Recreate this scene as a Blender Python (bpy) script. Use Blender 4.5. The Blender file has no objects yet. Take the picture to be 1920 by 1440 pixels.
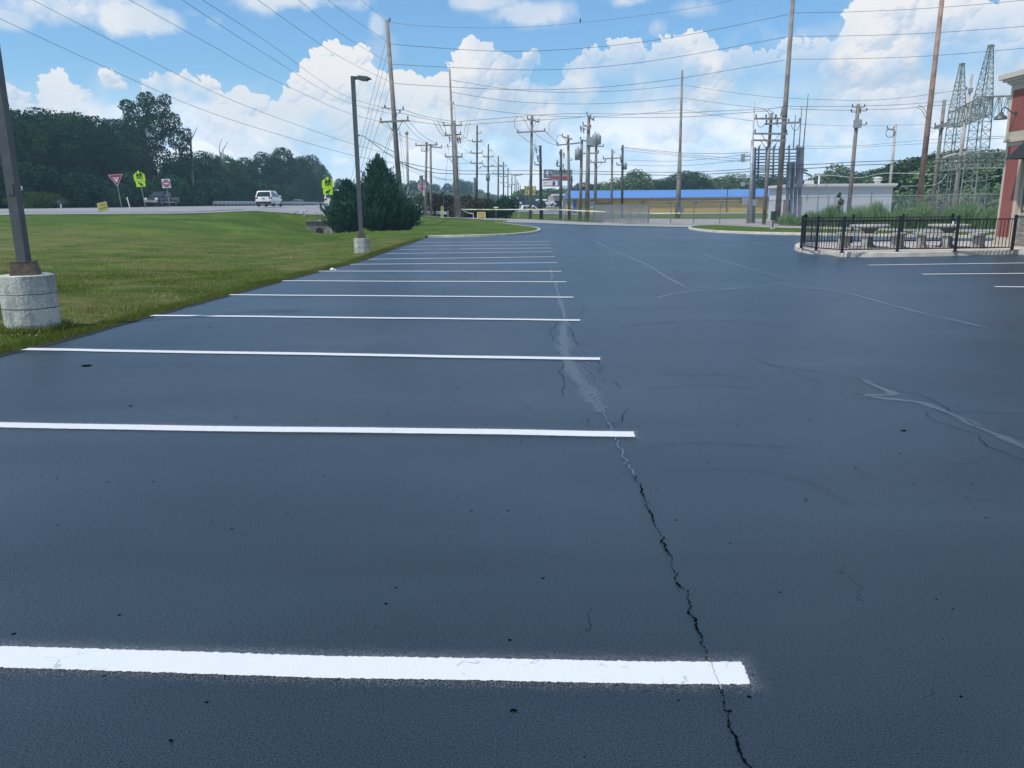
import bpy, math, random
import numpy as np
from mathutils import Vector, Matrix, Euler
random.seed(7); RNG = np.random.default_rng(7)
C = bpy.data.collections.new('place'); bpy.context.scene.collection.children.link(C)
PI = math.pi
# ------------------------------------------------------------------ camera
F = 1450.0; CX, CY = 960.0, 720.0; HC = 1.49
PITCH = math.atan(330.2/F); ROLL = -0.0079
CM = Matrix.Rotation(PI/2-PITCH, 3, 'X') @ Matrix.Rotation(ROLL, 3, 'Z')
EYE = Vector((0, 0, HC))
def ray(px, py): return CM @ Vector(((px-CX)/F, -(py-CY)/F, -1.0))
def P(px, py, Y):
    d = ray(px, py); return EYE + d*(Y/d.y)
def G(px, py, z=0.0):
    d = ray(px, py); return EYE + d*((z-HC)/d.z)
cam = bpy.data.cameras.new('camera'); co = bpy.data.objects.new('camera', cam)
bpy.context.scene.collection.objects.link(co)
co.matrix_world = Matrix.Translation(EYE) @ CM.to_4x4()
cam.sensor_width = 36; cam.lens = F/1920*36; cam.clip_start = .05; cam.clip_end = 5000
bpy.context.scene.camera = co
# ------------------------------------------------------------------ materials
def nodes(m): return m.node_tree.nodes, m.node_tree.links
def mat(name, col, rough=.6, metal=0., spec=.5, var=0., vscale=3., bump=0., bscale=40., col2=None, emit=None):
    m = bpy.data.materials.new(name); m.use_nodes = True; N, L = nodes(m)
    b = N['Principled BSDF']; b.inputs['Roughness'].default_value = rough; b.inputs['Metallic'].default_value = metal
    b.inputs['Specular IOR Level'].default_value = spec
    b.inputs['Base Color'].default_value = (*col, 1)
    if var > 0 or col2:
        tc = N.new('ShaderNodeTexCoord'); n = N.new('ShaderNodeTexNoise'); n.inputs['Scale'].default_value = vscale
        n.inputs['Detail'].default_value = 5; L.new(tc.outputs['Object'], n.inputs['Vector'])
        r = N.new('ShaderNodeValToRGB'); c2 = col2 or tuple(c*(1-var) for c in col); c1 = col if col2 else tuple(min(1, c*(1+var)) for c in col)
        r.color_ramp.elements[0].position = .35; r.color_ramp.elements[1].position = .65
        r.color_ramp.elements[0].color = (*c2, 1); r.color_ramp.elements[1].color = (*c1, 1)
        L.new(n.outputs['Fac'], r.inputs['Fac']); L.new(r.outputs['Color'], b.inputs['Base Color'])
    if bump > 0:
        tc = N.new('ShaderNodeTexCoord'); n = N.new('ShaderNodeTexNoise'); n.inputs['Scale'].default_value = bscale; n.inputs['Detail'].default_value = 4
        L.new(tc.outputs['Object'], n.inputs['Vector'])
        bp = N.new('ShaderNodeBump'); bp.inputs['Strength'].default_value = bump; bp.inputs['Distance'].default_value = .02
        L.new(n.outputs['Fac'], bp.inputs['Height']); L.new(bp.outputs['Normal'], b.inputs['Normal'])
    return m
def leafmat(name, c1, c2, scale=.35, trans=.25):
    m = bpy.data.materials.new(name); m.use_nodes = True; N, L = nodes(m); N.clear()
    out = N.new('ShaderNodeOutputMaterial'); geo = N.new('ShaderNodeNewGeometry')
    at = N.new('ShaderNodeAttribute'); at.attribute_name = 'rnd'
    oi = N.new('ShaderNodeObjectInfo')
    n = N.new('ShaderNodeTexNoise'); n.inputs['Scale'].default_value = scale; n.inputs['Detail'].default_value = 3
    L.new(geo.outputs['Position'], n.inputs['Vector'])
    a = N.new('ShaderNodeMath'); a.operation = 'MULTIPLY_ADD'; a.inputs[1].default_value = .45; L.new(at.outputs['Fac'], a.inputs[0])
    s = N.new('ShaderNodeMath'); s.operation = 'MULTIPLY_ADD'; s.inputs[1].default_value = .8; s.inputs[2].default_value = -.15
    L.new(n.outputs['Fac'], s.inputs[0]); L.new(s.outputs[0], a.inputs[2])
    o2 = N.new('ShaderNodeMath'); o2.operation = 'MULTIPLY_ADD'; o2.inputs[1].default_value = .3; L.new(oi.outputs['Random'], o2.inputs[0]); L.new(a.outputs[0], o2.inputs[2])
    r = N.new('ShaderNodeValToRGB'); r.color_ramp.elements[0].position = .2; r.color_ramp.elements[1].position = .85
    r.color_ramp.elements[0].color = (*c1, 1); r.color_ramp.elements[1].color = (*c2, 1); L.new(o2.outputs[0], r.inputs['Fac'])
    d = N.new('ShaderNodeBsdfDiffuse'); t = N.new('ShaderNodeBsdfTranslucent'); mx = N.new('ShaderNodeMixShader'); mx.inputs[0].default_value = trans
    L.new(r.outputs['Color'], d.inputs['Color']); L.new(r.outputs['Color'], t.inputs['Color'])
    L.new(d.outputs[0], mx.inputs[1]); L.new(t.outputs[0], mx.inputs[2]); L.new(mx.outputs[0], out.inputs['Surface'])
    return m
M = {}
M['wood'] = mat('weathered_wood', (.21,.19,.165), .85, var=.3, vscale=1.5, bump=.3)
M['woodbrown'] = mat('brown_wood', (.27,.175,.135), .85, var=.35, vscale=1.2, bump=.3)
M['woodpale'] = mat('pale_wood', (.42,.37,.33), .85, var=.25, vscale=1.2)
M['wooddark'] = mat('dark_wood', (.085,.08,.075), .85, var=.3, vscale=1.2)
M['steel'] = mat('galvanised_steel', (.34,.35,.36), .5, .4, var=.2, vscale=4)
M['palesteel'] = mat('pale_steel', (.42,.45,.40), .6, .2, var=.3, vscale=2)
M['towersteel'] = mat('weathered_tower_steel', (.24,.27,.23), .6, .2, var=.35, vscale=1)
M['darksteel'] = mat('dark_steel', (.10,.12,.14), .5, .5, var=.3, vscale=2)
M['bluesteel'] = mat('blue_grey_steel', (.15,.18,.22), .55, .3, var=.3, vscale=1)
M['insul'] = mat('insulator_glaze', (.07,.07,.075), .4)
M['wire'] = mat('wire_black', (.035,.037,.04), .6)
M['wiregrey'] = mat('wire_grey', (.16,.17,.18), .5)
M['bronze'] = mat('bronze_paint', (.075,.082,.088), .45, var=.12, vscale=6)
M['brownmetal'] = mat('rust_brown_metal', (.085,.06,.04), .6, var=.35, vscale=14)
M['black'] = mat('black_powder_coat', (.012,.014,.018), .38)
M['blackmatte'] = mat('black_rubber', (.015,.015,.016), .8)
M['white'] = mat('white_paint', (.75,.75,.74), .4)
M['whitesign'] = mat('white_sheeting', (.78,.78,.78), .4)
M['red'] = mat('red_sheeting', (.42,.02,.05), .4)
M['lime'] = mat('fluorescent_yellow_green', (.62,.95,.02), .4)
M['limey'] = M['lime']
M['signblack'] = mat('sign_black', (.01,.01,.01), .5)
M['yellow'] = mat('yellow_board', (.80,.68,.22), .6, var=.08)
M['darkgreen'] = mat('dark_green_paint', (.01,.045,.035), .4)
M['glass'] = mat('car_glass', (.02,.025,.03), .08)
M['chrome'] = mat('chrome', (.7,.7,.7), .15, .9)
M['carwhite'] = mat('white_car_paint', (.78,.79,.8), .2)
M['carblack'] = mat('black_car_paint', (.02,.022,.028), .18)
M['cargrey'] = mat('silver_grey_car_paint', (.25,.26,.27), .22, .3)
M['carblue'] = mat('navy_car_paint', (.02,.03,.07), .2)
M['lamp'] = mat('headlight_lens', (.75,.77,.8), .1)
M['taillamp'] = mat('tail_light_lens', (.4,.01,.015), .15)
M['tyre'] = M['blackmatte']
M['rim'] = mat('wheel_rim', (.45,.46,.48), .3, .7)
M['kerb'] = mat('kerb_concrete', (.50,.47,.40), .85, var=.16, vscale=3, bump=.2)
M['slab'] = mat('slab_concrete', (.42,.37,.33), .85, var=.1, vscale=1.2, bump=.15)
M['concrete'] = mat('cast_concrete', (.36,.35,.32), .9, var=.2, vscale=5, bump=.25)
M['street'] = mat('street_concrete', (.27,.27,.265), .85, var=.1, vscale=.5)
M['road'] = mat('old_grey_asphalt', (.24,.24,.245), .85, var=.1, vscale=.35)
M['gravel'] = mat('gravel', (.28,.255,.24), .95, var=.25, vscale=.8)
M['ywall'] = mat('yellow_wall', (.60,.38,.10), .7, var=.06, vscale=.3)
M['blueroof'] = mat('blue_metal_roof', (.09,.22,.50), .5, var=.05, vscale=.2)
M['bluetrim'] = mat('blue_trim', (.03,.14,.45), .5)
M['brownwall'] = mat('brown_wall', (.22,.15,.12), .8)
M['whitewall'] = mat('pale_wall', (.50,.53,.55), .75, var=.05, vscale=.5)
M['whitetrim'] = mat('pale_trim', (.62,.62,.58), .7)
M['stucco'] = mat('tan_stucco', (.50,.44,.34), .9, var=.05, vscale=2, bump=.2, bscale=90)
M['redstucco'] = mat('red_stucco', (.27,.085,.070), .9, var=.07, vscale=2, bump=.2, bscale=90)
M['awning'] = mat('dark_awning_fabric', (.012,.017,.022), .8)
M['bark'] = mat('bark', (.09,.075,.06), .9, var=.3, vscale=3)
M['deadbark'] = mat('dead_bark', (.20,.18,.16), .9)
M['leafdark'] = leafmat('leaf_dark_green', (.004,.021,.016), (.034,.094,.048), trans=.25)
M['leafmid'] = leafmat('leaf_mid_green', (.012,.038,.020), (.065,.13,.055), trans=.2)
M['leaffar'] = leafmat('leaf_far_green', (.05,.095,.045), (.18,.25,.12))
M['juniper'] = leafmat('juniper_needles', (.008,.034,.028), (.055,.135,.095), scale=1.6, trans=.15)
M['weed'] = leafmat('weed_leaf', (.10,.17,.08), (.26,.36,.19), scale=.8, trans=.35)
M['shrubred'] = leafmat('reddish_shrub_leaf', (.030,.026,.022), (.085,.080,.05), scale=.8)
M['hedge'] = leafmat('hedge_leaf', (.02,.06,.015), (.09,.12,.04), scale=.8)
M['grassblade'] = leafmat('grass_blade', (.052,.092,.012), (.200,.230,.052), scale=.5, trans=.3)
M['tape'] = mat('yellow_tape', (.72,.70,.30), .5)
M['galv'] = mat('guardrail_metal', (.42,.45,.47), .45, .4)
M['slat'] = mat('privacy_slat', (.30,.31,.33), .7); M['slat'].node_tree.nodes['Principled BSDF'].inputs['Alpha'].default_value = .42
M['orange'] = mat('maroon_panel', (.30,.05,.06), .6)
# ------------------------------------------------------------------ mesh builder
class MB:
    def __init__(s): s.v = []; s.f = []
    def add(s, vs, fs):
        o = len(s.v); s.v += [tuple(v) for v in vs]; s.f += [tuple(i+o for i in f) for f in fs]; return s
    def box(s, c, d, R=None):
        R = R or Matrix.Identity(3); c = Vector(c); d = Vector(d)/2
        vs = [c + R @ Vector((x*d.x, y*d.y, z*d.z)) for x in (-1,1) for y in (-1,1) for z in (-1,1)]
        return s.add(vs, [(0,1,3,2),(4,6,7,5),(0,4,5,1),(2,3,7,6),(0,2,6,4),(1,5,7,3)])
    def taper(s, c, d0, d1, h):   # frustum box, base centre c
        x, y, z = c; vs = []
        for (w, dd), zz in ((d0, z), (d1, z+h)):
            vs += [(x-w/2,y-dd/2,zz),(x+w/2,y-dd/2,zz),(x+w/2,y+dd/2,zz),(x-w/2,y+dd/2,zz)]
        return s.add(vs, [(3,2,1,0),(4,5,6,7),(0,1,5,4),(1,2,6,5),(2,3,7,6),(3,0,4,7)])
    def cyl(s, a, b, r0, r1=None, n=10, caps=True):
        a = Vector(a); b = Vector(b); r1 = r0 if r1 is None else r1; d = (b-a)
        if d.length < 1e-6: return s
        q = d.normalized().to_track_quat('Z', 'Y').to_matrix(); vs = []
        for p, r in ((a, r0), (b, r1)):
            for i in range(n):
                t = 2*PI*i/n; vs.append(p + q @ Vector((r*math.cos(t), r*math.sin(t), 0)))
        fs = [(i, (i+1)%n, n+(i+1)%n, n+i) for i in range(n)]
        if caps: fs += [tuple(range(n-1,-1,-1)), tuple(range(n, 2*n))]
        return s.add(vs, fs)
    def bar(s, a, b, w, h=None):   # square bar between two points
        a = Vector(a); b = Vector(b); d = b-a
        if d.length < 1e-6: return s
        h = h or w; z = Vector((0,0,1)) if abs(d.normalized().z) < .95 else Vector((1,0,0))
        x = d.normalized(); y = z.cross(x).normalized(); z = x.cross(y); vs = []
        for p in (a, b):
            for sy, sz in ((-1,-1),(1,-1),(1,1),(-1,1)): vs.append(p + y*sy*w/2 + z*sz*h/2)
        return s.add(vs, [(3,2,1,0),(4,5,6,7),(0,1,5,4),(1,2,6,5),(2,3,7,6),(3,0,4,7)])
    def tube(s, pts, r, n=6):
        pts = [Vector(p) for p in pts]; vs = []; k = len(pts)
        rr = r if isinstance(r, (list, tuple)) else [r]*k
        for i, p in enumerate(pts):
            d = (pts[min(i+1,k-1)] - pts[max(i-1,0)]).normalized()
            z = Vector((0,0,1)) if abs(d.z) < .95 else Vector((0,1,0))
            x = d.cross(z).normalized(); y = x.cross(d)
            for j in range(n):
                t = 2*PI*j/n; vs.append(p + x*rr[i]*math.cos(t) + y*rr[i]*math.sin(t))
        fs = [(i*n+j, i*n+(j+1)%n, (i+1)*n+(j+1)%n, (i+1)*n+j) for i in range(k-1) for j in range(n)]
        fs += [tuple(range(n-1,-1,-1)), tuple(range((k-1)*n, k*n))]
        return s.add(vs, fs)
    def lathe(s, c, prof, n=20, axis=None):   # prof [(r,z)]
        c = Vector(c); R = axis or Matrix.Identity(3); vs = []
        for r, z in prof:
            for i in range(n):
                t = 2*PI*i/n; vs.append(c + R @ Vector((r*math.cos(t), r*math.sin(t), z)))
        k = len(prof); fs = [(i*n+j, i*n+(j+1)%n, (i+1)*n+(j+1)%n, (i+1)*n+j) for i in range(k-1) for j in range(n)]
        fs += [tuple(range(n-1,-1,-1)), tuple(range((k-1)*n, k*n))]
        return s.add(vs, fs)
    def prism(s, poly, z0, z1):   # poly of (x,y) ccw
        n = len(poly); vs = [(x,y,z0) for x, y in poly] + [(x,y,z1) for x, y in poly]
        return s.add(vs, [tuple(range(n-1,-1,-1)), tuple(range(n,2*n))] + [(i,(i+1)%n,n+(i+1)%n,n+i) for i in range(n)])
    def plate(s, poly, y0, y1):   # poly of (x,z), thickness along y (front is y0, smaller)
        n = len(poly); vs = [(x,y0,z) for x, z in poly] + [(x,y1,z) for x, z in poly]
        return s.add(vs, [tuple(range(n)), tuple(range(2*n-1,n-1,-1))] + [((i+1)%n,i,n+i,n+(i+1)%n) for i in range(n)])
    def mesh(s, name):
        me = bpy.data.meshes.new(name); me.from_pydata(s.v, [], s.f); me.update(); return me
def link(name, me, m=None, parent=None, smooth=False):
    o = bpy.data.objects.new(name, me); C.objects.link(o)
    if m is not None: me.materials.append(m)
    if parent is not None: o.parent = parent
    if smooth:
        me.polygons.foreach_set('use_smooth', [True]*len(me.polygons))
    return o
def obj(name, mb, m, parent=None, smooth=False): return link(name, mb.mesh(name), m, parent, smooth)
def tag(o, label=None, cat=None, group=None, kind=None):
    if label: o['label'] = label
    if cat: o['category'] = cat
    if group: o['group'] = group
    if kind: o['kind'] = kind
    return o
def thing(name, label, cat, loc=(0,0,0), rz=0, group=None):
    o = bpy.data.objects.new(name, None); C.objects.link(o); o.empty_display_size = .3
    o.location = loc; o.rotation_euler = (0,0,rz); return tag(o, label, cat, group)
def copy_tree(o, parent=None):
    c = o.copy(); C.objects.link(c); c.parent = parent
    for ch in list(o.children): copy_tree(ch, c)
    return c
def text_part(txt, size, m, parent, loc, extrude=.004, name='lettering', sx=1.0, bold=0.0):
    cu = bpy.data.curves.new('t', 'FONT'); cu.body = txt; cu.size = size; cu.align_x = 'CENTER'; cu.align_y = 'CENTER'; cu.extrude = extrude
    cu.offset = bold; cu.resolution_u = 2
    t = bpy.data.objects.new('t', cu); C.objects.link(t)
    bpy.context.view_layer.update()
    me = bpy.data.meshes.new_from_object(t); bpy.data.objects.remove(t)
    me.transform(Matrix.Diagonal((sx,1,1,1))); me.transform(Matrix.Rotation(PI/2, 4, 'X')); me.transform(Matrix.Translation(Vector(loc)))
    me.materials.clear()
    return link(name, me, m, parent)
# ------------------------------------------------------------------ terrain height
ctl = []
def cp(px, py, Y): q = P(px, py, Y); ctl.append((q.x, Y, q.z))
def cz(px, Y, z): q = P(px, 400, Y); ctl.append((q.x, Y, z))
# left verge: swale then bank up to the road
for px, prof in ((-400,((16,.15),(22,.1),(32,.35),(44,.9),(54,1.27),(75,1.72),(84,1.76))),
                 (-120,((11,.05),(18,-.05),(27,.05),(42,.75),(54,1.27),(75,1.72),(84,1.76))),
                 (50,  ((12.5,.05),(18,-.12),(27,.0),(42,.68),(54,1.27),(75,1.72),(84,1.76))),
                 (200, ((15,.05),(20,-.1),(30,.02),(44,.70),(55,1.27),(76,1.70),(86,1.76))),
                 (400, ((16,.04),(24,-.18),(33,-.15),(46,.55),(57,1.25),(62,1.36),(80,1.66),(90,1.74))),
                 (520, ((20,.03),(28,-.22),(38,-.25),(48,.2),(59,1.15),(66,1.3),(88,1.66),(96,1.75))),
                 (600, ((24,.03),(32,-.15),(44,-.3),(54,-.35),(58.5,-.15),(62,1.0),(70,1.15),(92,1.65),(105,1.78))),
                 (700, ((30,.03),(40,.0),(52,.02),(62,.35),(75,.7),(110,1.6)))):
    for Y, z in prof: cz(px, Y, z)
for px, py, Y in ((790,407,95),(790,405,103),(900,411,85),(900,409,93),(1000,415.5,80),(1000,412,90)): cp(px, py, Y)
for px, Y, z in ((800,38.5,.02),(840,55,.05),(860,70,.1),(950,62,.02),(640,85,1.45),
                 (1100,67,0),(1290,57,0),(1440,51,0),(1500,48.6,0),(1700,41.5,0),(1870,39.7,0),(2200,38,0),(2600,36,0),
                 (1100,79,0),(1180,70,0),(1300,65,0),(1440,60,0),(1500,57.7,0),(1700,49,0),(1870,46.6,0),(2200,44,0),
                 (1100,100,.05),(1272,104,0),(1400,90,0),(1600,85,.05),(1800,85,.1),(2200,90,.2),
                 (1000,120,.6),(1100,140,.4),(1200,140,.4),(1400,140,.4),(1600,140,.5),(1850,140,.6),
                 (1000,30,0),(1000,10,0),(1000,50,0),(1400,20,0),(1400,40,0),(1800,20,0),(2400,20,0),(600,10,0)):
    cz(px, Y, z)
for x, y, z in ((-51,113,1.90),(-28,90,1.70),(-28,130,1.9),(-50,160,2.25),(-52,190,2.4),(-80,110,2.1),(-120,110,2.4),(-120,60,1.6),(-70,75,1.75),
                (-28,200,2.3),(-10,150,1.6),(-10,200,2.3),(-10,400,4.8),(-60,400,4.8),(-60,300,3.5),(40,200,1.6),(80,200,1.8),(150,200,2.2),(60,300,3),(200,400,4.5),
                (-10,900,9),(-300,900,9),(300,900,9),(-900,900,9),(900,900,9),(-900,0,2),(900,0,2),(-900,400,5),(900,400,5),(-150,0,.6),(150,0,.1),(150,80,.3),
                (0,-40,0),(-40,-40,.2),(60,-40,0),(-16,0,.15),(-40,20,.2)):
    ctl.append((x, y, z))
ctl = np.array(ctl); CC = 3.0
_d = np.sqrt(((ctl[:,None,:2]-ctl[None,:,:2])**2).sum(-1)+CC*CC)
_W = np.linalg.solve(_d - np.eye(len(ctl))*.0, ctl[:,2]-0.0)
# lot outline
edge_px = [(0,665),(43,655),(120,637),(283,592),(350,574),(429,553),(528,527),(596,509),(655,495),(690,484),(722,472),(750,462),(770,455.5),(780,452),(792,448)]
edge = [G(*e) for e in edge_px]
d0 = (edge[0]-edge[3]).normalized()
edge = [edge[0]+d0*14] + [edge[0]+d0*7] + edge
kerb_l_px = [(792,448),(803,446.3),(830,445.6),(870,445),(920,443.6),(960,441.8),(990,439.2),(1007,436.5),(1014,433.3),(1010,430.2),(995,427),(972,424.2),(955,422),(930,419.5)]
kerb_l = [G(*e) for e in kerb_l_px]
kerb_l[-1].z = 0
street_lo_px = [(955,416.5,82),(1000,417.5,78),(1100,421,67),(1180,423.5,62),(1290,425.5,57),(1440,428.5,51),(1500,430,48.6),(1700,436,41.5),(1870,437.5,39.7)]
street_lo = [P(a,b,Y) for a,b,Y in street_lo_px]
lot_poly = [(p.x,p.y) for p in edge] + [(p.x,p.y) for p in kerb_l[1:]] + [(p.x,p.y+.6) for p in street_lo] + [(60,34),(60,-30),(edge[0].x,-30)]
LP = np.array(lot_poly)
def inside(x, y):
    x = np.asarray(x); y = np.asarray(y); r = np.zeros(x.shape, bool); n = len(LP)
    for i in range(n):
        x0,y0 = LP[i]; x1,y1 = LP[(i+1)%n]
        if y0 == y1: continue
        c = ((y0 > y) != (y1 > y)) & (x < (x1-x0)*(y-y0)/(y1-y0)+x0); r ^= c
    return r
def edist(x, y):
    x = np.asarray(x, float); y = np.asarray(y, float); d = np.full(x.shape, 1e9); n = len(LP)
    for i in range(n):
        a = LP[i]; b = LP[(i+1)%n]; ab = b-a; L2 = max((ab**2).sum(), 1e-9)
        t = np.clip(((x-a[0])*ab[0]+(y-a[1])*ab[1])/L2, 0, 1)
        d = np.minimum(d, np.hypot(x-a[0]-t*ab[0], y-a[1]-t*ab[1]))
    return d
def Hn(x, y):
    x = np.asarray(x, float); y = np.asarray(y, float); out = np.zeros(x.shape)
    xf = x.ravel(); yf = y.ravel(); o = np.zeros(xf.shape)
    for i in range(len(ctl)): o += _W[i]*np.sqrt((xf-ctl[i,0])**2+(yf-ctl[i,1])**2+CC*CC)
    out = o.reshape(x.shape)
    ins = inside(x, y); d = edist(x, y)
    t = np.clip(d/1.5, 0, 1); t = t*t*(3-2*t)
    out = np.where(ins, -.07, -.015*(1-t)+out*t)
    return out
def H(x, y): return float(Hn(np.array([x]), np.array([y]))[0])
def base(px, py, Y):
    q = P(px, py, Y); return Vector((q.x, q.y, H(q.x, q.y)))

M['fencesteel'] = mat('dull_fence_steel', (.17,.19,.20), .6, .2)
# ------------------------------------------------------------------ asphalt material
def asphalt_mat():
    m = bpy.data.materials.new('sealed_asphalt'); m.use_nodes = True; N, L = nodes(m); b = N['Principled BSDF']
    tc = N.new('ShaderNodeTexCoord')
    def noise(s, d=4, r=.55, dist=0.):
        n = N.new('ShaderNodeTexNoise'); n.inputs['Scale'].default_value = s; n.inputs['Detail'].default_value = d; n.inputs['Roughness'].default_value = r
        n.inputs['Distortion'].default_value = dist; L.new(tc.outputs['Object'], n.inputs['Vector']); return n.outputs['Fac']
    def mth(op, a, b_=None, c=None):
        x = N.new('ShaderNodeMath'); x.operation = op
        for i, v in enumerate((a, b_, c)):
            if v is None: continue
            if isinstance(v, (int, float)): x.inputs[i].default_value = v
            else: L.new(v, x.inputs[i])
        return x.outputs[0]
    def ramp(fac, stops):
        r = N.new('ShaderNodeValToRGB'); e = r.color_ramp.elements
        e[0].position, e[0].color = stops[0][0], (*stops[0][1], 1); e[1].position, e[1].color = stops[-1][0], (*stops[-1][1], 1)
        for p, c in stops[1:-1]:
            k = e.new(p); k.color = (*c, 1)
        L.new(fac, r.inputs['Fac']); return r.outputs['Color']
    # broad squeegee patches, stretched along the lane
    mp = N.new('ShaderNodeMapping'); mp.inputs['Scale'].default_value = (.35, 1.1, 1); L.new(tc.outputs['Object'], mp.inputs['Vector'])
    n1 = N.new('ShaderNodeTexNoise'); n1.inputs['Scale'].default_value = .7; n1.inputs['Detail'].default_value = 5; n1.inputs['Roughness'].default_value = .6; n1.inputs['Distortion'].default_value = .6
    L.new(mp.outputs[0], n1.inputs['Vector'])
    n2 = noise(.22, 4); n3 = noise(170, 4, .8); n4 = noise(55, 4)
    s = mth('ADD', mth('MULTIPLY', n1.outputs['Fac'], .55), mth('MULTIPLY', n2, .45))
    col = ramp(s, [(.34, (.006,.021,.038)), (.5, (.010,.031,.054)), (.68, (.024,.051,.077))])
    g = mth('MULTIPLY_ADD', n3, 3.0, -.55)
    mulc = N.new('ShaderNodeVectorMath'); mulc.operation = 'SCALE'; L.new(col, mulc.inputs[0]); L.new(g, mulc.inputs['Scale'])
    # sparse dark pits
    v = N.new('ShaderNodeTexVoronoi'); v.inputs['Scale'].default_value = 15; v.inputs['Randomness'].default_value = 1
    L.new(tc.outputs['Object'], v.inputs['Vector'])
    sp = N.new('ShaderNodeSeparateColor'); L.new(v.outputs['Color'], sp.inputs[0])
    rad = mth('MULTIPLY', mth('GREATER_THAN', sp.outputs[0], .55), mth('MULTIPLY_ADD', mth('POWER', sp.outputs[1], 4.0), .10, .036))
    pit = mth('LESS_THAN', v.outputs['Distance'], rad)
    # hairlines
    vc = N.new('ShaderNodeTexVoronoi'); vc.feature = 'DISTANCE_TO_EDGE'; vc.inputs['Scale'].default_value = 1.3
    dn = N.new('ShaderNodeTexNoise'); dn.inputs['Scale'].default_value = 5; dn.inputs['Detail'].default_value = 4; L.new(tc.outputs['Object'], dn.inputs['Vector'])
    ad = N.new('ShaderNodeVectorMath'); ad.operation = 'MULTIPLY_ADD'; L.new(dn.outputs['Color'], ad.inputs[0]); ad.inputs[1].default_value = (.35,.35,0); L.new(tc.outputs['Object'], ad.inputs[2])
    L.new(ad.outputs[0], vc.inputs['Vector'])
    hl = mth('MULTIPLY', mth('LESS_THAN', vc.outputs['Distance'], .0035), mth('GREATER_THAN', noise(1.1, 3), .60))
    dk = mth('MAXIMUM', pit, mth('MULTIPLY', hl, .6))
    mx = N.new('ShaderNodeMix'); mx.data_type = 'RGBA'; L.new(dk, mx.inputs[0]); L.new(mulc.outputs[0], mx.inputs[6]); mx.inputs[7].default_value = (.006,.008,.011,1)
    L.new(mx.outputs[2], b.inputs['Base Color'])
    keep = mth('SUBTRACT', 1.0, dk)
    grain = mth('MAXIMUM', mth('MULTIPLY_ADD', n3, 4.2, -1.42), .10)
    mot = mth('MULTIPLY_ADD', s, 1.2, .42)
    cw = mth('MULTIPLY', mth('MULTIPLY', grain, keep), mot)
    L.new(mth('MULTIPLY', cw, .62), b.inputs['Coat Weight']); L.new(mth('MULTIPLY', cw, .75), b.inputs['Specular IOR Level'])
    rg = mth('MULTIPLY_ADD', n1.outputs['Fac'], .22, .32); L.new(rg, b.inputs['Roughness'])
    b.inputs['Coat Roughness'].default_value = .38
    h = mth('ADD', mth('MULTIPLY', n3, .55), mth('MULTIPLY', n4, .6)); h = mth('SUBTRACT', h, mth('MULTIPLY', pit, .8))
    bp = N.new('ShaderNodeBump'); bp.inputs['Strength'].default_value = 1.0; bp.inputs['Distance'].default_value = .019
    L.new(h, bp.inputs['Height']); L.new(bp.outputs['Normal'], b.inputs['Normal'])
    return m
def overlay_mat(name, col, base_a, rough=.5, nscale=14, lo=.35, hi=.6):
    """alpha ribbon using uv.y (0 edge .5 centre) for a soft irregular edge"""
    m = bpy.data.materials.new(name); m.use_nodes = True; N, L = nodes(m); b = N['Principled BSDF']; b.inputs['Base Color'].default_value = (*col, 1)
    b.inputs['Roughness'].default_value = rough
    uv = N.new('ShaderNodeUVMap'); sx = N.new('ShaderNodeSeparateXYZ'); L.new(uv.outputs[0], sx.inputs[0])
    a = N.new('ShaderNodeMath'); a.operation = 'SUBTRACT'; L.new(sx.outputs[1], a.inputs[0]); a.inputs[1].default_value = .5
    ab = N.new('ShaderNodeMath'); ab.operation = 'ABSOLUTE'; L.new(a.outputs[0], ab.inputs[0])
    tc = N.new('ShaderNodeTexCoord'); n = N.new('ShaderNodeTexNoise'); n.inputs['Scale'].default_value = nscale; n.inputs['Detail'].default_value = 6; n.inputs['Roughness'].default_value = .7
    L.new(tc.outputs['Object'], n.inputs['Vector'])
    s = N.new('ShaderNodeMath'); s.operation = 'SUBTRACT'; L.new(n.outputs['Fac'], s.inputs[0]); L.new(ab.outputs[0], s.inputs[1])
    r = N.new('ShaderNodeMapRange'); r.inputs[1].default_value = lo-.25; r.inputs[2].default_value = hi-.25; r.inputs[3].default_value = 0; r.inputs[4].default_value = base_a
    L.new(s.outputs[0], r.inputs[0]); L.new(r.outputs[0], b.inputs['Alpha'])
    return m
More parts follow.
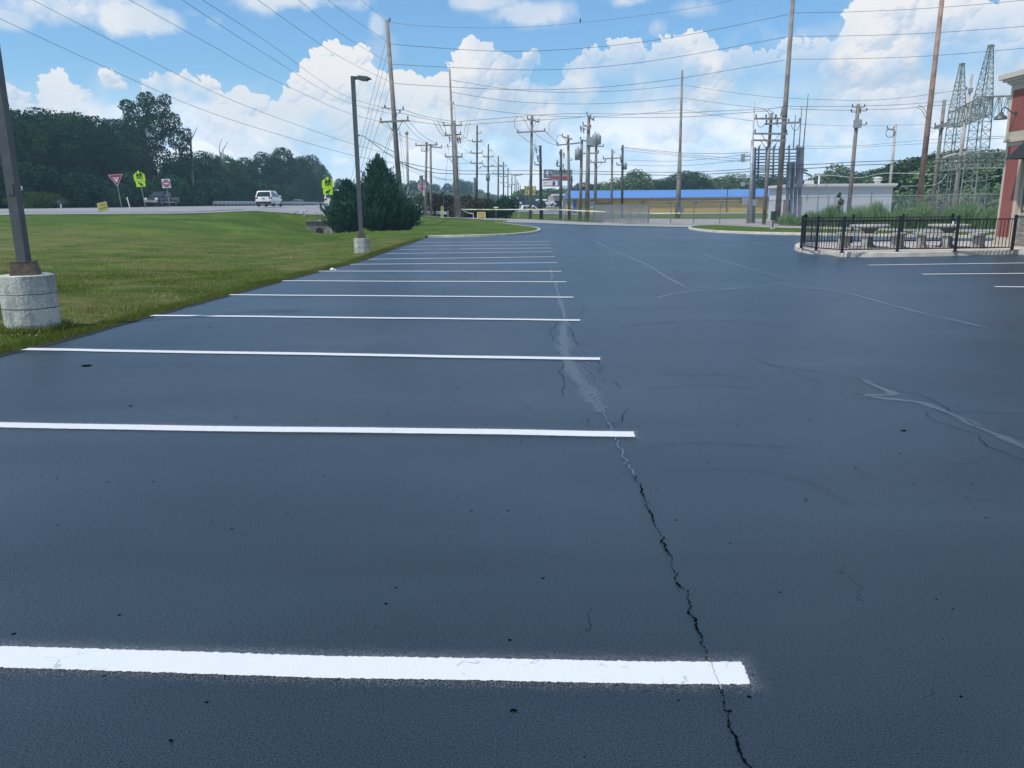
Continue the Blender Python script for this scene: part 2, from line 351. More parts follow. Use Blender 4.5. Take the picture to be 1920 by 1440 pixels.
def line_mat():
    """uv.x metres along, uv.y metres across from the centre; solid paint core with worn edge and overspray specks"""
    m = bpy.data.materials.new('fresh_white_line_paint'); m.use_nodes = True; N, L = nodes(m); b = N['Principled BSDF']
    b.inputs['Roughness'].default_value = .5
    def mth(op, a, b_=None, c=None):
        x = N.new('ShaderNodeMath'); x.operation = op
        for i, v in enumerate((a, b_, c)):
            if v is None: continue
            if isinstance(v, (int, float)): x.inputs[i].default_value = v
            else: L.new(v, x.inputs[i])
        return x.outputs[0]
    uv = N.new('ShaderNodeUVMap'); sx = N.new('ShaderNodeSeparateXYZ'); L.new(uv.outputs[0], sx.inputs[0])
    tc = N.new('ShaderNodeTexCoord')
    def noise(s, d, r=.6):
        n = N.new('ShaderNodeTexNoise'); n.inputs['Scale'].default_value = s; n.inputs['Detail'].default_value = d; n.inputs['Roughness'].default_value = r
        L.new(tc.outputs['Object'], n.inputs['Vector']); return n.outputs['Fac']
    ends = mth('MAXIMUM', mth('MULTIPLY', sx.outputs[0], -1), 0.0)           # beyond the right end (negative u)
    av = mth('MAXIMUM', mth('SUBTRACT', mth('ABSOLUTE', sx.outputs[1]), .052), ends)   # distance outside the core
    core = mth('LESS_THAN', mth('ADD', av, mth('MULTIPLY_ADD', noise(70, 3), .018, -.009)), 0.0045)
    sk = noise(300, 2, .7)
    thr = mth('MULTIPLY_ADD', av, 2.4, .52)
    speck = mth('GREATER_THAN', sk, thr)
    fade = mth('LESS_THAN', av, .07)
    al = mth('MAXIMUM', core, mth('MULTIPLY', mth('MULTIPLY', speck, fade), .3))
    L.new(al, b.inputs['Alpha'])
    # hairline cracks in the paint
    vc = N.new('ShaderNodeTexVoronoi'); vc.feature = 'DISTANCE_TO_EDGE'; vc.inputs['Scale'].default_value = 9
    dn = N.new('ShaderNodeTexNoise'); dn.inputs['Scale'].default_value = 20; dn.inputs['Detail'].default_value = 3; L.new(tc.outputs['Object'], dn.inputs['Vector'])
    ad = N.new('ShaderNodeVectorMath'); ad.operation = 'MULTIPLY_ADD'; L.new(dn.outputs['Color'], ad.inputs[0]); ad.inputs[1].default_value = (.1,.1,0); L.new(tc.outputs['Object'], ad.inputs[2])
    L.new(ad.outputs[0], vc.inputs['Vector'])
    hl = mth('MULTIPLY', mth('LESS_THAN', vc.outputs['Distance'], .012), mth('GREATER_THAN', noise(4, 2), .58))
    mx = N.new('ShaderNodeMix'); mx.data_type = 'RGBA'; L.new(mth('MULTIPLY', hl, .6), mx.inputs[0])
    mx.inputs[6].default_value = (.64,.65,.655,1); mx.inputs[7].default_value = (.22,.25,.28,1)
    mv = N.new('ShaderNodeMix'); mv.data_type = 'RGBA'; L.new(mth('MULTIPLY', noise(9,6,.75), .45), mv.inputs[0]); L.new(mx.outputs[2], mv.inputs[6]); mv.inputs[7].default_value = (.55,.58,.6,1)
    L.new(mv.outputs[2], b.inputs['Base Color'])
    bp = N.new('ShaderNodeBump'); bp.inputs['Strength'].default_value = .4; bp.inputs['Distance'].default_value = .004; L.new(noise(200,3), bp.inputs['Height']); L.new(bp.outputs[0], b.inputs['Normal'])
    return m
def grass_mat():
    m = bpy.data.materials.new('mown_grass'); m.use_nodes = True; N, L = nodes(m); b = N['Principled BSDF']; b.inputs['Roughness'].default_value = .95; b.inputs['Specular IOR Level'].default_value = .15
    tc = N.new('ShaderNodeTexCoord')
    def noise(s, d=4, r=.6, sc=None, dist=0):
        n = N.new('ShaderNodeTexNoise'); n.inputs['Scale'].default_value = s; n.inputs['Detail'].default_value = d; n.inputs['Roughness'].default_value = r; n.inputs['Distortion'].default_value = dist
        if sc:
            mp = N.new('ShaderNodeMapping'); mp.inputs['Scale'].default_value = sc; L.new(tc.outputs['Object'], mp.inputs['Vector']); L.new(mp.outputs[0], n.inputs['Vector'])
        else: L.new(tc.outputs['Object'], n.inputs['Vector'])
        return n.outputs['Fac']
    def ramp(fac, stops):
        r = N.new('ShaderNodeValToRGB'); e = r.color_ramp.elements
        e[0].position, e[0].color = stops[0][0], (*stops[0][1], 1); e[1].position, e[1].color = stops[-1][0], (*stops[-1][1], 1)
        for p, c in stops[1:-1]:
            k = e.new(p); k.color = (*c, 1)
        L.new(fac, r.inputs['Fac']); return r.outputs['Color']
    def mix(f, a, c):
        x = N.new('ShaderNodeMix'); x.data_type = 'RGBA'
        if isinstance(f, float): x.inputs[0].default_value = f
        else: L.new(f, x.inputs[0])
        for i, v in ((6, a), (7, c)):
            if isinstance(v, tuple): x.inputs[i].default_value = (*v, 1)
            else: L.new(v, x.inputs[i])
        return x.outputs[2]
    def rng(f, lo, hi):
        r = N.new('ShaderNodeMapRange'); r.inputs[1].default_value = lo; r.inputs[2].default_value = hi; L.new(f, r.inputs[0]); return r.outputs[0]
    basec = ramp(noise(.35, 6, .7), [(.32, (.040,.076,.010)), (.5, (.066,.112,.016)), (.68, (.108,.152,.024))])
    # dry tan thatch on the near verge only (y < 45)
    sx = N.new('ShaderNodeSeparateXYZ'); L.new(tc.outputs['Object'], sx.inputs[0])
    near = N.new('ShaderNodeMapRange'); near.inputs[1].default_value = 46; near.inputs[2].default_value = 36; L.new(sx.outputs[1], near.inputs[0])
    dry = rng(noise(.45, 6, .75, (.8, 1.3, 1), .5), .44, .58)
    ml = N.new('ShaderNodeMath'); ml.operation = 'MULTIPLY'; L.new(dry, ml.inputs[0]); L.new(near.outputs[0], ml.inputs[1])
    m2 = N.new('ShaderNodeMath'); m2.operation = 'MULTIPLY'; L.new(ml.outputs[0], m2.inputs[0]); m2.inputs[1].default_value = .85
    c = mix(m2.outputs[0], basec, (.165,.140,.060))
    lime = rng(noise(.28, 3, .5, (.8, 1.5, 1), .3), .635, .66)
    c = mix(lime, c, (.095,.155,.018))
    fine = ramp(noise(26, 5, .75), [(.3, (.55,.55,.5)), (.7, (1.4,1.4,1.35))])
    mm = N.new('ShaderNodeMix'); mm.data_type = 'RGBA'; mm.blend_type = 'MULTIPLY'; mm.inputs[0].default_value = 1; L.new(c, mm.inputs[6]); L.new(fine, mm.inputs[7])
    f2 = ramp(noise(3.2, 4, .7, (.6, 1.6, 1)), [(.3, (.75,.78,.75)), (.7, (1.2,1.18,1.15))])
    m3 = N.new('ShaderNodeMix'); m3.data_type = 'RGBA'; m3.blend_type = 'MULTIPLY'; m3.inputs[0].default_value = 1; L.new(mm.outputs[2], m3.inputs[6]); L.new(f2, m3.inputs[7])
    L.new(m3.outputs[2], b.inputs['Base Color'])
    bp = N.new('ShaderNodeBump'); bp.inputs['Strength'].default_value = .8; bp.inputs['Distance'].default_value = .05; L.new(noise(14, 6, .8), bp.inputs['Height']); L.new(bp.outputs[0], b.inputs['Normal'])
    return m
M['asphalt'] = asphalt_mat(); M['line'] = line_mat(); M['grass'] = grass_mat()
M['sealer'] = overlay_mat('lighter_crack_sealer', (.125,.160,.195), .5, .27, 22, .38, .62)
M['scuff'] = overlay_mat('dark_tyre_scuff', (.012,.017,.024), .10, .5, 7, .35, .7)
M['crackdark'] = mat('open_crack', (.002,.005,.009), 1.0, spec=0.)
# ------------------------------------------------------------------ ground
def grid_axis(a, b, fine, far0, far1, n):
    mid = list(np.arange(a, b, fine)) + [b]
    lo = [a - (a-far0)*((i/n)**1.8) for i in range(n, 0, -1)]; hi = [b + (far1-b)*((i/n)**1.8) for i in range(1, n+1)]
    return np.array(lo+mid+hi)
gx = np.unique(np.concatenate([grid_axis(-40, 40, .9, -900, 900, 34), np.arange(-16, -3.5, .35)]))
gy = np.unique(np.concatenate([grid_axis(-6, 110, .9, -50, 900, 34), np.arange(4, 44, .45)]))
X, Y = np.meshgrid(gx, gy); Z = Hn(X, Y)
micro = np.where(inside(X, Y), 0, np.minimum(edist(X, Y), 1)*.03)*(np.sin(X*1.7+np.sin(Y*.9)*2)*np.sin(Y*1.3+1))
Z = Z + np.where((Y < 55), micro, 0)
nx, ny = len(gx), len(gy)
me = bpy.data.meshes.new('ground'); vs = np.stack([X.ravel(), Y.ravel(), Z.ravel()], 1)
idx = np.arange(nx*ny).reshape(ny, nx); q = np.stack([idx[:-1,:-1].ravel(), idx[:-1,1:].ravel(), idx[1:,1:].ravel(), idx[1:,:-1].ravel()], 1)
def fill_mesh(me, vs, quads):
    k = quads.shape[1]
    me.vertices.add(len(vs)); me.vertices.foreach_set('co', vs.astype(np.float32).ravel())
    me.loops.add(quads.size); me.loops.foreach_set('vertex_index', quads.astype(np.int32).ravel())
    me.polygons.add(len(quads)); me.polygons.foreach_set('loop_start', np.arange(0, quads.size, k, dtype=np.int32))
    me.update(calc_edges=True)
fill_mesh(me, vs, q)
g = link('ground', me, M['grass'], smooth=True); tag(g, kind='structure')
# parking lot sheet
from mathutils.geometry import tessellate_polygon
def sheet(name, poly, z, m, parent=None, th=None):
    vs = [Vector((x, y, z)) for x, y in poly]; tri = tessellate_polygon([vs]); mb = MB(); fs = []
    for t in tri:
        a, b, c = (vs[i] for i in t); fs.append(tuple(t) if (b-a).cross(c-a).z > 0 else tuple(reversed(t)))
    mb.add(vs, fs); return obj(name, mb, m, parent)
# ragged sealed edge along the verge
rag = []
for i in range(len(edge)-1):
    a, b = edge[i], edge[i+1]; n = max(1, int((b-a).length/.25))
    for k in range(n):
        p = a.lerp(b, k/n); rag.append((p.x + random.uniform(-.04,.05)*(1 if p.y > 1 else 0), p.y))
rag += [(edge[-1].x, edge[-1].y)]
lot_outline = rag + lot_poly[len(edge):]
lot = tag(sheet('parking_lot', lot_outline, 0, M['asphalt']), kind='structure')
def ribbon(name, pts, wid, z, m, parent, uvm=False, smooth=True):
    """flat ribbon on the ground through (x,y) points; uv.y runs 0..1 across"""
    pts = [Vector((p[0], p[1])) for p in pts]; vs = []; uv = []
    wd = wid if isinstance(wid, (list, tuple)) else [wid]*len(pts); s = 0
    for i, p in enumerate(pts):
        d = (pts[min(i+1,len(pts)-1)]-pts[max(i-1,0)]).normalized(); n = Vector((-d.y, d.x)); w = wd[i]/2
        if i: s += (p-pts[i-1]).length
        vs += [(p.x-n.x*w, p.y-n.y*w, z), (p.x+n.x*w, p.y+n.y*w, z)]; uv += [(s, 0), (s, 1)]
    fs = [(2*i, 2*i+2, 2*i+3, 2*i+1) for i in range(len(pts)-1)]
    mb = MB(); mb.add(vs, fs); o = obj(name, mb, m, parent); l = o.data.uv_layers.new(name='UVMap')
    for lp in o.data.loops: l.data[lp.index].uv = uv[lp.vertex_index]
    return o
def jag(pts, amp, step):
    out = []
    for i in range(len(pts)-1):
        a = Vector(pts[i][:2]); b = Vector(pts[i+1][:2]); n = max(1, int((b-a).length/step)); d = (b-a).normalized(); nn = Vector((-d.y, d.x))
        for k in range(n):
            p = a.lerp(b, k/n) + (nn*random.gauss(0, amp) if (k or i) else Vector((0,0))); out.append((p.x, p.y))
    out.append(tuple(pts[-1][:2])); return out
def spline(pts, n=6):
    pts = [Vector(p) for p in pts]; out = []
    for i in range(len(pts)-1):
        p0 = pts[max(i-1,0)]; p1 = pts[i]; p2 = pts[i+1]; p3 = pts[min(i+2,len(pts)-1)]
        for k in range(n):
            t = k/n; out.append(.5*((2*p1)+(p2-p0)*t+(2*p0-5*p1+4*p2-p3)*t*t+(3*p1-p0-3*p2+p3)*t**3))
    out.append(pts[-1]); return out
# stall lines (left bay)
def paint_line(pa, pb, w=.115):
    """pa left end, pb right end on the lot plane"""
    a = Vector(pa[:2]); b = Vector(pb[:2]); L_ = (b-a).length; d = (b-a)/L_; n = Vector((-d.y, d.x)); hw = .25; ext = .2
    k = 12; vs = []; uv = []
    for i in range(k+1):
        s = -ext + (L_+ext)*i/k      # s measured from the right end leftwards
        wob = 0.009*math.sin(s*1.9+a.y)+.004*math.sin(s*5.3+a.x*3) ; p = b - d*s + n*wob
        vs += [(p.x-n.x*hw, p.y-n.y*hw, .0075), (p.x+n.x*hw, p.y+n.y*hw, .0075)]; uv += [(s, -hw*.104/w), (s, hw*.104/w)]
    mb = MB(); mb.add(vs, [(2*i, 2*i+1, 2*i+3, 2*i+2) for i in range(k)]); o = obj('stall_line', mb, M['line'], lot); l = o.data.uv_layers.new(name='UVMap')
    for lp in o.data.loops: l.data[lp.index].uv = uv[lp.vertex_index]
Rends = [(1397,1267),(1188,815.5),(1124,674),(1087,601),(1074,558),(1061,529),(1052,509.3),(1043,493),(1039.5,481.8),(1036,472.4),(1033,465.3),(1031.3,459),(1027.6,453)]
Lends = [(0,1237),(0,799),(43,655.5),(283,592),(429,553.2),(528,527),(596,508.8),(655,496),(690,486.5),(722,476),(750,468.3),(768,461.5),(780,455)]
for i, (l_, r_) in enumerate(zip(Lends, Rends)):
    a, b = G(*l_), G(*r_)
    if i < 2: a = b + (a-b).normalized()*6.15
    else: a = a + (b-a).normalized()*.02
    paint_line(a, b)
for l_, r_ in (((1628,497.5),(1920,493.5)), ((1730,514.7),(1920,513)), ((1866,538),(1920,538.5))):
    a, b = G(*l_), G(*r_); e = a + (b-a).normalized()*5.6
    paint_line(e, a)      # open end is at a
# ragged dark dirt and thatch where the turf meets the sealed edge
M['dirt'] = overlay_mat('edge_dirt', (.012,.013,.010), .95, .95, 9, .30, .52)
ep = [(p.x+.02, p.y) for p in edge if p.y > 0]; ep = jag(ep, .012, .2); ribbon('edge_dirt', ep, .26, .0055, M['dirt'], lot)
# cracks
cr = [(1408,1445),(1378,1385),(1352,1296),(1338,1262),(1318,1200),(1305,1165),(1290,1130),(1262,1070),(1250,1030),(1236,1005),(1225,975),(1208,940),(1200,910),(1190,893)]
pts = jag(jag([G(*c) for c in cr], .009, .035), .0032, .008); n = len(pts)
ribbon('open_crack', pts, [max(.0015, .0062 + .003*math.sin(i*.16) + random.uniform(-.0045,.0045) - (.004 if .45 < i/n < .55 else 0)) for i in range(n)], .0065, M['crackdark'], lot)
pz = jag([G(*c) for c in [(1352,1296),(1346,1281),(1340,1266),(1334,1246)]], .002, .008); M['paint_crack'] = mat('painted_over_crack', (.33,.36,.38), .6); ribbon('painted_over_crack', pz, [.0022+random.uniform(0,.0025) for _ in pz], .0085, M['paint_crack'], lot)
M['sealed_hair'] = mat('sealed_hairline', (.10,.13,.17), .6)
pts = jag([G(*c) for c in [(1190,893),(1178,870),(1165,845),(1158,822),(1145,800),(1130,775),(1122,755),(1108,735),(1095,712)]], .012, .04)
ribbon('sealed_crack', pts, .009, .0065, M['sealed_hair'], lot)
pts = jag([G(*c) for c in [(1110,748),(1125,728),(1120,705),(1100,690),(1092,668)]], .03, .07); ribbon('sealed_crack', pts, .008, .0065, M['sealed_hair'], lot)
pts = jag([G(*c) for c in [(1118,760),(1098,738),(1088,712),(1090,690),(1070,670)]], .03, .07); ribbon('sealed_crack', pts, .008, .0065, M['sealed_hair'], lot)
for c in ([(1140,800),(1160,790),(1178,768)], [(1058,650),(1040,640),(1030,625),(1045,605)], [(1082,648),(1075,625),(1060,606)], [(1120,700),(1128,688),(1120,678)],
          [(1055,742),(1060,715),(1048,698),(1058,682)], [(1128,712),(1150,715),(1165,730)], [(1090,590),(1096,580),(1090,575)], [(1040,615),(1000,618),(960,617)],
          [(1440,684),(1478,690),(1540,700),(1600,710),(1648,722),(1690,735),(1716,740),(1755,752),(1778,768),(1775,771)], [(1775,771),(1850,775),(1925,778)],
          [(1728,770),(1755,790),(1790,803),(1840,818),(1838,824),(1852,838),(1880,850),(1925,866)], [(1400,670),(1430,680),(1480,698),(1540,718)], [(1600,742),(1616,739)], [(1750,768),(1790,780),(1845,805),(1925,825)]):
    pts = jag([G(*k) for k in c], .012, .07); ribbon('hairline_crack', pts, [random.uniform(.002,.0065) for _ in pts], .0066, M['crackdark'], lot)
for c, w in (([(1030,500),(1036,520),(1024,530),(1040,530),(1046,550),(1055,580),(1060,600)], .13), ([(1060,600),(1056,625),(1058,655),(1070,690),(1095,725),(1115,755),(1130,775)], .25),
          ([(1110,448),(1150,470),(1210,495),(1250,520),(1300,545)], .16), ([(1228,560),(1260,552),(1300,546),(1380,541),(1455,535),(1492,529)], .13),
          ([(1310,473),(1350,487),(1400,502),(1450,516),(1494,528)], .17), ([(1455,528),(1478,536),(1560,545),(1620,558),(1680,575),(1740,590),(1800,603),(1870,620)], .13),
          ([(1616,712),(1645,726),(1675,740),(1632,742),(1640,746),(1700,752),(1740,760),(1800,785),(1850,808),(1900,830),(1930,845)], .12), ([(1160,428),(1180,440),(1198,440)], .22)):
    pts = [(p.x,p.y) for p in spline([(G(*k).x,G(*k).y,0) for k in c],5)]; ribbon('crack_sealer', pts, [w*(1+.3*math.sin(i_*.9))*min(1, .15+.3*i_, .15+.3*(len(pts)-1-i_)) for i_ in range(len(pts))], .0045, M['sealer'], lot)
for c, w in (([(1240,700),(1300,705),(1360,703),(1400,712)], .2), ([(1215,838),(1300,833),(1400,834),(1500,842)], .12), ([(1250,886),(1340,881),(1430,886),(1520,905),(1600,948)], .12),
          ([(1210,730),(1330,722),(1420,730)], .2), ([(1600,870),(1625,895),(1650,902)], .08), ([(1160,612),(1260,605),(1400,600)], .3), ([(70,680),(120,670),(150,668)], .12),
          ([(200,568),(300,560),(350,566)], .2), ([(1120,430),(1200,426),(1260,428)], 1.2), ([(1350,455),(1450,450),(1560,462)], 1.5)):
    pts = jag([G(*k) for k in c], .01, .25); ribbon('tyre_scuff', pts, w, .0042, M['scuff'], lot)
mb = MB()
for px, py, s in ((962,1334,.011),(320,1391,.008),(245,762,.02),(395,615,.03),(1694,808,.02),(163,686,.05)):
    c = G(px, py); mb.add([(c.x+s*math.cos(t)*random.uniform(.6,1.5), c.y+s*math.sin(t)*random.uniform(.4,1.1), .0048) for t in [i*PI/4 for i in range(8)]], [tuple(range(8))])
obj('pothole', mb, M['crackdark'], lot)
# draped strips: roads and paths that follow the terrain
def drape(name, A, B, m, off, nu=10, step=2.0, parent=None):
    """A and B: matching lists of (x,y) edge points"""
    a2, b2 = [], []
    for i in range(len(A)-1):
        n = max(1, int(max((Vector(A[i+1])-Vector(A[i])).length, (Vector(B[i+1])-Vector(B[i])).length)/step))
        for k in range(n): a2.append(Vector(A[i]).lerp(Vector(A[i+1]), k/n)); b2.append(Vector(B[i]).lerp(Vector(B[i+1]), k/n))
    a2.append(Vector(A[-1])); b2.append(Vector(B[-1])); a2 = np.array([tuple(v) for v in a2]); b2 = np.array([tuple(v) for v in b2])
    t = np.linspace(0, 1, nu+1)[None,:,None]; g_ = a2[:,None,:]*(1-t)+b2[:,None,:]*t
    z = Hn(g_[...,0], g_[...,1]); z = np.maximum(z, -.002) + off
    vs = np.concatenate([g_, z[...,None]], 2).reshape(-1, 3); k = nu+1; r = len(a2)
    ii = np.arange(r*k).reshape(r, k); q = np.stack([ii[:-1,:-1].ravel(), ii[1:,:-1].ravel(), ii[1:,1:].ravel(), ii[:-1,1:].ravel()], 1)
    me = bpy.data.meshes.new(name); fill_mesh(me, vs, q); o = link(name, me, m, parent, True)
    if me.polygons[0].normal.z < 0: me.flip_normals()
    return o
def XY(px, py, Y): q = P(px, py, Y); return (q.x, q.y)
lo = [XY(600,403,63), XY(700,404,76), XY(790,407,86)] + [XY(900,411,84)] + [(p.x, p.y) for p in street_lo] + [XY(2300,440,38), (60,34)]
hi = [XY(600,402,72), XY(700,403,86), XY(790,405,103), XY(900,409,93), XY(955,411,91), XY(1000,412,90), XY(1100,416,79), XY(1180,419,70), XY(1300,420.5,65), XY(1440,422,60), XY(1500,423,57.7), XY(1700,428,49), XY(1870,429,46.6), XY(2300,431,44.5), (60,42)]
lo.insert(4, XY(930,413.5,83))
lo = lo[:3] + [XY(900,411,84), XY(955,416.0,82)] + [(p.x, p.y) for p in street_lo[1:]] + [XY(2300,440,38), (60,34)]
tag(drape('street', lo, hi, M['street'], .035, 8, 2.5), kind='structure')
# main road and side road on the bank
tag(drape('side_road', [(-140,50),(-100,52),XY(-400,401,53),XY(50,401,54),XY(200,401,54.6),XY(400,399.5,57.5),XY(520,400.5,59.5),XY(600,402,62.2),XY(632,403,62.5)],
      [(-140,85),(-100,85),(-70,82),(-56,78),(-46,77),(-34,78),(-26,77),(-20,75),(-17,74)], M['road'], .03, 14, 2.5), kind='structure')
tag(drape('highway', [(-64,60),(-63,77),(-62,120),(-60,200),(-50,300),(-32,400),(-26,600),(-10,899)], [(-17,60),(-16.5,77),(-15,120),(-12,200),(-6,300),(4,400),(8,600),(22,899)], M['road'], .05, 14, 5), kind='structure')
# gravel yard and field of the substation
tag(drape('gravel_yard', [XY(1130,417,75), XY(1220,419,69.5), XY(1300,420,66), XY(1440,421.5,61), XY(1500,422,59.5), XY(1900,428,48)],
          [XY(1130,408,100), XY(1220,409,100), XY(1300,411,95), XY(1440,411,92), XY(1500,411,92), XY(1900,411,90)], M['gravel'], .03, 6, 3), kind='structure')
M['lot_far'] = mat('far_lot_asphalt', (.16,.17,.18), .9)
tag(drape('far_road', [XY(1000,402,118), XY(1060,402,118), XY(1200,401,128), XY(1500,401,130), XY(1900,401,130)], [XY(1000,399,126), XY(1060,399,126), XY(1200,399.4,137), XY(1500,399.4,139), XY(1900,399,139)], M['street'], .06, 4, 5), kind='structure')
tag(drape('far_car_park', [(-4,128),(8,128)], [(0,190),(24,190)], M['lot_far'], .06, 8, 5), kind='structure')
# kerbs
def kerb(name, pts, inward, label, w=.16, h=.13, m=None):
    """pts xy of the outer (lot side) foot; inward = +1 means island lies to the left of travel"""
    pts = [Vector(p[:2]) for p in pts]; vs = []
    for i, p in enumerate(pts):
        d = (pts[min(i+1,len(pts)-1)]-pts[max(i-1,0)]).normalized(); n = Vector((-d.y, d.x))*inward
        for o_, z in ((-.0, -.02), (.02, h-.02), (.045, h), (w, h), (w, -.02)): q_ = p+n*o_; vs.append((q_.x, q_.y, z))
    fs = []
    for i in range(len(pts)-1):
        for j in range(4):
            f_ = (i*5+j, i*5+j+1, (i+1)*5+j+1, (i+1)*5+j); fs.append(f_ if inward < 0 else f_[::-1])
    mb = MB(); mb.add(vs, fs); o = obj(name, mb, m or M['kerb']); tag(o, kind='structure'); return o
kl = spline([(p.x, p.y, 0) for p in kerb_l[1:]], 5)
kerb('kerb', [(p.x, p.y) for p in kl], 1, '')
# grass just inside the left kerb, raised to kerb height (a low mound)
mb = MB(); pts = [(p.x, p.y) for p in kl]; rows = 6; vs = []
for i, p in enumerate(pts):
    d = (Vector(pts[min(i+1,len(pts)-1)])-Vector(pts[max(i-1,0)])).normalized(); n = Vector((-d.y, d.x)); wd = min(3.0, .5+i*.35)
    for k in range(rows+1):
        t = k/rows; xx = p[0]+n.x*(.15+wd*t); yy = p[1]+n.y*(.15+wd*t); h = H(xx, yy); vs.append((xx, yy, .118*(1-t)+(max(h, .0)-.02)*t))
fs = [(i*(rows+1)+k, (i+1)*(rows+1)+k, (i+1)*(rows+1)+k+1, i*(rows+1)+k+1) for i in range(len(pts)-1) for k in range(rows)]
mb.add(vs, fs); o = obj('grass_mound', mb, M['grass'], smooth=True); tag(o, kind='structure')
if o.data.polygons[5].normal.z < 0: o.data.flip_normals()
# right island
isl_px = [(1870,446.4),(1780,445.6),(1700,444.2),(1600,442.6),(1500,441),(1420,439.2),(1350,436.6),(1315,433.8),(1296,431),(1290,428.8),(1297,426.6),(1320,425.4),(1350,425),(1400,427),(1440,429),(1500,431),(1700,437),(1870,438.6)]
isl = [G(*k) for k in isl_px]; isl = [Vector((isl[0].x+14, isl[0].y-.6, 0))] + isl + [Vector((isl[-1].x+12, isl[-1].y-1.2, 0))]
isp = [(p.x, p.y) for p in spline([(p.x, p.y, 0) for p in isl], 4)]
kerb('kerb', isp, -1, '')
ins = []
for i, p in enumerate(isp):
    d = (Vector(isp[min(i+1,len(isp)-1)])-Vector(isp[max(i-1,0)])).normalized(); n = Vector((d.y, -d.x)); ins.append((p[0]+n.x*.15, p[1]+n.y*.15))
tag(sheet('grass_island', ins, .118, M['grass']), kind='structure')
# enclosure slab with kerb face
sl_px = [(1920+140,474.5),(1920,476.5),(1850,478.2),(1760,480.5),(1660,482),(1590,482),(1560,480.5),(1530,477.5),(1505,473.8),(1492,469.8),(1489,466),(1493,463),(1502,460.5)]
slp = [(p.x, p.y) for p in spline([(G(*k).x, G(*k).y, 0) for k in sl_px], 4)]
kerb('kerb', slp, -1, '', w=.15, h=.14)
ins = []
for i, p in enumerate(slp):
    d = (Vector(slp[min(i+1,len(slp)-1)])-Vector(slp[max(i-1,0)])).normalized(); n = Vector((d.y, -d.x)); ins.append((p[0]+n.x*.15, p[1]+n.y*.15))
back = [(G(1505,457,.14).x, 29.6), (24.5, 29.6), (24.5, ins[0][1])]
tag(sheet('patio', ins+back, .137, M['slab']), kind='structure')
# kerb end of the next bay at the right frame edge
a = G(1893,475.5); b = G(1912,480); kb = [(a.x+7,a.y+.3),(a.x+.9,a.y+.35),(a.x+.1,a.y+.1),(a.x-.02,a.y-.3),(a.x+.25,a.y-.75),(a.x+.9,a.y-.9),(a.x+7,a.y-.9)]
k2 = [(p.x,p.y) for p in spline([(x,y,0) for x,y in kb],4)]
tag(obj('kerb', MB().prism(k2[::-1] if False else k2, -.02, .14), M['kerb']), kind='structure')
# ------------------------------------------------------------------ light and sky
SUN_EL = math.radians(60); SUN_H = Vector((-.82, -.57)).normalized()
to_sun = Vector((SUN_H.x*math.cos(SUN_EL), SUN_H.y*math.cos(SUN_EL), math.sin(SUN_EL)))
sl = bpy.data.lights.new('sun', 'SUN'); sl.energy = 3.9; sl.angle = math.radians(.5); sl.color = (1, .955, .89)
so = bpy.data.objects.new('sun', sl); bpy.context.scene.collection.objects.link(so); so.rotation_euler = to_sun.to_track_quat('Z', 'Y').to_euler()
W = bpy.data.worlds.new('World'); bpy.context.scene.world = W; W.use_nodes = True
N, L = W.node_tree.nodes, W.node_tree.links; N.clear()
def nn(t, **k):
    n = N.new(t)
    for a, v in k.items(): setattr(n, a, v)
    return n
def mth(op, a, b_=None, c=None, clamp=False):
    x = nn('ShaderNodeMath', operation=op, use_clamp=clamp)
    for i, v in enumerate((a, b_, c)):
        if v is None: continue
        if isinstance(v, (int, float)): x.inputs[i].default_value = v
        else: L.new(v, x.inputs[i])
    return x.outputs[0]
out = nn('ShaderNodeOutputWorld'); bg = nn('ShaderNodeBackground'); bg.inputs['Strength'].default_value = .10
sky = nn('ShaderNodeTexSky', sky_type='NISHITA'); sky.sun_disc = False; sky.sun_elevation = SUN_EL; sky.sun_rotation = math.atan2(SUN_H.x, SUN_H.y)
sky.air_density = 1.1; sky.dust_density = .8; sky.ozone_density = 2.2; sky.altitude = 100
tc = nn('ShaderNodeTexCoord'); sx = nn('ShaderNodeSeparateXYZ'); L.new(tc.outputs['Generated'], sx.inputs[0])
az = mth('ARCTAN2', sx.outputs[0], sx.outputs[1]); el = mth('ARCSINE', sx.outputs[2])
def azel(px, py):
    d = ray(px, py).normalized(); return math.atan2(d.x, d.y), math.asin(d.z)
# clouds: a sky map computed here from shaded puffs, then mixed over the Nishita sky
SW, SH_ = 3072, 1024; KA, KE = 2.2, 2.2
uu = (np.arange(SW)+.5)/SW; vv = (np.arange(SH_)+.5)/SH_
AZ = np.tan((uu-.5)*2*math.atan(KA*PI))/KA; EL = np.tan(vv*math.atan(KE*PI/2))/KE
AX = (AZ*F).astype(np.float32); EY_ = (EL*F).astype(np.float32)     # in 1/1450 rad units
def vnoise(x, y, seed):
    xi = np.floor(x).astype(np.int64); yi = np.floor(y).astype(np.int64); fx = (x-xi).astype(np.float32); fy = (y-yi).astype(np.float32)
    fx = fx*fx*(3-2*fx); fy = fy*fy*(3-2*fy)
    tb = np.random.default_rng(seed).random((256, 256), dtype=np.float32)
    a = tb[yi & 255, xi & 255]; b = tb[yi & 255, (xi+1) & 255]; c = tb[(yi+1) & 255, xi & 255]; d = tb[(yi+1) & 255, (xi+1) & 255]
    return a+(b-a)*fx+(c-a)*fy+(a-b-c+d)*fx*fy
def fbm(X_, Y_, s, o, seed, r=.5):
    out = 0; amp = 1; tot = 0
    for i in range(o): out = out+amp*vnoise(X_/s*2**i+i*17.3, Y_/s*2**i+i*9.1, seed+i); tot += amp; amp *= r
    return out/tot
GX, GY = np.meshgrid(AX, EY_)
wx = (fbm(GX, GY, 22, 5, 11, .62)-.5)*26; wy = (fbm(GX, GY, 22, 5, 31, .62)-.5)*26
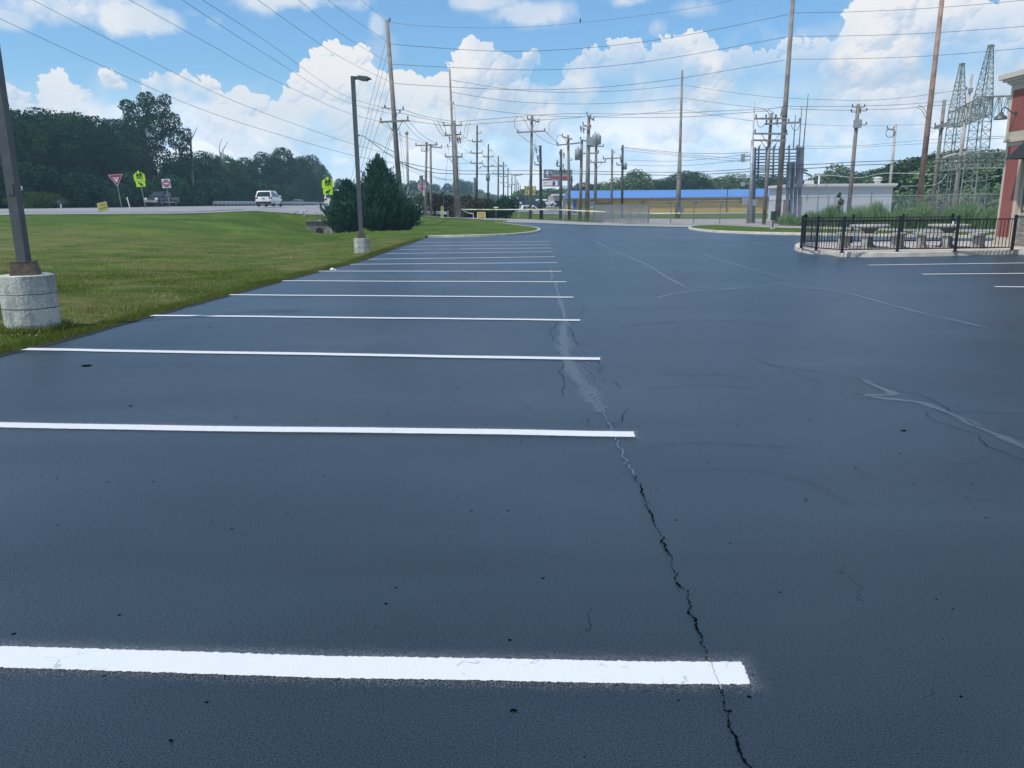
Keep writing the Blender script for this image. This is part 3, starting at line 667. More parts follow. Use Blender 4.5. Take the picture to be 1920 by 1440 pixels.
WX, WY = GX+wx, GY+wy
cumulus = [(112,168,24,26),(142,178,26,22),(128,205,40,34),(160,226,52,26),(22,205,34,30),(52,228,30,20),(205,146,15,10),(224,160,11,9),
 (306,170,34,26),(345,174,32,28),(386,160,22,16),(416,188,24,18),(345,215,72,40),(452,180,24,16),(470,205,40,28),(430,235,60,36),(500,262,60,40),
 (556,180,28,24),(600,158,42,40),(628,106,40,24),(672,106,28,20),(640,160,66,46),(700,178,58,42),(752,180,52,42),(800,196,54,40),(640,225,120,50),(560,240,90,44),
 (880,98,25,23),(906,110,30,30),(938,138,34,34),(888,150,46,46),(855,186,54,42),(992,112,17,16),(984,130,12,10),(930,195,60,46),(1000,190,44,34),(1042,182,24,22),
 (1098,138,34,28),(1118,114,28,22),(1160,102,28,22),(1176,120,40,32),(1120,172,62,46),(1194,106,24,22),(1180,170,70,50),(1232,126,34,32),(1250,88,27,20),(1290,90,33,24),(1300,130,60,46),
 (1262,165,60,44),(1352,136,50,32),(1400,128,50,30),(1442,114,25,18),(1380,180,90,50),(1500,84,38,13),(1520,158,70,50),(1570,126,60,40),(1615,94,34,26),(1650,60,58,40),(1690,18,88,36),(1745,45,78,46),(1640,130,70,50),
 (1720,110,100,56),(1820,58,54,32),(1868,60,54,40),(1860,110,90,46),(1780,160,120,54),(1960,60,60,64),(1640,205,140,50),(1450,225,140,46),(1240,225,140,38),(1030,230,110,38),(820,232,110,42),(-60,190,60,50),(-180,170,80,60),(2060,90,80,70),(2200,60,110,80)]
Hh_ = np.full(GX.shape, -1e3, np.float32); Al = np.zeros(GX.shape, np.float32); Bt = np.zeros(GX.shape, np.float32)
rp = random.Random(5)
def puff(cx, cy, R, z, tone):
    j0, j1 = np.searchsorted(AX, [cx-R-24, cx+R+24]); i0, i1 = np.searchsorted(EY_, [cy-R-24, cy+R+24])
    if j1 <= j0 or i1 <= i0: return
    sl_ = (slice(i0, i1), slice(j0, j1)); d2 = ((WX[sl_]-cx)**2+(WY[sl_]-cy)**2)/(R*R); d = np.sqrt(d2)
    a = np.clip((1.0-d)/.16, 0, 1); a = a*a*(3-2*a); h = np.where(d < 1, z+R*np.sqrt(np.clip(1-d2, 0, 1)), -1e3)
    Al[sl_] = np.maximum(Al[sl_], a); m_ = h > Hh_[sl_]; Hh_[sl_] = np.where(m_, h, Hh_[sl_]); Bt[sl_] = np.where(m_, tone, Bt[sl_])
for bi, (px, py, rx, ry) in enumerate(cumulus):
    a, e = azel(px, py); cx, cy = a*F, e*F; n = int(26+rx*ry/12)
    for k in range(n):
        th = rp.uniform(0, 2*PI); rr_ = rp.uniform(0, 1)**.5; R = min(min(rx, ry), 42)*rp.uniform(.12, .42)*(1.25-.5*rr_)
        x = cx+rx*rr_*math.cos(th)*.92; y = cy+ry*rr_*math.sin(th)*.92
        puff(x, y, max(R, 4), rp.uniform(-4, 4)-rr_*16+R*.5, (y-cy)/ry)
# generic fair-weather cumulus all round the rest of the horizon
for k in range(150):
    a = rp.uniform(.75, PI)*rp.choice((-1, 1)); cx = a*F; cy = rp.uniform(140, 420); s = rp.uniform(35, 100)
    for q_ in range(26): puff(cx+rp.gauss(0, s*.8), cy+rp.uniform(-.25, .5)*s, s*rp.uniform(.2, .45), rp.uniform(-8, 8), rp.uniform(-1, 1))
NZ = fbm(WX, WY, 14, 4, 77, .5)*3.5
gx_ = np.gradient(np.where(Hh_ < -500, 0, Hh_)+NZ, axis=1)/np.gradient(GX, axis=1); gy_ = np.gradient(np.where(Hh_ < -500, 0, Hh_)+NZ, axis=0)/np.gradient(GY, axis=0)
gx_ = np.clip(gx_, -2.0, 2.0); gy_ = np.clip(gy_, -2.0, 2.0); nl = 1/np.sqrt(1+gx_**2+gy_**2); ndl = (-gx_*-.42 + -gy_*.72 + .52)*nl
def blur(a, r):
    for ax in (0, 1):
        c = np.cumsum(np.pad(a, [(r+1, r) if i == ax else (0, 0) for i in (0, 1)], mode='edge'), axis=ax, dtype=np.float64); a = ((np.take(c, range(2*r+1, c.shape[ax]), ax) - np.take(c, range(0, c.shape[ax]-2*r-1), ax))/(2*r+1)).astype(np.float32)
    return a
ndl = .55*blur(ndl, 1)+.25*blur(ndl, 4)+.4*blur(ndl, 14)
mot = fbm(GX, GY, 90, 5, 51, .55)
elv = np.clip((GY-90)/210, 0, 1)
br = .20 + .90*np.clip(ndl, -.3, 1) + .26*Bt + (mot-.5)*1.6 + .22*elv
edge_ = 1-np.clip((blur(Al, 9)-.5)*2, 0, 1); br = br + .16*edge_
br = np.clip(br, 0, 1)[..., None]
shade = np.array([.56,.69,.87], np.float32); midc = np.array([.72,.79,.90], np.float32); hic = np.array([.99,.98,.985], np.float32)
col = np.where(br < .5, shade+(midc-shade)*br*2, midc+(hic-midc)*(br-.5)*2)
hole = fbm(GX, GY, 150, 5, 58, .55); alpha = Al*np.clip((GY-(-20))/120, .35, 1)*np.clip(1-np.clip((hole-.47)*6, 0, .9)*np.clip((300-GY)/90, 0, 1), 0, 1)
# wispy high cloud
sa = np.zeros(GX.shape, np.float32); nz = fbm(WX, WY, 60, 6, 91, .58)
for px, py, rx, ry, st in [(170,18,92,26,1),(235,34,100,22,1),(290,44,50,18,.8),(545,2,90,18,.9),(630,6,60,14,.7),(20,36,30,12,.6),(905,2,70,13,.7),(1000,22,62,18,.75),(1195,0,36,10,.7),(1300,18,40,14,.5),(1232,50,20,16,.6),(708,44,14,20,.6),(720,100,30,30,.3),(205,150,26,16,.4),(1560,60,120,40,.35)]:
    a, e = azel(px, py); d = np.sqrt(((GX-a*F)/rx)**2+((GY-e*F)/ry)**2); sa = np.maximum(sa, st*np.clip((1.25-d)*1.1+(nz-.5)*3.2, 0, 1)*np.clip(1.9-d, 0, 1))
up = np.clip((GY-480)/200, 0, 1); sa = np.maximum(sa, np.clip((nz-.50)*4, 0, .8)*up)
cwisp = (np.array([.76,.84,.94])+(np.array([.95,.96,.98])-np.array([.76,.84,.94]))*np.clip((fbm(GX, GY, 50, 4, 61)-.3)*2, 0, 1)[..., None]).astype(np.float32)
# pale uneven cloud bank low over the horizon
lb = np.clip((235-GY)/110, 0, 1); lb = lb*lb*(3-2*lb); n2 = fbm(GX, GY*2.0, 130, 6, 71, .55); la = lb*np.clip((n2-.22)*2.4+.9*np.clip((170-GY)/110, 0, 1), .4, 1)*.97
n3 = fbm(GX+40, GY*1.6+200, 75, 6, 72, .55)[..., None]; tt_l = np.clip((n3-.40)*4.5, 0, 1); cl = (np.array([.50,.69,.89])*(1-tt_l)+np.array([.86,.89,.95])*tt_l).astype(np.float32)
cl = cl*(1+.48*np.clip((235-GY)/120, 0, 1))[..., None].astype(np.float32)
low = np.clip((105-GY)/90, 0, 1)[..., None]; cl = cl*(1-low*.6)+np.array([1.15,1.28,1.42], np.float32)*low*.6
def over(ca, aa, cb, ab):
    ao = aa+ab*(1-aa); return (ca*aa[..., None]+cb*(ab*(1-aa))[..., None])/np.maximum(ao, 1e-4)[..., None], ao
fadec = np.clip((GY-70)/150, .0, 1); c1, a1_ = over(col, alpha*(.25+.75*fadec), cl, la); c1, a1_ = over(c1, a1_, cwisp, sa)
rgba = np.empty((SH_, SW, 4), np.float32); rgba[..., :3] = c1; rgba[..., 3] = np.clip(a1_, 0, 1)
im = bpy.data.images.new('cloud_map', SW, SH_, alpha=True, float_buffer=True); im.colorspace_settings.name = 'Non-Color'; im.alpha_mode = 'CHANNEL_PACKED'; im.pixels.foreach_set(rgba.ravel()); im.update()
del GX, GY, WX, WY, wx, wy, Hh_, Al, Bt, rgba, col, br
el_ = mth('MAXIMUM', el, 0.0)
U_ = mth('MULTIPLY_ADD', mth('ARCTANGENT', mth('MULTIPLY', az, KA)), .5/math.atan(KA*PI), .5); V_ = mth('MULTIPLY', mth('ARCTANGENT', mth('MULTIPLY', el_, KE)), 1/math.atan(KE*PI/2))
cuv = nn('ShaderNodeCombineXYZ'); L.new(U_, cuv.inputs[0]); L.new(V_, cuv.inputs[1]); ti = nn('ShaderNodeTexImage', image=im, interpolation='Linear', extension='EXTEND'); L.new(cuv.outputs[0], ti.inputs['Vector'])
CK = 10.0
cs = nn('ShaderNodeVectorMath', operation='SCALE'); L.new(ti.outputs['Color'], cs.inputs[0]); cs.inputs['Scale'].default_value = CK*.97
hs = nn('ShaderNodeVectorMath', operation='MULTIPLY'); L.new(sky.outputs[0], hs.inputs[0]); hs.inputs[1].default_value = (.96, 1.34, 1.60)
mxs = nn('ShaderNodeMix', data_type='RGBA'); L.new(ti.outputs['Alpha'], mxs.inputs[0]); L.new(hs.outputs[0], mxs.inputs[6]); L.new(cs.outputs[0], mxs.inputs[7]); c = mxs.outputs[2]
L.new(c, bg.inputs['Color']); L.new(bg.outputs[0], out.inputs['Surface'])
W.cycles.sampling_method = 'MANUAL'; W.cycles.sample_map_resolution = 512
sc = bpy.context.scene; sc.view_settings.view_transform = 'Standard'; sc.view_settings.look = 'None'; sc.view_settings.gamma = 1; sc.view_settings.exposure = 0
sc.cycles.use_denoising = True; sc.cycles.transparent_max_bounces = 24; sc.cycles.max_bounces = 8; sc.cycles.volume_bounces = 0
# ------------------------------------------------------------------ leaves
def leaf_mesh(name, pts, nrm, size, aspect=1.0, m=None, parent=None, up=0.0, jit=.8):
    n = len(pts); pts = np.asarray(pts, float); nrm = np.asarray(nrm, float)
    nr = nrm + RNG.normal(0, jit, (n, 3)); nr /= np.linalg.norm(nr, axis=1, keepdims=True)+1e-9
    t = RNG.normal(0, 1, (n, 3)); t[:,2] += up; t -= nr*(t*nr).sum(1, keepdims=True); t /= np.linalg.norm(t, axis=1, keepdims=True)+1e-9
    b = np.cross(nr, t); s = (size*RNG.uniform(.6, 1.3, n))[:,None]; w = s*aspect
    # diamond / leaf-like quad
    vs = np.stack([pts - t*s*.5, pts + b*w*.42 - t*s*.05, pts + t*s*.5, pts - b*w*.42 + t*s*.08], 1).reshape(-1, 3)
    q = np.arange(n*4).reshape(n, 4); me = bpy.data.meshes.new(name); fill_mesh(me, vs, q)
    a = me.attributes.new('rnd', 'FLOAT', 'FACE'); a.data.foreach_set('value', RNG.uniform(0, 1, n).astype(np.float32))
    return link(name, me, m, parent)
def lobes_points(lobes, n, core=.62):
    L_ = np.array(lobes, float); vol = (L_[:,3]*L_[:,4]+L_[:,4]*L_[:,5]+L_[:,3]*L_[:,5]); pr = vol/vol.sum()
    which = RNG.choice(len(L_), n*2, p=pr); d = RNG.normal(0, 1, (n*2, 3)); d /= np.linalg.norm(d, axis=1, keepdims=True)
    r = core + (1-core)*RNG.uniform(0, 1, n*2)**.55; r *= 1+.12*np.sin(d[:,0]*7+which)*np.sin(d[:,2]*6+which*2)
    p = L_[which,:3] + d*r[:,None]*L_[which,3:6]
    keep = np.ones(len(p), bool)
    for i, l in enumerate(L_):
        q_ = (p-l[:3])/l[3:6]; keep &= ~(((q_**2).sum(1) < .30) & (which != i))
    p, d = p[keep][:n], d[keep][:n]; return p, d
def crown_lobes(h, w, seed, n=16, z0=.12, top=.88):
    r = random.Random(seed); out = []
    for i in range(n):
        t = (i+.5)/n; z = z0 + (top-z0)*t; prof = math.sin(PI*min(1, .25+.72*t))**.7 ; ang = i*2.4+r.uniform(-.4,.4); rad = w*.5*prof*r.uniform(.35,.75)
        s = w*r.uniform(.17,.27)
        out.append((rad*math.cos(ang), rad*math.sin(ang), h*z, s, s, s*r.uniform(.7,1.0)))
    out.append((0, 0, h*.5, w*.3, w*.3, h*.3)); out.append((0, 0, h*(top-.03), w*.16, w*.16, h*.1)); return out
def trunk_mb(h, r, lobes, seed, nb=7):
    rr = random.Random(seed); mb = MB(); pts = [Vector((0,0,-.4))]; x = y = 0
    for i in range(1, 7): x += rr.uniform(-.12,.12); y += rr.uniform(-.12,.12); pts.append(Vector((x, y, h*.75*i/6)))
    mb.tube(pts, [r*(1-.12*i) for i in range(7)], 8)
    for l in rr.sample(lobes, min(nb, len(lobes))):
        i = rr.randint(2, 4); a = pts[i]; b = Vector(l[:3]); c_ = a.lerp(b, .5)+Vector((0,0,rr.uniform(-.3,.6)))
        mb.tube([a, c_, b], [r*.45, r*.25, r*.08], 5)
    return mb
PROTO = {}
def tree_proto(key, h, w, seed, n, size, m, lobes=None, kind='tree', nlobe=16, z0=.12, trunk_r=None):
    lobes = lobes or crown_lobes(h, w, seed, nlobe, z0)
    t = thing('broadleaf_tree', 'x', 'tree'); obj('trunk', trunk_mb(h, trunk_r or h*.018, lobes, seed), M['bark'], t, True)
    p, d = lobes_points(lobes, n); leaf_mesh('crown', p, d, size, .8, m, t, jit=.75); PROTO[key] = [t, h, False]; return t
def put_tree(key, loc, h, label, group=None, rz=None, sxy=1.0):
    t, ph, used = PROTO[key]
    if used: o = copy_tree(t)
    else: o = t; PROTO[key][2] = True
    s = h/ph; o.location = loc; o.scale = (s*sxy, s*sxy, s); o.rotation_euler = (0, 0, rz if rz is not None else random.uniform(0, 6.28)); tag(o, label, 'tree', group); 
    if group is None and 'group' in o: del o['group']
    return o
tree_proto('A', 16, 13, 1, 17000, .46, M['leafdark'], nlobe=20, z0=.10)
tree_proto('B', 15, 11, 2, 15000, .44, M['leafdark'], nlobe=18, z0=.08)
tree_proto('C', 14, 12, 3, 14000, .42, M['leafmid'], nlobe=20, z0=.08)
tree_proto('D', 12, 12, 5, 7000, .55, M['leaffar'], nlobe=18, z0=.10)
big = [(0,0,13,4.6,3.6,3.4),(3,1,15.5,3.4,3,2.6),(-1.5,0,16,3,2.6,2.4),(0,0,9,5.4,4.5,4),(-3,1,13,3.2,3,2.6),(2,-1,14.5,3.2,3,2.6),(-1,0,17.5,3.4,3,2.2),(3,0,18.3,3,2.6,2.0),(6,0,16,2.6,2.4,2),(-5.4,0,15.2,1.8,1.7,1.6),(7.6,0,12.6,2.6,2.4,2.0),(9.2,0,13.6,1.6,1.6,1.4),(-6,0,9,3,3,2.6),(7.5,0,8.2,2.8,2.6,2.4),(-3.4,0,19.0,1.7,1.6,1.3),(1,0,20.2,2.1,2,1.3),(5.4,0,5.2,3,3,2.4),(-4,0,5,3.2,3,2.6),(8.9,0,10.2,1.7,1.6,1.3),(-7.2,0,12.2,1.5,1.5,1.2),(0,2,4,4,4,3),(5.2,0,20,1.6,1.5,1.1)]
tree_proto('BIG', 21.4, 16, 9, 24000, .42, M['leafdark'], lobes=big, trunk_r=.5)
# woodland edge along the far side of the highway; x = -66 line
def at(px, Yd): q = P(px, 400, Yd); return q.x, q.y
wood = [(-150,98,200,'B'),(-60,92,188,'A'),(15,101,197,'C'),(62,108,211,'B'),(105,113,208,'A'),(150,119,214,'B'),(196,126,222,'A'),(250,140,240,'C'),(288,139,173,'BIG'),(350,150,296,'B'),
        (392,158,286,'A'),(432,168,292,'C'),(470,184,297,'B'),(502,205,288,'A'),(535,212,279,'B'),(568,228,296,'A'),(600,262,309,'C'),(640,280,336,'B'),(668,300,344,'A')]
wl = ['leftmost','second','tall pale-topped','wide round','dark domed','flat-topped','dark bushy']
desc = ['dark woodland tree at the far left frame edge, mostly out of view','dark bushy woodland tree behind the near lamp post','spiky-topped woodland tree just right of the near lamp post',
 'dark domed tree above the round hedge bush','dark dense tree above the mailbox','dark tree left of the yield sign with an even top','dark tree directly behind the yield sign','mid green tree filling under the tallest tree',
 'tallest tree of the woodland with airy spreading crown','low dark tree behind the pickup truck beside the bare snag','dark tree right of the bare snag above the guardrail start','mid green tree just below the twin dead branches',
 'dark round tree behind the white suv','dark tree behind the gap between the two moving cars','high domed tree above the small silver car','dark tree sloping down left of the crossing sign by the junipers',
 'knobbly tree directly behind the crossing sign by the junipers','dark tree half hidden behind the smaller juniper','low dark tree hidden behind the big juniper']
for (px, Yd, tp_, k), ds in zip(wood, desc):
    x, y = at(px, Yd); h = P(px, tp_, Yd).z-H(x, y)+.2; put_tree(k, (x, y, H(x, y)-.2), h, ds, 'woodland trees along the highway', rz=(0 if k == 'BIG' else None), sxy=(.84 if k == 'BIG' else 1.0))
# second row behind, closing the gaps
for i, px in enumerate((-110,-20,40,85,130,175,230,330,372,412,452,520,588)):
    Yd = 62/abs((px-960)/1450)*1.16 if px > -50 else 110; x, y = at(px, Yd+8)
    put_tree('AB'[i%2], (x, y, H(x, y)-.2), P(px, [205,205,212,216,216,220,226,300,297,296,302,295,292][i], Yd+8).z-H(x, y), 'second-row woodland tree filling the gap %s' % ['past the left frame edge','behind the near lamp post','over the street name sign','over the round hedge bush','over the mailbox','left of the yield sign','over the yellow crossing sign near the pickup','over the pickup truck','right of the bare snag','over the guardrail end','left of the white suv','over the small silver car','left of the crossing sign by the junipers'][i], 'woodland trees of the second row')
# understorey bushes at the foot of the wood
def bush_proto(key, h, w, n, size, m, seed, name='bush'):
    rr = random.Random(seed); lobes = [(rr.uniform(-w*.3,w*.3), rr.uniform(-w*.3,w*.3), h*rr.uniform(.25,.62), w*rr.uniform(.2,.32), w*rr.uniform(.2,.32), h*rr.uniform(.25,.4)) for _ in range(9)]
    t = thing(name, 'x', 'bush'); p, d = lobes_points(lobes, n, .5); leaf_mesh('foliage', p, d, size, .8, m, t)
    mb = MB()
    for l in lobes[:6]: mb.tube([(0,0,-.2),(l[0]*.4,l[1]*.4,l[2]*.5),l[:3]], [h*.02,h*.014,h*.005], 5)
    obj('stems', mb, M['bark'], t); PROTO[key] = [t, h, False]
bush_proto('U', 5, 8, 4500, .42, M['leafdark'], 3, 'undergrowth_bush')
for i, (px, Yd) in enumerate(((-120,88),(-40,87),(20,93),(70,97),(118,102),(160,108),(205,114),(250,121),(300,129),(345,137),(388,147),(425,157),(462,168),(500,182),(535,197),(566,213),(596,233),(622,255))):
    x, y = at(px, Yd+3); o = put_tree('U', (x, y, H(x, y)-.3), random.uniform(4.5, 6.5), 'x', 'undergrowth at the foot of the woodland')
    tag(o, 'dense dark undergrowth bush at the woodland foot, %s' % ['outside the left frame edge','behind the near lamp post foot','left of the street name sign','behind the hedge bush','behind the mailbox','right of the mailbox','left of the yield sign post','behind the crossing sign post','behind the pickup truck','right of the pickup tailgate','left of the guardrail end','behind the guardrail end','left of the white suv','behind the white suv bonnet','behind the small silver car','right of the small silver car','left of the second crossing sign','behind the second crossing sign'][i], 'bush')
# bare snags
def snag(name, label, base_, tips, r):
    mb = MB(); b = Vector(base_); 
    for t in tips: 
        pts = [b] + [Vector(q) for q in t]; mb.tube(pts, [r*(1-.8*i/(len(pts)-1)) for i in range(len(pts))], 6)
    o = thing(name, label, 'dead tree', b); q = obj('trunk', mb, M['deadbark']); q.data.transform(Matrix.Translation(-b)); q.parent = o
Ys = 140
snag('dead_tree', 'bare grey snag with forked branches right of the tallest tree', base(357,300,Ys), [[P(357,300,Ys),P(357,275,Ys),P(358,255,Ys),P(358,241,Ys)], [P(358,262,Ys),P(364,252,Ys),P(366,246,Ys),P(371,238,Ys)], [P(357,275,Ys),P(353,268,Ys),P(350,262,Ys)], [P(357,268,Ys),P(361,262,Ys)]], .13)
Ys = 165
snag('dead_tree', 'twin bare dead branches rising above the canopy left of the white suv', base(414,300,Ys), [[P(414,300,Ys),P(412,285,Ys),P(411,275,Ys),P(415,262,Ys),P(418,259,Ys)], [P(414,290,Ys),P(420,278,Ys),P(424,271,Ys),P(428,265,Ys)], [P(413,285,Ys),P(406,280,Ys)], [P(418,282,Ys),P(432,283,Ys)]], .12)
# distant trees
LMK = [(700,'smaller juniper'),(725,'tall juniper'),(750,'leaning pole'),(764,'capped slim pole'),(797,'left pole of the close pair'),(808,'right pole of the close pair'),(829,'yellow marker posts'),(854,'tall double pole'),(894,'slim three-arm pole'),(915,'transformer-can pole'),(934,'slim pole in the round bush'),(952,'far receding poles'),(972,'leaning tagged post'),(996,'loop-wire pole'),(1014,'short dark cutout pole'),(1032,'billboard white panel'),(1051,'pole before the billboard'),(1067,'wide low arm pole'),(1089,'hanging transformer pole'),(1102,'thick bracket pole'),(1117,'transformer cluster pole'),(1147,'long side-arm pole'),(1167,'last pole of the cluster'),(1205,'slatted fence end'),(1254,'second wall lamp'),(1275,'two-stage pole'),(1305,'third wall lamp'),(1362,'roof downpipe'),(1388,'last wall lamp'),(1408,'steel riser pole'),(1437,'four-arm pole'),(1460,'tall right pole'),(1490,'lattice frame right end'),(1536,'roof pipe'),(1571,'sapling'),(1597,'forked-top pole'),(1646,'roof vent'),(1669,'coiled cable pole'),(1690,'yellow gable'),(1728,'reddish pole'),(1752,'double side arm pole'),(1778,'left lattice tower'),(1800,'pale pole between the towers'),(1830,'right lattice tower'),(1868,'red building base'),(1905,'red building awning')]
USED = set()
def where(px, head):
    for d, n in sorted((abs(px-x), n) for x, n in LMK):
        x = [a for a, b in LMK if b == n][0]; rel = 'straight behind' if abs(px-x) <= 6 else 'left of' if px < x else 'right of'
        for extra in ('', 'just ' if rel != 'straight behind' else ''):
            t_ = '%s %s%s the %s' % (head, extra, rel, n)
            if t_ not in USED: USED.add(t_); return t_
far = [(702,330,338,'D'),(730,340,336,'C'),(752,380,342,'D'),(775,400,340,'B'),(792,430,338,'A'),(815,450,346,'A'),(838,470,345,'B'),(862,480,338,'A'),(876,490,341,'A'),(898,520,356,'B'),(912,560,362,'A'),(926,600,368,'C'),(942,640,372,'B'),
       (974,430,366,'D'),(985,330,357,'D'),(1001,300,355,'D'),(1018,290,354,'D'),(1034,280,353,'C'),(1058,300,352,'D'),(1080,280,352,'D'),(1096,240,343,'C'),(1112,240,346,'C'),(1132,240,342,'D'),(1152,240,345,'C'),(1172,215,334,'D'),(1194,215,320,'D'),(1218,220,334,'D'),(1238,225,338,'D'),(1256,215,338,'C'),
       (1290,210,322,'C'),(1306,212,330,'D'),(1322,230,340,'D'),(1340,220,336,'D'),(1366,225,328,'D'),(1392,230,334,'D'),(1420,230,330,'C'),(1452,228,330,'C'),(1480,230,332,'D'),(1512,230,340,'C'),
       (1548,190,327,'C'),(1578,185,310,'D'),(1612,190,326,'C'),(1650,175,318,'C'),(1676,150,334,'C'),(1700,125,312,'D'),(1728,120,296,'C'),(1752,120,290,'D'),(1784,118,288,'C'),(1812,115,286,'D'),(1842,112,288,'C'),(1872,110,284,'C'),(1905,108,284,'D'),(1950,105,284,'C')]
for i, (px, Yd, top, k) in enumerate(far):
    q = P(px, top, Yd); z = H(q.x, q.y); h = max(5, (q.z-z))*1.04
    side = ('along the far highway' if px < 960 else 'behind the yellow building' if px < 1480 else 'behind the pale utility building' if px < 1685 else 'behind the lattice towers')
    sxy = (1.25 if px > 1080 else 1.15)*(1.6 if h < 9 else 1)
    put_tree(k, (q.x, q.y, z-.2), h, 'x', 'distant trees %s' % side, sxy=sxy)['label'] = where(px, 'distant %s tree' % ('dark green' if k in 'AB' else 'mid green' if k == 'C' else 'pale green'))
# low far infill hedge rows so no ground shows between far trunks
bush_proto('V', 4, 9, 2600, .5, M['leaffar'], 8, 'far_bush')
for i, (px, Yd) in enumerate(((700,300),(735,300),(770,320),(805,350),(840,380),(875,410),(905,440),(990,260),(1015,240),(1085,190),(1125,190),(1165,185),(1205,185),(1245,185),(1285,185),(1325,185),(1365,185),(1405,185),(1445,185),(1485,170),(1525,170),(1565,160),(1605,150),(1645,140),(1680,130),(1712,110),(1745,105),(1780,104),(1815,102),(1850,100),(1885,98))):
    x, y = at(px, Yd); o = put_tree('V', (x, y, H(x, y)-.3), random.uniform(3.5,5)*(1.3 if Yd > 250 else 1), 'x', 'distant bushes under the far trees'); o['label'] = where(px, 'low pale distant bush'); o['category'] = 'bush'
# brownish shrubs and round bush beside the power line
bush_proto('R', 3, 5, 3500, .30, M['shrubred'], 12, 'reddish_shrub')
for i, (px, py, Yd, h, lb) in enumerate(((840,374,100,3.6,'brownish shrub left of the double power pole'),(872,376,98,3.4,'brownish shrub right of the double power pole'),(898,384,99,2.6,'low brownish shrub behind the framed yellow board'),(918,380,104,3.0,'brownish shrub left of the round dark bush'),(820,378,112,3.4,'brown-green shrub behind the yellow marker posts'))):
    q = P(px, py, Yd); put_tree('R', (q.x, q.y, H(q.x, q.y)-.1), h, lb, 'brownish shrubs below the power lines')['category'] = 'bush'
bush_proto('S', 3.2, 3.6, 4500, .2, M['leafdark'], 15, 'round_bush')
q = P(948, 375, 97); put_tree('S', (q.x, q.y, H(q.x, q.y)-.1), 3.0, 'round dark green bush left of the slim pole with two crossarms', None)['category'] = 'bush'
bush_proto('Hd', 1.9, 4.6, 5000, .16, M['hedge'], 17, 'hedge_bush')
q = P(66, 372, 84); put_tree('Hd', (q.x, q.y, H(q.x, q.y)-.1), 2.0, 'low rounded olive hedge bush across the road near the street name sign', None)['category'] = 'bush'
# ------------------------------------------------------------------ junipers
def juniper(label, base_, h, w, seed, n, lean=0, squat=1.0, peaks=1):
    rr = np.random.default_rng(seed); t = thing('juniper', label, 'juniper', base_)
    nsp = n//13; P_ = []; D_ = []
    tt = rr.uniform(0, 1, nsp)**1.25; ang = rr.uniform(0, 2*PI, nsp)
    prof = (1-tt)**1.0*(.66+.34*np.minimum(1, tt*6)); rad = w*.5*prof*(.38+.62*rr.uniform(0, 1, nsp)**.9)*(1+.20*np.sin(ang*3+tt*9+seed)) + .10; rad = np.where(rr.uniform(0, 1, nsp) < .14, rad*1.28+.12, rad)
    for i in range(nsp):
        o = np.array([rad[i]*.45*math.cos(ang[i])+lean*tt[i], rad[i]*.45*math.sin(ang[i]), tt[i]*h*.9])
        tip = np.array([rad[i]*math.cos(ang[i])+lean*tt[i], rad[i]*math.sin(ang[i]), min(h, tt[i]*h*.93 + rad[i]*rr.uniform(.25,.75) + .12)])
        s = rr.uniform(0.1, 1, 14)[:,None]; pp = o*(1-s)+tip*s + rr.normal(0, .07, (14, 3)); P_.append(pp); D_.append(np.repeat((tip-o)[None], 14, 0))
    lead = np.stack([np.full(160, lean)+rr.normal(0, .10, 160), rr.normal(0, .10, 160), h*rr.uniform(.8, 1.04, 160)], 1); P_.append(lead); D_.append(np.tile([0,0,1.], (160, 1)))
    p = np.concatenate(P_); d = np.concatenate(D_); d /= np.linalg.norm(d, axis=1, keepdims=True)+1e-9; k = len(p)
    tdir = d + rr.normal(0, .35, (k, 3)); tdir[:,2] += .35; tdir /= np.linalg.norm(tdir, axis=1, keepdims=True)
    nr = np.cross(tdir, rr.normal(0, 1, (k, 3))); nr /= np.linalg.norm(nr, axis=1, keepdims=True); b = np.cross(nr, tdir)
    s = rr.uniform(.14, .38, k)[:,None]; wv = s*.30
    vs = np.stack([p-tdir*s*.5, p+b*wv*.5, p+tdir*s*.6, p-b*wv*.5], 1).reshape(-1, 3)
    me = bpy.data.meshes.new('foliage'); fill_mesh(me, vs, np.arange(k*4).reshape(k, 4)); a = me.attributes.new('rnd', 'FLOAT', 'FACE'); a.data.foreach_set('value', rr.uniform(0, 1, k).astype(np.float32))
    link('foliage', me, M['juniper'], t); obj('trunk', MB().tube([(0,0,-.2),(0,0,h*.3),(lean*.5,0,h*.6),(lean,0,h*.95)], [h*.022,h*.018,h*.01,h*.003], 6), M['bark'], t)
    return t
b = base(714, 428, 55.5); b.z = .02
juniper('tall pointed dark juniper, the highest of the clump beside the leaning power pole', b, 4.95, 5.0, 1, 40000)
b = base(655, 428, 55.0); b.z = .0; juniper('smaller dark juniper left of the tall pointed one, behind the lamp post', b, 3.35, 3.4, 2, 20000)
b = base(748, 424, 56.5); b.z = .02; juniper('low spreading juniper with slanting sprays at the right of the clump', b, 2.0, 3.6, 3, 15000, lean=.7)
b = base(636, 426, 57.5); b.z = -.05; juniper('narrow low juniper at the far left of the clump beside the concrete headwall', b, 2.5, 2.0, 4, 10000)
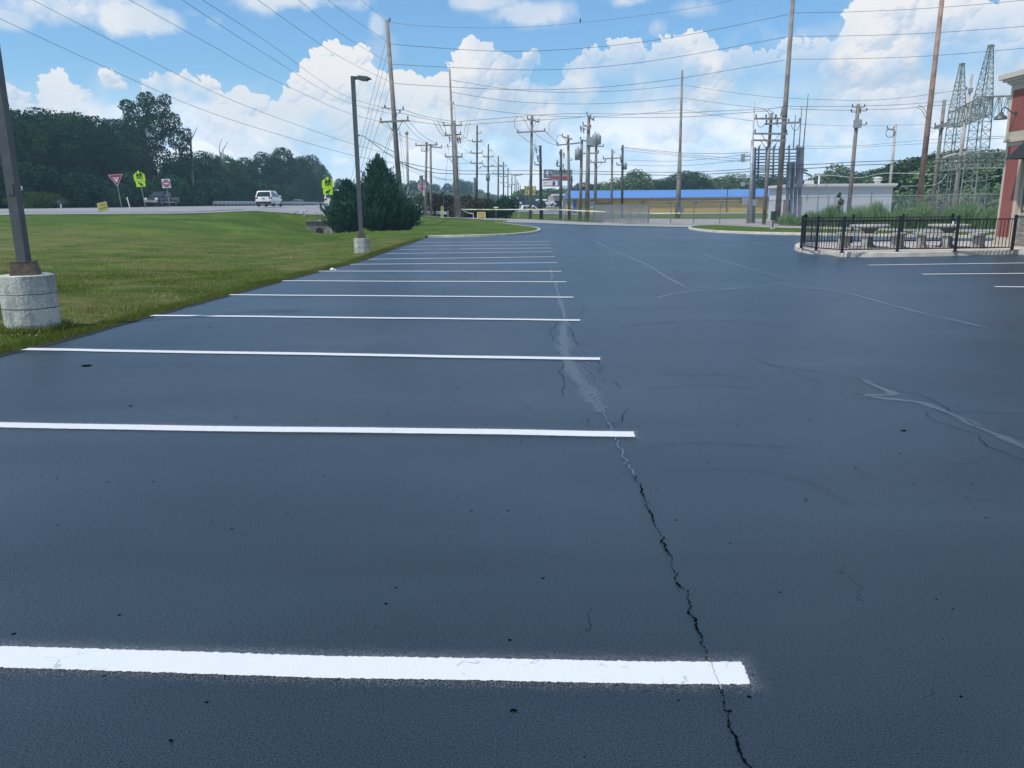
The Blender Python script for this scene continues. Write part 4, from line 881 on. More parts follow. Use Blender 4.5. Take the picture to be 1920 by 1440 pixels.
# ------------------------------------------------------------------ grass blades, clover, weeds (uncountable)
def blades(name, label, x, y, z, h, w, m, lean=.35):
    n = len(x); a = RNG.uniform(0, 2*PI, n); dx, dy = np.cos(a), np.sin(a); hh = h*RNG.uniform(.5, 1.3, n); ln = RNG.normal(0, lean, (n, 2))*hh[:,None]
    b0 = np.stack([x-dx*w/2, y-dy*w/2, z-.01], 1); b1 = np.stack([x+dx*w/2, y+dy*w/2, z-.01], 1)
    t1 = np.stack([x+ln[:,0]+dx*w*.15, y+ln[:,1]+dy*w*.15, z+hh], 1); t0 = np.stack([x+ln[:,0]-dx*w*.15, y+ln[:,1]-dy*w*.15, z+hh], 1)
    vs = np.stack([b0, b1, t1, t0], 1).reshape(-1, 3); me = bpy.data.meshes.new(name); fill_mesh(me, vs, np.arange(n*4).reshape(n, 4))
    at_ = me.attributes.new('rnd', 'FLOAT', 'FACE'); at_.data.foreach_set('value', RNG.uniform(0, 1, n).astype(np.float32))
    return tag(link(name, me, m), label, None, None, 'stuff')
EX = np.array([e.x for e in edge]); EY = np.array([e.y for e in edge])
def ex(y): return np.interp(y, EY, EX)
def verge_pts(n, y0, y1, dmin, dmax, pw=1.0):
    y = y0 + (y1-y0)*RNG.uniform(0, 1, n)**1.5; d = dmin + (dmax-dmin)*RNG.uniform(0, 1, n)**pw; x = ex(y)-d; return x, y, Hn(x, y)
xs, ys, zs = [], [], []
for n, y0, y1, d0_, d1_, pw in ((90000, 6.5, 20, .0, 9, 1.2), (45000, 6.5, 40, -.015, .35, 1.0), (60000, 14, 42, .1, 14, 1.1)):
    x, y, z = verge_pts(n, y0, y1, d0_, d1_, pw); xs.append(x); ys.append(y); zs.append(np.maximum(z, -.015))
x = np.concatenate(xs); y = np.concatenate(ys); z = np.concatenate(zs)
clump = (np.sin(x*3.1+np.sin(y*2.3)*2)+np.sin(y*2.7+x)*.8); keep = RNG.uniform(-1.6, 2.2, len(x)) < clump+1.3; x, y, z = x[keep], y[keep], z[keep]
gb = blades('grass_blades', 'short mown grass blades on the verge beside the parking lot', x, y, z, np.where(ex(y)-x < .3, .055, .042), .007, M['grassblade'], .6); tag(gb, cat='grass')
xd, yd, zd = P(62,605,9.9).x, 9.9, H(P(62,605,9.9).x, 9.9); an = RNG.uniform(0, 2*PI, 1800); rd = .315+RNG.uniform(0, 1, 1800)**2*.14; x2 = xd+rd*np.cos(an); y2 = yd+rd*np.sin(an)
tag(blades('base_tufts', 'longer grass tufts round the nearest concrete lamp drum', x2, y2, np.full(1800, zd), .08, .008, M['grassblade'], .4), cat='grass')
n = 300; x, y, z = verge_pts(n, 7.5, 15, .3, 3.5, 1.0); sel = (np.sin(x*1.9)+np.sin(y*1.3+1)) > .1; x, y, z = x[sel], y[sel], z[sel]
vs = []; mb = MB()
for i in range(len(x)):
    c_ = Vector((x[i], y[i], z[i]+.05)); r = .0065; mb.add([c_+Vector(v)*r for v in ((1,0,0),(-1,0,0),(0,1,0),(0,-1,0),(0,0,1),(0,0,-1))], [(0,2,4),(2,1,4),(1,3,4),(3,0,4),(2,0,5),(1,2,5),(3,1,5),(0,3,5)])
tag(obj('clover_flowers', mb, M['white']), 'tiny white clover flowers scattered in the verge grass', 'clover', None, 'stuff')
# tall weeds along the substation fence
n = 26000; t = RNG.uniform(0, 1, n); px_ = 1462 + (1960-1462)*t; yy = np.interp(px_, [1462,1500,1700,1870,1960], [61.5,59.5,51,48.5,47.5]) + RNG.uniform(0, 3.2, n)
xx = np.array([ray(p, 400).x/ray(p, 400).y for p in px_])*yy; zz = Hn(xx, yy)
hprof = np.interp(px_, [1462,1500,1560,1600,1700,1800,1960], [.7,1.0,1.35,1.55,1.45,1.5,1.5])*(.75+.3*np.sin(px_*.11)*np.sin(px_*.037)+RNG.uniform(-.15,.25,n))
a = RNG.uniform(0, 2*PI, n); hh = hprof*RNG.uniform(.35, 1.05, n); w = .022; lx = RNG.normal(0, .16, n)*hh; ly = RNG.normal(0, .16, n)*hh; dx, dy = np.cos(a)*w, np.sin(a)*w
q0 = np.stack([xx-dx, yy-dy, zz], 1); q1 = np.stack([xx+dx, yy+dy, zz], 1); q2 = np.stack([xx+lx+dx*.3, yy+ly+dy*.3, zz+hh], 1); q3 = np.stack([xx+lx-dx*.3, yy+ly-dy*.3, zz+hh], 1)
# leafy bits on the stems
k = 26000; ii = RNG.integers(0, n, k); s = RNG.uniform(.15, 1, k); lp = np.stack([xx[ii]+lx[ii]*s, yy[ii]+ly[ii]*s, zz[ii]+hh[ii]*s], 1)
me = bpy.data.meshes.new('tall_weeds'); v1 = np.stack([q0,q1,q2,q3], 1).reshape(-1, 3)
nr = RNG.normal(0, 1, (k, 3)); nr /= np.linalg.norm(nr, axis=1, keepdims=True); td = RNG.normal(0, .6, (k, 3)); td[:,2] += .9; td /= np.linalg.norm(td, axis=1, keepdims=True); bb = np.cross(nr, td); sz = RNG.uniform(.10,.26,k)[:,None]
v2 = np.stack([lp-td*sz*.4, lp+bb*sz*.16, lp+td*sz*.6, lp-bb*sz*.16], 1).reshape(-1, 3)
fill_mesh(me, np.concatenate([v1, v2]), np.arange((n+k)*4).reshape(-1, 4)); at_ = me.attributes.new('rnd', 'FLOAT', 'FACE'); at_.data.foreach_set('value', RNG.uniform(0, 1, n+k).astype(np.float32))
tag(link('tall_weeds', me, M['weed']), 'tall pale green weeds growing along the chain link fence', 'weeds', None, 'stuff')
b = base(1571, 410, 58.5); t = thing('sapling', 'small leafy sapling sticking up out of the weeds in front of the pale building', 'sapling', b)
lob = [(0,0,1.0,.35,.35,.5),(.1,0,1.7,.25,.25,.35),(-.05,0,2.2,.16,.16,.25)]; p, d = lobes_points(lob, 500, .2); leaf_mesh('foliage', p, d, .16, .7, M['leafmid'], t)
obj('stem', MB().tube([(0,0,0),(.05,0,1),(0,0,2.3)], [.03,.02,.01], 5), M['bark'], t)
# ------------------------------------------------------------------ lamp posts of the lot
def lamp_post(label, b_px, Yd, dia, hb, top_px, arm_dx, w, skew):
    b = base(b_px[0], b_px[1], Yd); b.z = P(b_px[0], b_px[1], Yd).z
    t = thing('lamp_post', label, 'lamp post', b, 0, 'parking lot lamp posts on concrete bases')
    prof = [(dia/2*.99,-.5)]; n = 3
    for i in range(n):
        z0, z1 = hb*i/n, hb*(i+1)/n; prof += [(dia/2, z0+.006), (dia/2*(1+.004*(i%2)), z1-.006)] + ([(dia/2-.006, z1)] if i < n-1 else [(dia/2-.012, z1)])
    obj('concrete_base', MB().lathe((0,0,0), prof, 40), M['drum'], t)
    cv = MB().taper((0,0,hb), (.30,.30), (.245,.245), .16); cv.box((0,0,hb+.163), (.25,.25,.012)); c = obj('base_cover', cv, M['brownmetal'], t); c.rotation_euler = (0,0,skew)
    q = P(top_px[0], top_px[1], Yd); tv = Vector(q)-b; bt = Vector((0, 0, hb+.16)); p = obj('pole', MB().bar(bt, tv, w, w), M['bronze'], t)
    hx = MB().box((0,-w/2-.004,hb+1.05), (.075,.012,.13)); obj('hand_hole_cover', hx, M['bronze'], t)
    if arm_dx:
        a = tv + Vector((0,0,-.10)); mb = MB().box(a+Vector((.09,0,.045)), (.30,.08,.10)); obj('arm', mb, M['bronze'], t)
        s = a + Vector((.18,0,.05)); mb = MB()
        poly = [(0,-.05),(.10,-.08),(.28,-.09),(.34,-.05),(.43,-.03),(.33,.02),(.08,.05),(0,.045)]
        mb.plate([(s.x+x, s.z+z) for x, z in poly], s.y-.17, s.y+.17); f = obj('luminaire', mb, M['bronze'], t)
        obj('lens', MB().plate([(s.x+.10, s.z-.082),(s.x+.28,s.z-.092),(s.x+.28,s.z-.101),(s.x+.10,s.z-.092)], s.y-.12, s.y+.12), M['whitetrim'], f)
    return t
M['drum'] = mat('stained_cast_concrete', (.40,.39,.35), .9, var=0, bump=.5, bscale=22)
def stain(m):
    N, L = nodes(m); b = N['Principled BSDF']; tc = N.new('ShaderNodeTexCoord')
    n = N.new('ShaderNodeTexNoise'); n.inputs['Scale'].default_value = 4; n.inputs['Detail'].default_value = 6; n.inputs['Roughness'].default_value = .7
    mp = N.new('ShaderNodeMapping'); mp.inputs['Scale'].default_value = (1.3,1.3,.6); L.new(tc.outputs['Object'], mp.inputs[0]); L.new(mp.outputs[0], n.inputs['Vector'])
    r = N.new('ShaderNodeValToRGB'); e = r.color_ramp.elements; e[0].position = .38; e[0].color = (.30,.33,.31,1); e[1].position = .62; e[1].color = (.66,.64,.57,1); L.new(n.outputs['Fac'], r.inputs[0])
    n2 = N.new('ShaderNodeTexNoise'); n2.inputs['Scale'].default_value = 60; n2.inputs['Detail'].default_value = 3; L.new(tc.outputs['Object'], n2.inputs['Vector'])
    r2 = N.new('ShaderNodeValToRGB'); r2.color_ramp.elements[0].position = .3; r2.color_ramp.elements[0].color = (.6,.6,.6,1); r2.color_ramp.elements[1].position = .6; L.new(n2.outputs['Fac'], r2.inputs[0])
    x = N.new('ShaderNodeMix'); x.data_type = 'RGBA'; x.blend_type = 'MULTIPLY'; x.inputs[0].default_value = 1; L.new(r.outputs[0], x.inputs[6]); L.new(r2.outputs[0], x.inputs[7])
    # form seams
    sx = N.new('ShaderNodeSeparateXYZ'); L.new(tc.outputs['Object'], sx.inputs[0]); w = N.new('ShaderNodeTexNoise'); w.inputs['Scale'].default_value = 9; L.new(tc.outputs['Object'], w.inputs['Vector'])
    cur = None
    for z in (.20,.385):
        a = N.new('ShaderNodeMath'); a.operation = 'MULTIPLY_ADD'; L.new(w.outputs['Fac'], a.inputs[0]); a.inputs[1].default_value = .03; L.new(sx.outputs[2], a.inputs[2])
        c = N.new('ShaderNodeMath'); c.operation = 'COMPARE'; L.new(a.outputs[0], c.inputs[0]); c.inputs[1].default_value = z+.015; c.inputs[2].default_value = .0045
        if cur is None: cur = c.outputs[0]
        else:
            mx_ = N.new('ShaderNodeMath'); mx_.operation = 'MAXIMUM'; L.new(cur, mx_.inputs[0]); L.new(c.outputs[0], mx_.inputs[1]); cur = mx_.outputs[0]
    y = N.new('ShaderNodeMix'); y.data_type = 'RGBA'; L.new(cur, y.inputs[0]); L.new(x.outputs[2], y.inputs[6]); y.inputs[7].default_value = (.08,.08,.075,1); L.new(y.outputs[2], b.inputs['Base Color'])
stain(M['drum'])
lamp_post('nearest lamp post on a stained concrete drum, top out of frame', (62,605), 9.9, .635, .615, (-59,-215), True, .118, .35)
lamp_post('farther lamp post on a grey concrete drum with its flat lamp head visible', (679,475), 27.6, .54, .52, (661.5,143), True, .13, .3)
# ------------------------------------------------------------------ poles
def insul(mb, p, up=1, s=1.0):
    mb.lathe(Vector(p), [(.03*s,0),(.035*s,.06*s*up),(.085*s,.08*s*up),(.05*s,.13*s*up),(.08*s,.16*s*up),(.045*s,.2*s*up),(.06*s,.24*s*up),(.02*s,.28*s*up)], 8)
def pole(label, top, bot, Yd, r0, r1, m='wood', arms=(), name='utility_pole', z=None, gear=(), cap=False, cat='utility pole', group='utility poles along the road and substation'):
    """arms: (xl,yl,xr,yr,n_insulators,brace?)  gear: list of ('can',px,py,size) etc."""
    b = P(bot[0], bot[1], Yd); bz = H(b.x, b.y) if z is None else z; b = Vector((b.x, b.y, bz)); tp = P(top[0], top[1], Yd)
    t = thing(name, label, cat, b, 0, group); obj('shaft', MB().cyl((0,0,-.3), tp-b, r0, r1, 12), M[m], t, True)
    def atz(zz): f = (zz-b.z)/(tp.z-b.z); return Vector((b.x+(tp.x-b.x)*f, b.y+(tp.y-b.y)*f, zz))
    for (xl, yl, xr, yr, ni, br) in arms:
        A = P(xl, yl, Yd-r0-.06); B = P(xr, yr, Yd-r0-.06); a = obj('crossarm', MB().bar(A-b, B-b, .11, .14), M['woodgrey'] if m != 'steelp' else M['steel'], t)
        if ni:
            mb = MB()
            for i in range(ni):
                f = .04 + .92*i/max(1, ni-1) if ni > 1 else .04; insul(mb, A.lerp(B, f)-b+Vector((0,0,.07)), 1, .95)
            obj('insulator', mb, M['insul'], a, True)
        if br:
            mid = atz((A.z+B.z)/2-.9)
            mb = MB(); mb.bar(A.lerp(B,.22)-b, mid-b, .04, .04); mb.bar(A.lerp(B,.78)-b, mid-b, .04, .04); obj('brace', mb, M['woodgrey'], a)
    for gk in gear:
        k, px, py, s = gk[:4]; q = P(px, py, Yd-.1)-b
        if k == 'can':
            c = atz(q.z+b.z)-b; obj('transformer', MB().lathe(q, [(.02,-.02*s),(.26*s,0),(.27*s,.8*s),(.2*s,.92*s),(.05*s,.95*s)], 14).lathe(q+Vector((0,0,.9*s)), [(.05*s,0),(.07*s,.08*s),(.03*s,.22*s)], 8).bar(q+Vector((0,0,.5*s)), Vector((c.x, c.y, q.z+.5*s)), .08), M['canisters'], t, True)
        elif k == 'box': obj('equipment_box', MB().box(q, (.5*s,.35*s,.6*s)).bar(q, Vector((atz(q.z+b.z).x-b.x, atz(q.z+b.z).y-b.y, q.z)), .08), M['canisters'], t)
        elif k == 'cut':    # fuse cutout
            mb = MB().cyl(q, q+Vector((.10*s,0,-.55*s)), .045*s, .045*s, 8); mb.cyl(q+Vector((.16*s,0,-.02)), q+Vector((.06*s,0,-.5*s)), .025*s, .025*s, 6); mb.bar(q+Vector((.05,0,-.25*s)), atz(q.z+b.z-.25*s)-b, .035); obj('fuse_cutout', mb, M['insul'], t)
        elif k == 'brk':    # stand-off bracket with insulator
            c = atz(q.z+b.z)-b; mb = MB().bar(c, q, .05); insul(mb, q, 1, .9); obj('bracket', mb, M['insul'], t)
        elif k == 'tag': obj('marker_plate', MB().box(q+Vector((0,-r0*.9,0)), (.2*s,.02,.3*s)), M['steel'], t)
    if cap: obj('cap', MB().lathe(tp-b, [(r1*1.5,-.06),(r1*1.6,.1),(r1*1.1,.22),(r1*.3,.3)], 12), M['palesteel'], t, True)
    return t, b, tp
M['woodgrey'] = mat('grey_crossarm_wood', (.24,.23,.21), .85, var=.25, vscale=4)
M['canisters'] = mat('grey_equipment_enamel', (.30,.33,.33), .5, var=.1)
pole('tall leaning pole behind the junipers with a braced crossarm', (725.5,38), (754,418), 62, .23, .14, 'wood', [(712,229,767,226,2,True)], gear=[('brk',722,203,1),('brk',756,206,1),('brk',750,212,1),('brk',743,219,1),('brk',731,40,.8)])
pole('slim pale pole with a rounded cap between the juniper and the signs', (762.5,250), (765.5,388), 88, .16, .13, 'woodpale', cap=True)
pole('left pole of the close pair with a twin crossarm', (800,266), (796.7,404), 95, .17, .12, 'wood', [(778.5,273,820.5,271.5,3,True)], gear=[('brk',790.5,284,1.1)])
pole('right pole of the close pair, slightly lower than its neighbour', (807.3,270), (808.5,403), 97, .17, .12, 'wood', [(807,275,829,277,2,False)])
pole('tall double pole with many jumper wires left of the round bush', (843,129), (855.5,408), 88, .16, .09, 'wood', [(831,235,866,235,2,False),(834,254,865,252,3,False),(834,294,867.5,294,2,True)], gear=[('cut',857,256,1.3),('cut',861,256,1.3),('cut',842,256,1),('brk',839,275,1),('brk',850,195,.8)])
b = P(854.5,408,87.4); b = Vector((b.x,b.y,H(b.x,b.y)))
tt_ = [o for o in bpy.data.objects if o.get('label','').startswith('tall double pole')][0]
obj('stub_pole', MB().cyl((.30,-.35,-.3), P(850.5,226,87.4)-tt_.location, .26, .19, 12), M['wood'], tt_, True)
pole('slim pole with three short crossarms right of the double pole', (894.7,235), (893.5,393), 108, .16, .11, 'wooddark', [(885,265.5,903,265.5,2,False),(882.5,287,905,287,2,False),(882.5,306,905,306,2,False)], gear=[('brk',902,250,1.2),('brk',901,315.5,1.2)])
pole('short stub pole standing left of the slim three-arm pole', (890,333), (890.7,392), 112, .17, .14, 'wooddark')
pole('slim pole with a transformer can and two crossarms left of the round bush', (915.8,270), (914.7,389), 128, .17, .11, 'wooddark', [(906,294,925,294,2,False),(905,312,924,312,2,False)], gear=[('can',915,339,1.2),('brk',922,283,1.3)])
pole('slim pole rising out of the round bush, tallest behind it', (934.6,292.5), (933.7,384), 160, .19, .12, 'wooddark', [(925,312,942,312,2,False),(924,326,944,326,2,False)])
pole('slim pole directly right of the round bush top', (944.2,303), (943.8,380), 195, .2, .13, 'wooddark', [(937,311,951,311,2,False),(937,331,951,331,2,False),(937,343,951,343,2,False)])
pole('first far small pole right of the round bush', (952.7,315), (952,380), 235, .2, .13, 'wooddark', [(946,327,959,327,2,False),(946,350,959,350,2,False)])
pole('second far small pole right of the round bush', (960.2,326), (958.7,379), 280, .24, .15, 'wooddark', [(954,346,966,346,0,False)])
pole('third far small pole in the receding row', (966,330), (965,378), 320, .25, .16, 'wooddark', [(960,345,971,345,0,False)])
pole('fourth far small pole in the receding row', (969.4,336), (968.8,378), 370, .28, .18, 'wooddark')
pole('fifth far small pole in the receding row', (972.6,342), (972.2,378), 430, .3, .2, 'wooddark')
pole('last tiny pole of the receding row', (975.6,347), (975.4,378), 500, .32, .22, 'wooddark')
p15, b15, t15 = pole('tall pole with a tilted top arm and a wide lower arm carrying loops', (997.5,217), (994,412.5), 92, .19, .13, 'wood', [(988,222.5,1011,229,3,True),(969,248.5,1023.5,245.5,2,False)])
pole('short dark pole with cutouts left of the billboards', (1013,272.5), (1015,413.5), 93, .21, .14, 'wooddark', [(1002,308,1013,310,1,False)], gear=[('cut',1004,276,1.2),('cut',1007,291,1.4),('cut',1011,282,1.2)])
pole('short dark pole overlapping the billboard numerals', (1052,280), (1051,412.5), 95, .2, .14, 'wooddark', [(1043,311,1057,313,2,False)], gear=[('cut',1049,284,1.2),('cut',1056,286,1.2),('cut',1044,300,1.2),('cut',1057,315,1)])
pole('pole with a wide low arm right of the billboards', (1065.3,253), (1067.7,414.5), 90, .19, .13, 'wood', [(1053.5,256,1073,261,1,True),(1043.5,272.5,1092,267.5,1,False)], gear=[('brk',1072,301,1)])
pole('pole carrying a hanging transformer left of the blue door', (1091,263), (1087.5,416), 88, .19, .14, 'wood', [(1088,262,1106,266,2,False),(1088,288,1123,287,2,False)], gear=[('can',1083.5,300,1.3)])
p20, b20, t20 = pole('tall thick pole with two top brackets right of the blue door', (1104,217), (1100.5,415.5), 86, .29, .16, 'wood', [(1100,215,1114,226,3,False),(1092.5,234,1108,240,2,False)], gear=[('cut',1088,236,1.2),('cut',1093,238,1.2),('box',1106,265,1.4),('box',1111,270,1)])
pole('pole with a transformer cluster and a braced low arm', (1118.3,252.5), (1115.5,402), 98, .22, .14, 'wood', [(1107,304.5,1136,304,2,True),(1112,273,1132,275,2,False)], gear=[('can',1116,272,1.4),('can',1122,271,1.2),('box',1110,268,1.3)])
pole('slim dark pole with a long side arm over the slatted fence', (1148,280), (1146.5,396), 104, .18, .13, 'wood', [(1130,298,1165,296,3,False)], gear=[('brk',1152,287,1)])
pole('slim pole with cutouts at the right end of the small pole cluster', (1167.5,272), (1166.5,395), 104, .19, .14, 'wooddark', [(1156,309,1168,310,2,False)], gear=[('cut',1165,277,1.2),('can',1172,318,.9),('cut',1163,296,1.2)])
p24, b24, t24 = pole('very tall two-stage pole in front of the yellow wall, thick brown lower half', (1279.3,132), (1271.5,408.5), 100, .22, .13, 'wood')
obj('stub_pole', MB().cyl((-.1,-.2,-.3), P(1275,287,99.8)-p24.location, .36, .22, 12), M['wood'], p24, True)
obj('utility_cabinet', MB().box(P(1276,394,99.3)-p24.location, (.65,.4,.7)), M['bluesteel'], p24)
p25, b25, t25 = pole('very tall pole leaning right beside the lattice frame, top out of frame', (1490.5,-52), (1457,418), 66, .24, .15, 'wood', gear=[('brk',1487,22,1),('brk',1484,67,1),('brk',1482,111,1)])
obj('collar', MB().cyl(P(1469.5,218,65.95)-p25.location, P(1471,200,65.95)-p25.location, .29, .22, 10), M['wood'], p25)
pole('grey pole carrying four crossarms in front of the lattice frame', (1446.5,212), (1432,420.5), 64, .16, .12, 'wood', [(1415,222.5,1476,222,4,False),(1434,232.5,1502,229.5,4,False),(1413,250.5,1477,251,3,True),(1412,263,1474,263.5,0,True)])
pole('forked-top pole with many line fuses in front of the pale building', (1609.5,195), (1591.5,391), 68, .19, .14, 'wood', gear=[('box',1608,232,1.1),('cut',1612,200,1),('brk',1598,201,1),('brk',1596,210,1),('brk',1621,201,1),('brk',1625,208,1),('brk',1615,236,1.2),('brk',1624,234,1)])
pole('slim brown pole with a coiled cable arm behind the pale building', (1679.7,233), (1669,345), 86, .17, .13, 'woodpale', [(1663,242,1676,243,2,False)], z=.3)
q0 = [o for o in bpy.data.objects if o.get('label','').startswith('slim brown pole with a coiled')][0]
c_ = P(1668.5,250,86)-q0.location; obj('cable_coil', MB().tube([c_+Vector((.42*math.cos(a), 0, .42*math.sin(a))) for a in [i*PI/9 for i in range(19)]], .03, 6), M['wire'], q0)
pole('tall reddish brown pole right of the pale building, top out of frame', (1771,-42), (1722,391), 60, .225, .15, 'woodbrown', gear=[('cut',1738,250,.5)])
pole('grey pole with a double side arm left of the lattice towers', (1771,187), (1748,388), 72, .19, .14, 'wood', [(1752,238,1780,229.5,3,True),(1752,241,1792,231,0,False)])
pole('pale tapering pole between the two lattice towers', (1822.5,139), (1787,391), 70, .19, .11, 'woodpale', gear=[('box',1820,169,.6),('brk',1812,168,1)])
for lb, a_, b_, Yd in (('thin steel riser pole at the left side of the lattice frame', (1415,192), (1403.5,418), 70), ):
    pole(lb, a_, b_, Yd, .12, .05, 'steel', gear=[('box',1393,300,.55),('box',1395,330,.6),('box',1399,377,1.0),('box',1414,380,.9)], name='riser_pole', cat='pole', group=None)
pole('thick pale conduit pole just left of the lattice frame', (1411,262), (1407,419), 69, .16, .12, 'steel', gear=[('box',1393,293,.6),('box',1393,345,.6)], name='conduit_pole', cat='pole', group=None)
pole('blue grey steel column under the left end of the lattice frame', (1414,278), (1411.5,420), 70.5, .2, .2, 'bluesteel', name='steel_column', cat='column', group=None)
# cobra street light arms
def cobra(label, pts, head_a, head_b, Yd):
    A = P(*pts[0], Yd); t = thing('street_light', label, 'street light', A); obj('arm', MB().tube([P(x, y, Yd)-A for x, y in pts], .035, 6), M['steel'], t)
    a, b_ = P(*head_a, Yd)-A, P(*head_b, Yd)-A; d = b_-a; ln = d.length; mb = MB()
    R = d.to_track_quat('X', 'Z').to_matrix(); n = 12; prof = [(0,.05),(.12,.10),(.5,.16),(.85,.13),(1,.03)]; vs = []; 
    for s, r in prof:
        for i in range(n): th = 2*PI*i/n; vs.append(a + R @ Vector((s*ln, r*math.cos(th), r*.6*math.sin(th))))
    fs = [(i*n+j, i*n+(j+1)%n, (i+1)*n+(j+1)%n, (i+1)*n+j) for i in range(4) for j in range(n)]+[tuple(range(n-1,-1,-1)), tuple(range(4*n,5*n))]; mb.add(vs, fs); obj('luminaire', mb, M['canisters'], t, True); return t
t = cobra('braced street light arm reaching left from the tall leaning pole', [(741,297),(715,280),(692,263),(682,255),(674,254)], (676,254), (665,253), 61.6)
obj('brace', MB().tube([P(741,286,61.6)-t.location, P(712,271,61.6)-t.location, P(690,261,61.6)-t.location], .03, 6), M['steel'], t)
cobra('street light arm with a long head left of the tall loop-wire pole', [(996,326.5),(988,326),(981,327)], (981,327), (962,328.5), 91.5)
# ------------------------------------------------------------------ wires
NW = [0]
def wire(label, pts, r=None, m='wire', group='overhead power lines', n=10, name='power_line'):
    P3 = [P(x, y, d) for x, y, d in pts]; c = spline(P3, n) if len(pts) > 2 else P3
    dm = sum(p[2] for p in pts)/len(pts); r = (r*.8) if r else .00023*dm
    A = P3[0]; t = obj(name, MB().tube([p-A for p in c], r, 4), M[m]); t.location = A; tag(t, label, 'power line', group); return t
wire('lowest left wire, entering at the left frame edge and ending on the leaning pole', [(-60,6,40),(0,35,42),(200,127,48),(400,213,54),(640,286,60),(740,306,62)])
wire('second lowest left wire, entering at the top left corner and passing above the woodland', [(20,-24,34),(62,0,36),(233,88,44),(433,187,52),(640,263,60),(742,292,62)])
wire('wire from the top edge over the tallest tree to the left crossarm tip', [(205,-20,30),(243,0,32),(400,87,42),(500,143,48),(640,207,58),(712,228,62)])
wire('left of the two close wires leaving the top edge, ending at the pole bracket', [(305,-22,29),(342,0,31),(500,103,42),(640,187,54),(732,213,62)])
wire('right of the two close wires leaving the top edge, ending at the pole bracket', [(345,-22,29),(380,0,31),(500,78,40),(640,176,54),(728,204,62)])
wire('lowest high voltage wire left of the leaning pole', [(430,-36,28),(483,0,31),(640,108,48),(731,153,62)])
wire('middle high voltage wire left of the leaning pole', [(510,-34,28),(560,0,32),(640,64,46),(728,117,62)])
wire('upper high voltage wire left of the leaning pole', [(570,-32,30),(615,0,36),(660,34,46),(726,78,62)])
wire('thin top wire left of the leaning pole tip', [(640,-26,34),(677,0,42),(724,38,62)], m='wiregrey')
wire('thin top wire sweeping from the leaning pole tip to the tall right pole', [(727,41,62),(800,49,62),(940,52,63),(1087,43,64),(1280,18,65),(1380,-2,66),(1489,-40,66)], m='wiregrey', r=.014)
wire('upper high voltage wire between the leaning pole and the tall right pole', [(728,80,62),(760,85,62),(940,96,63),(1110,89,64),(1280,67,65),(1478,27,66)])
wire('middle high voltage wire between the leaning pole and the tall right pole', [(731,118,62),(760,122,62),(980,131,63),(1130,125,64),(1280,105,65),(1475,69,66)])
wire('lowest high voltage wire between the leaning pole and the tall right pole', [(734,153,62),(760,158,62),(960,168,63),(1120,164,64),(1280,146,65),(1471,113,66)])
wire('upper high voltage wire right of the tall right pole', [(1487,24,66),(1600,22,64),(1763,14,60),(1990,-6,54)])
wire('middle high voltage wire right of the tall right pole', [(1484,68,66),(1600,67,64),(1759,61,60),(1990,44,54)])
wire('lowest high voltage wire right of the tall right pole', [(1482,111,66),(1600,110,64),(1756,104,60),(1990,84,54)])
wire('thin upper wire from the double pole to the two-stage pole', [(846,150,88),(960,168,90),(1060,173,94),(1180,169,97),(1279,159,100)], m='wiregrey')
wire('thin middle wire from the double pole to the two-stage pole', [(847,173,88),(960,190,90),(1080,195,94),(1190,191,97),(1278,183,100)], m='wiregrey')
wire('thin lower wire from the double pole to the two-stage pole', [(849,196,88),(960,212,90),(1080,219,94),(1190,214,97),(1277,205,100)], m='wiregrey')
wire('thin upper wire from the two-stage pole toward the lattice towers', [(1279,159,100),(1400,177,88),(1500,185,80),(1650,187,74),(1806,168,72)], m='wiregrey')
wire('thin lower wire from the two-stage pole toward the grey four-arm pole', [(1278,183,100),(1360,195,86),(1430,203,70)], m='wiregrey')
wire('thin faint wire from the two-stage pole into the steel riser', [(1277,205,100),(1350,218,86),(1414,227,70)], m='wiregrey')
wire('front upper distribution wire from the leaning pole to the double pole', [(757,206,62),(800,219,74),(850,228,88)])
wire('rear upper distribution wire from the leaning pole to the double pole', [(751,212,62),(800,223,74),(852,233,88)])
wire('distribution wire from the right crossarm tip of the leaning pole', [(766,226,62),(800,231,74),(832,236,88)])
wire('upper distribution wire from the double pole to the loop-wire pole', [(858,228,88),(920,223,90),(989,217,92)])
wire('lower distribution wire from the double pole to the loop-wire pole', [(862,235,88),(930,230,90),(1011,224,92)])
wire('upper distribution wire between loop-wire pole and thick bracket pole', [(990,217,92),(1040,214,90),(1100,212.5,86)])
wire('lower distribution wire between loop-wire pole and thick bracket pole', [(1011,225,92),(1060,222,90),(1092,219.5,86)])
wire('upper distribution wire from the thick bracket pole to the four-arm pole', [(1100,212.5,86),(1180,213.5,80),(1272,212,74),(1340,208.5,70),(1440,204,64),(1470,199,64)])
wire('lower distribution wire from the thick bracket pole to the four-arm pole', [(1114,219.5,86),(1190,220.5,80),(1290,219,74),(1370,213,70),(1440,208,64)])
wire('front distribution wire from the four-arm pole to the forked-top pole', [(1470,199,64),(1540,200,66),(1609,199,68)])
wire('rear distribution wire from the four-arm pole to the forked-top pole', [(1480,204,64),(1540,206,66),(1609,207,68)])
wire('upper distribution wire from the forked-top pole to the double side arm pole', [(1609,199,68),(1690,196,70),(1771,190,72),(1790,188,74)])
wire('lower distribution wire from the forked-top pole to the reddish pole', [(1612,206,68),(1690,204,64),(1735,199,61),(1790,196,72)])
wire('upper black telephone cable across the pole cluster', [(747,302,62),(797,313,80),(853,320,88),(997,320,92),(1090,321,90),(1270,323,98),(1385,318,75),(1463,310,66)], r=.035, group='telephone cables')
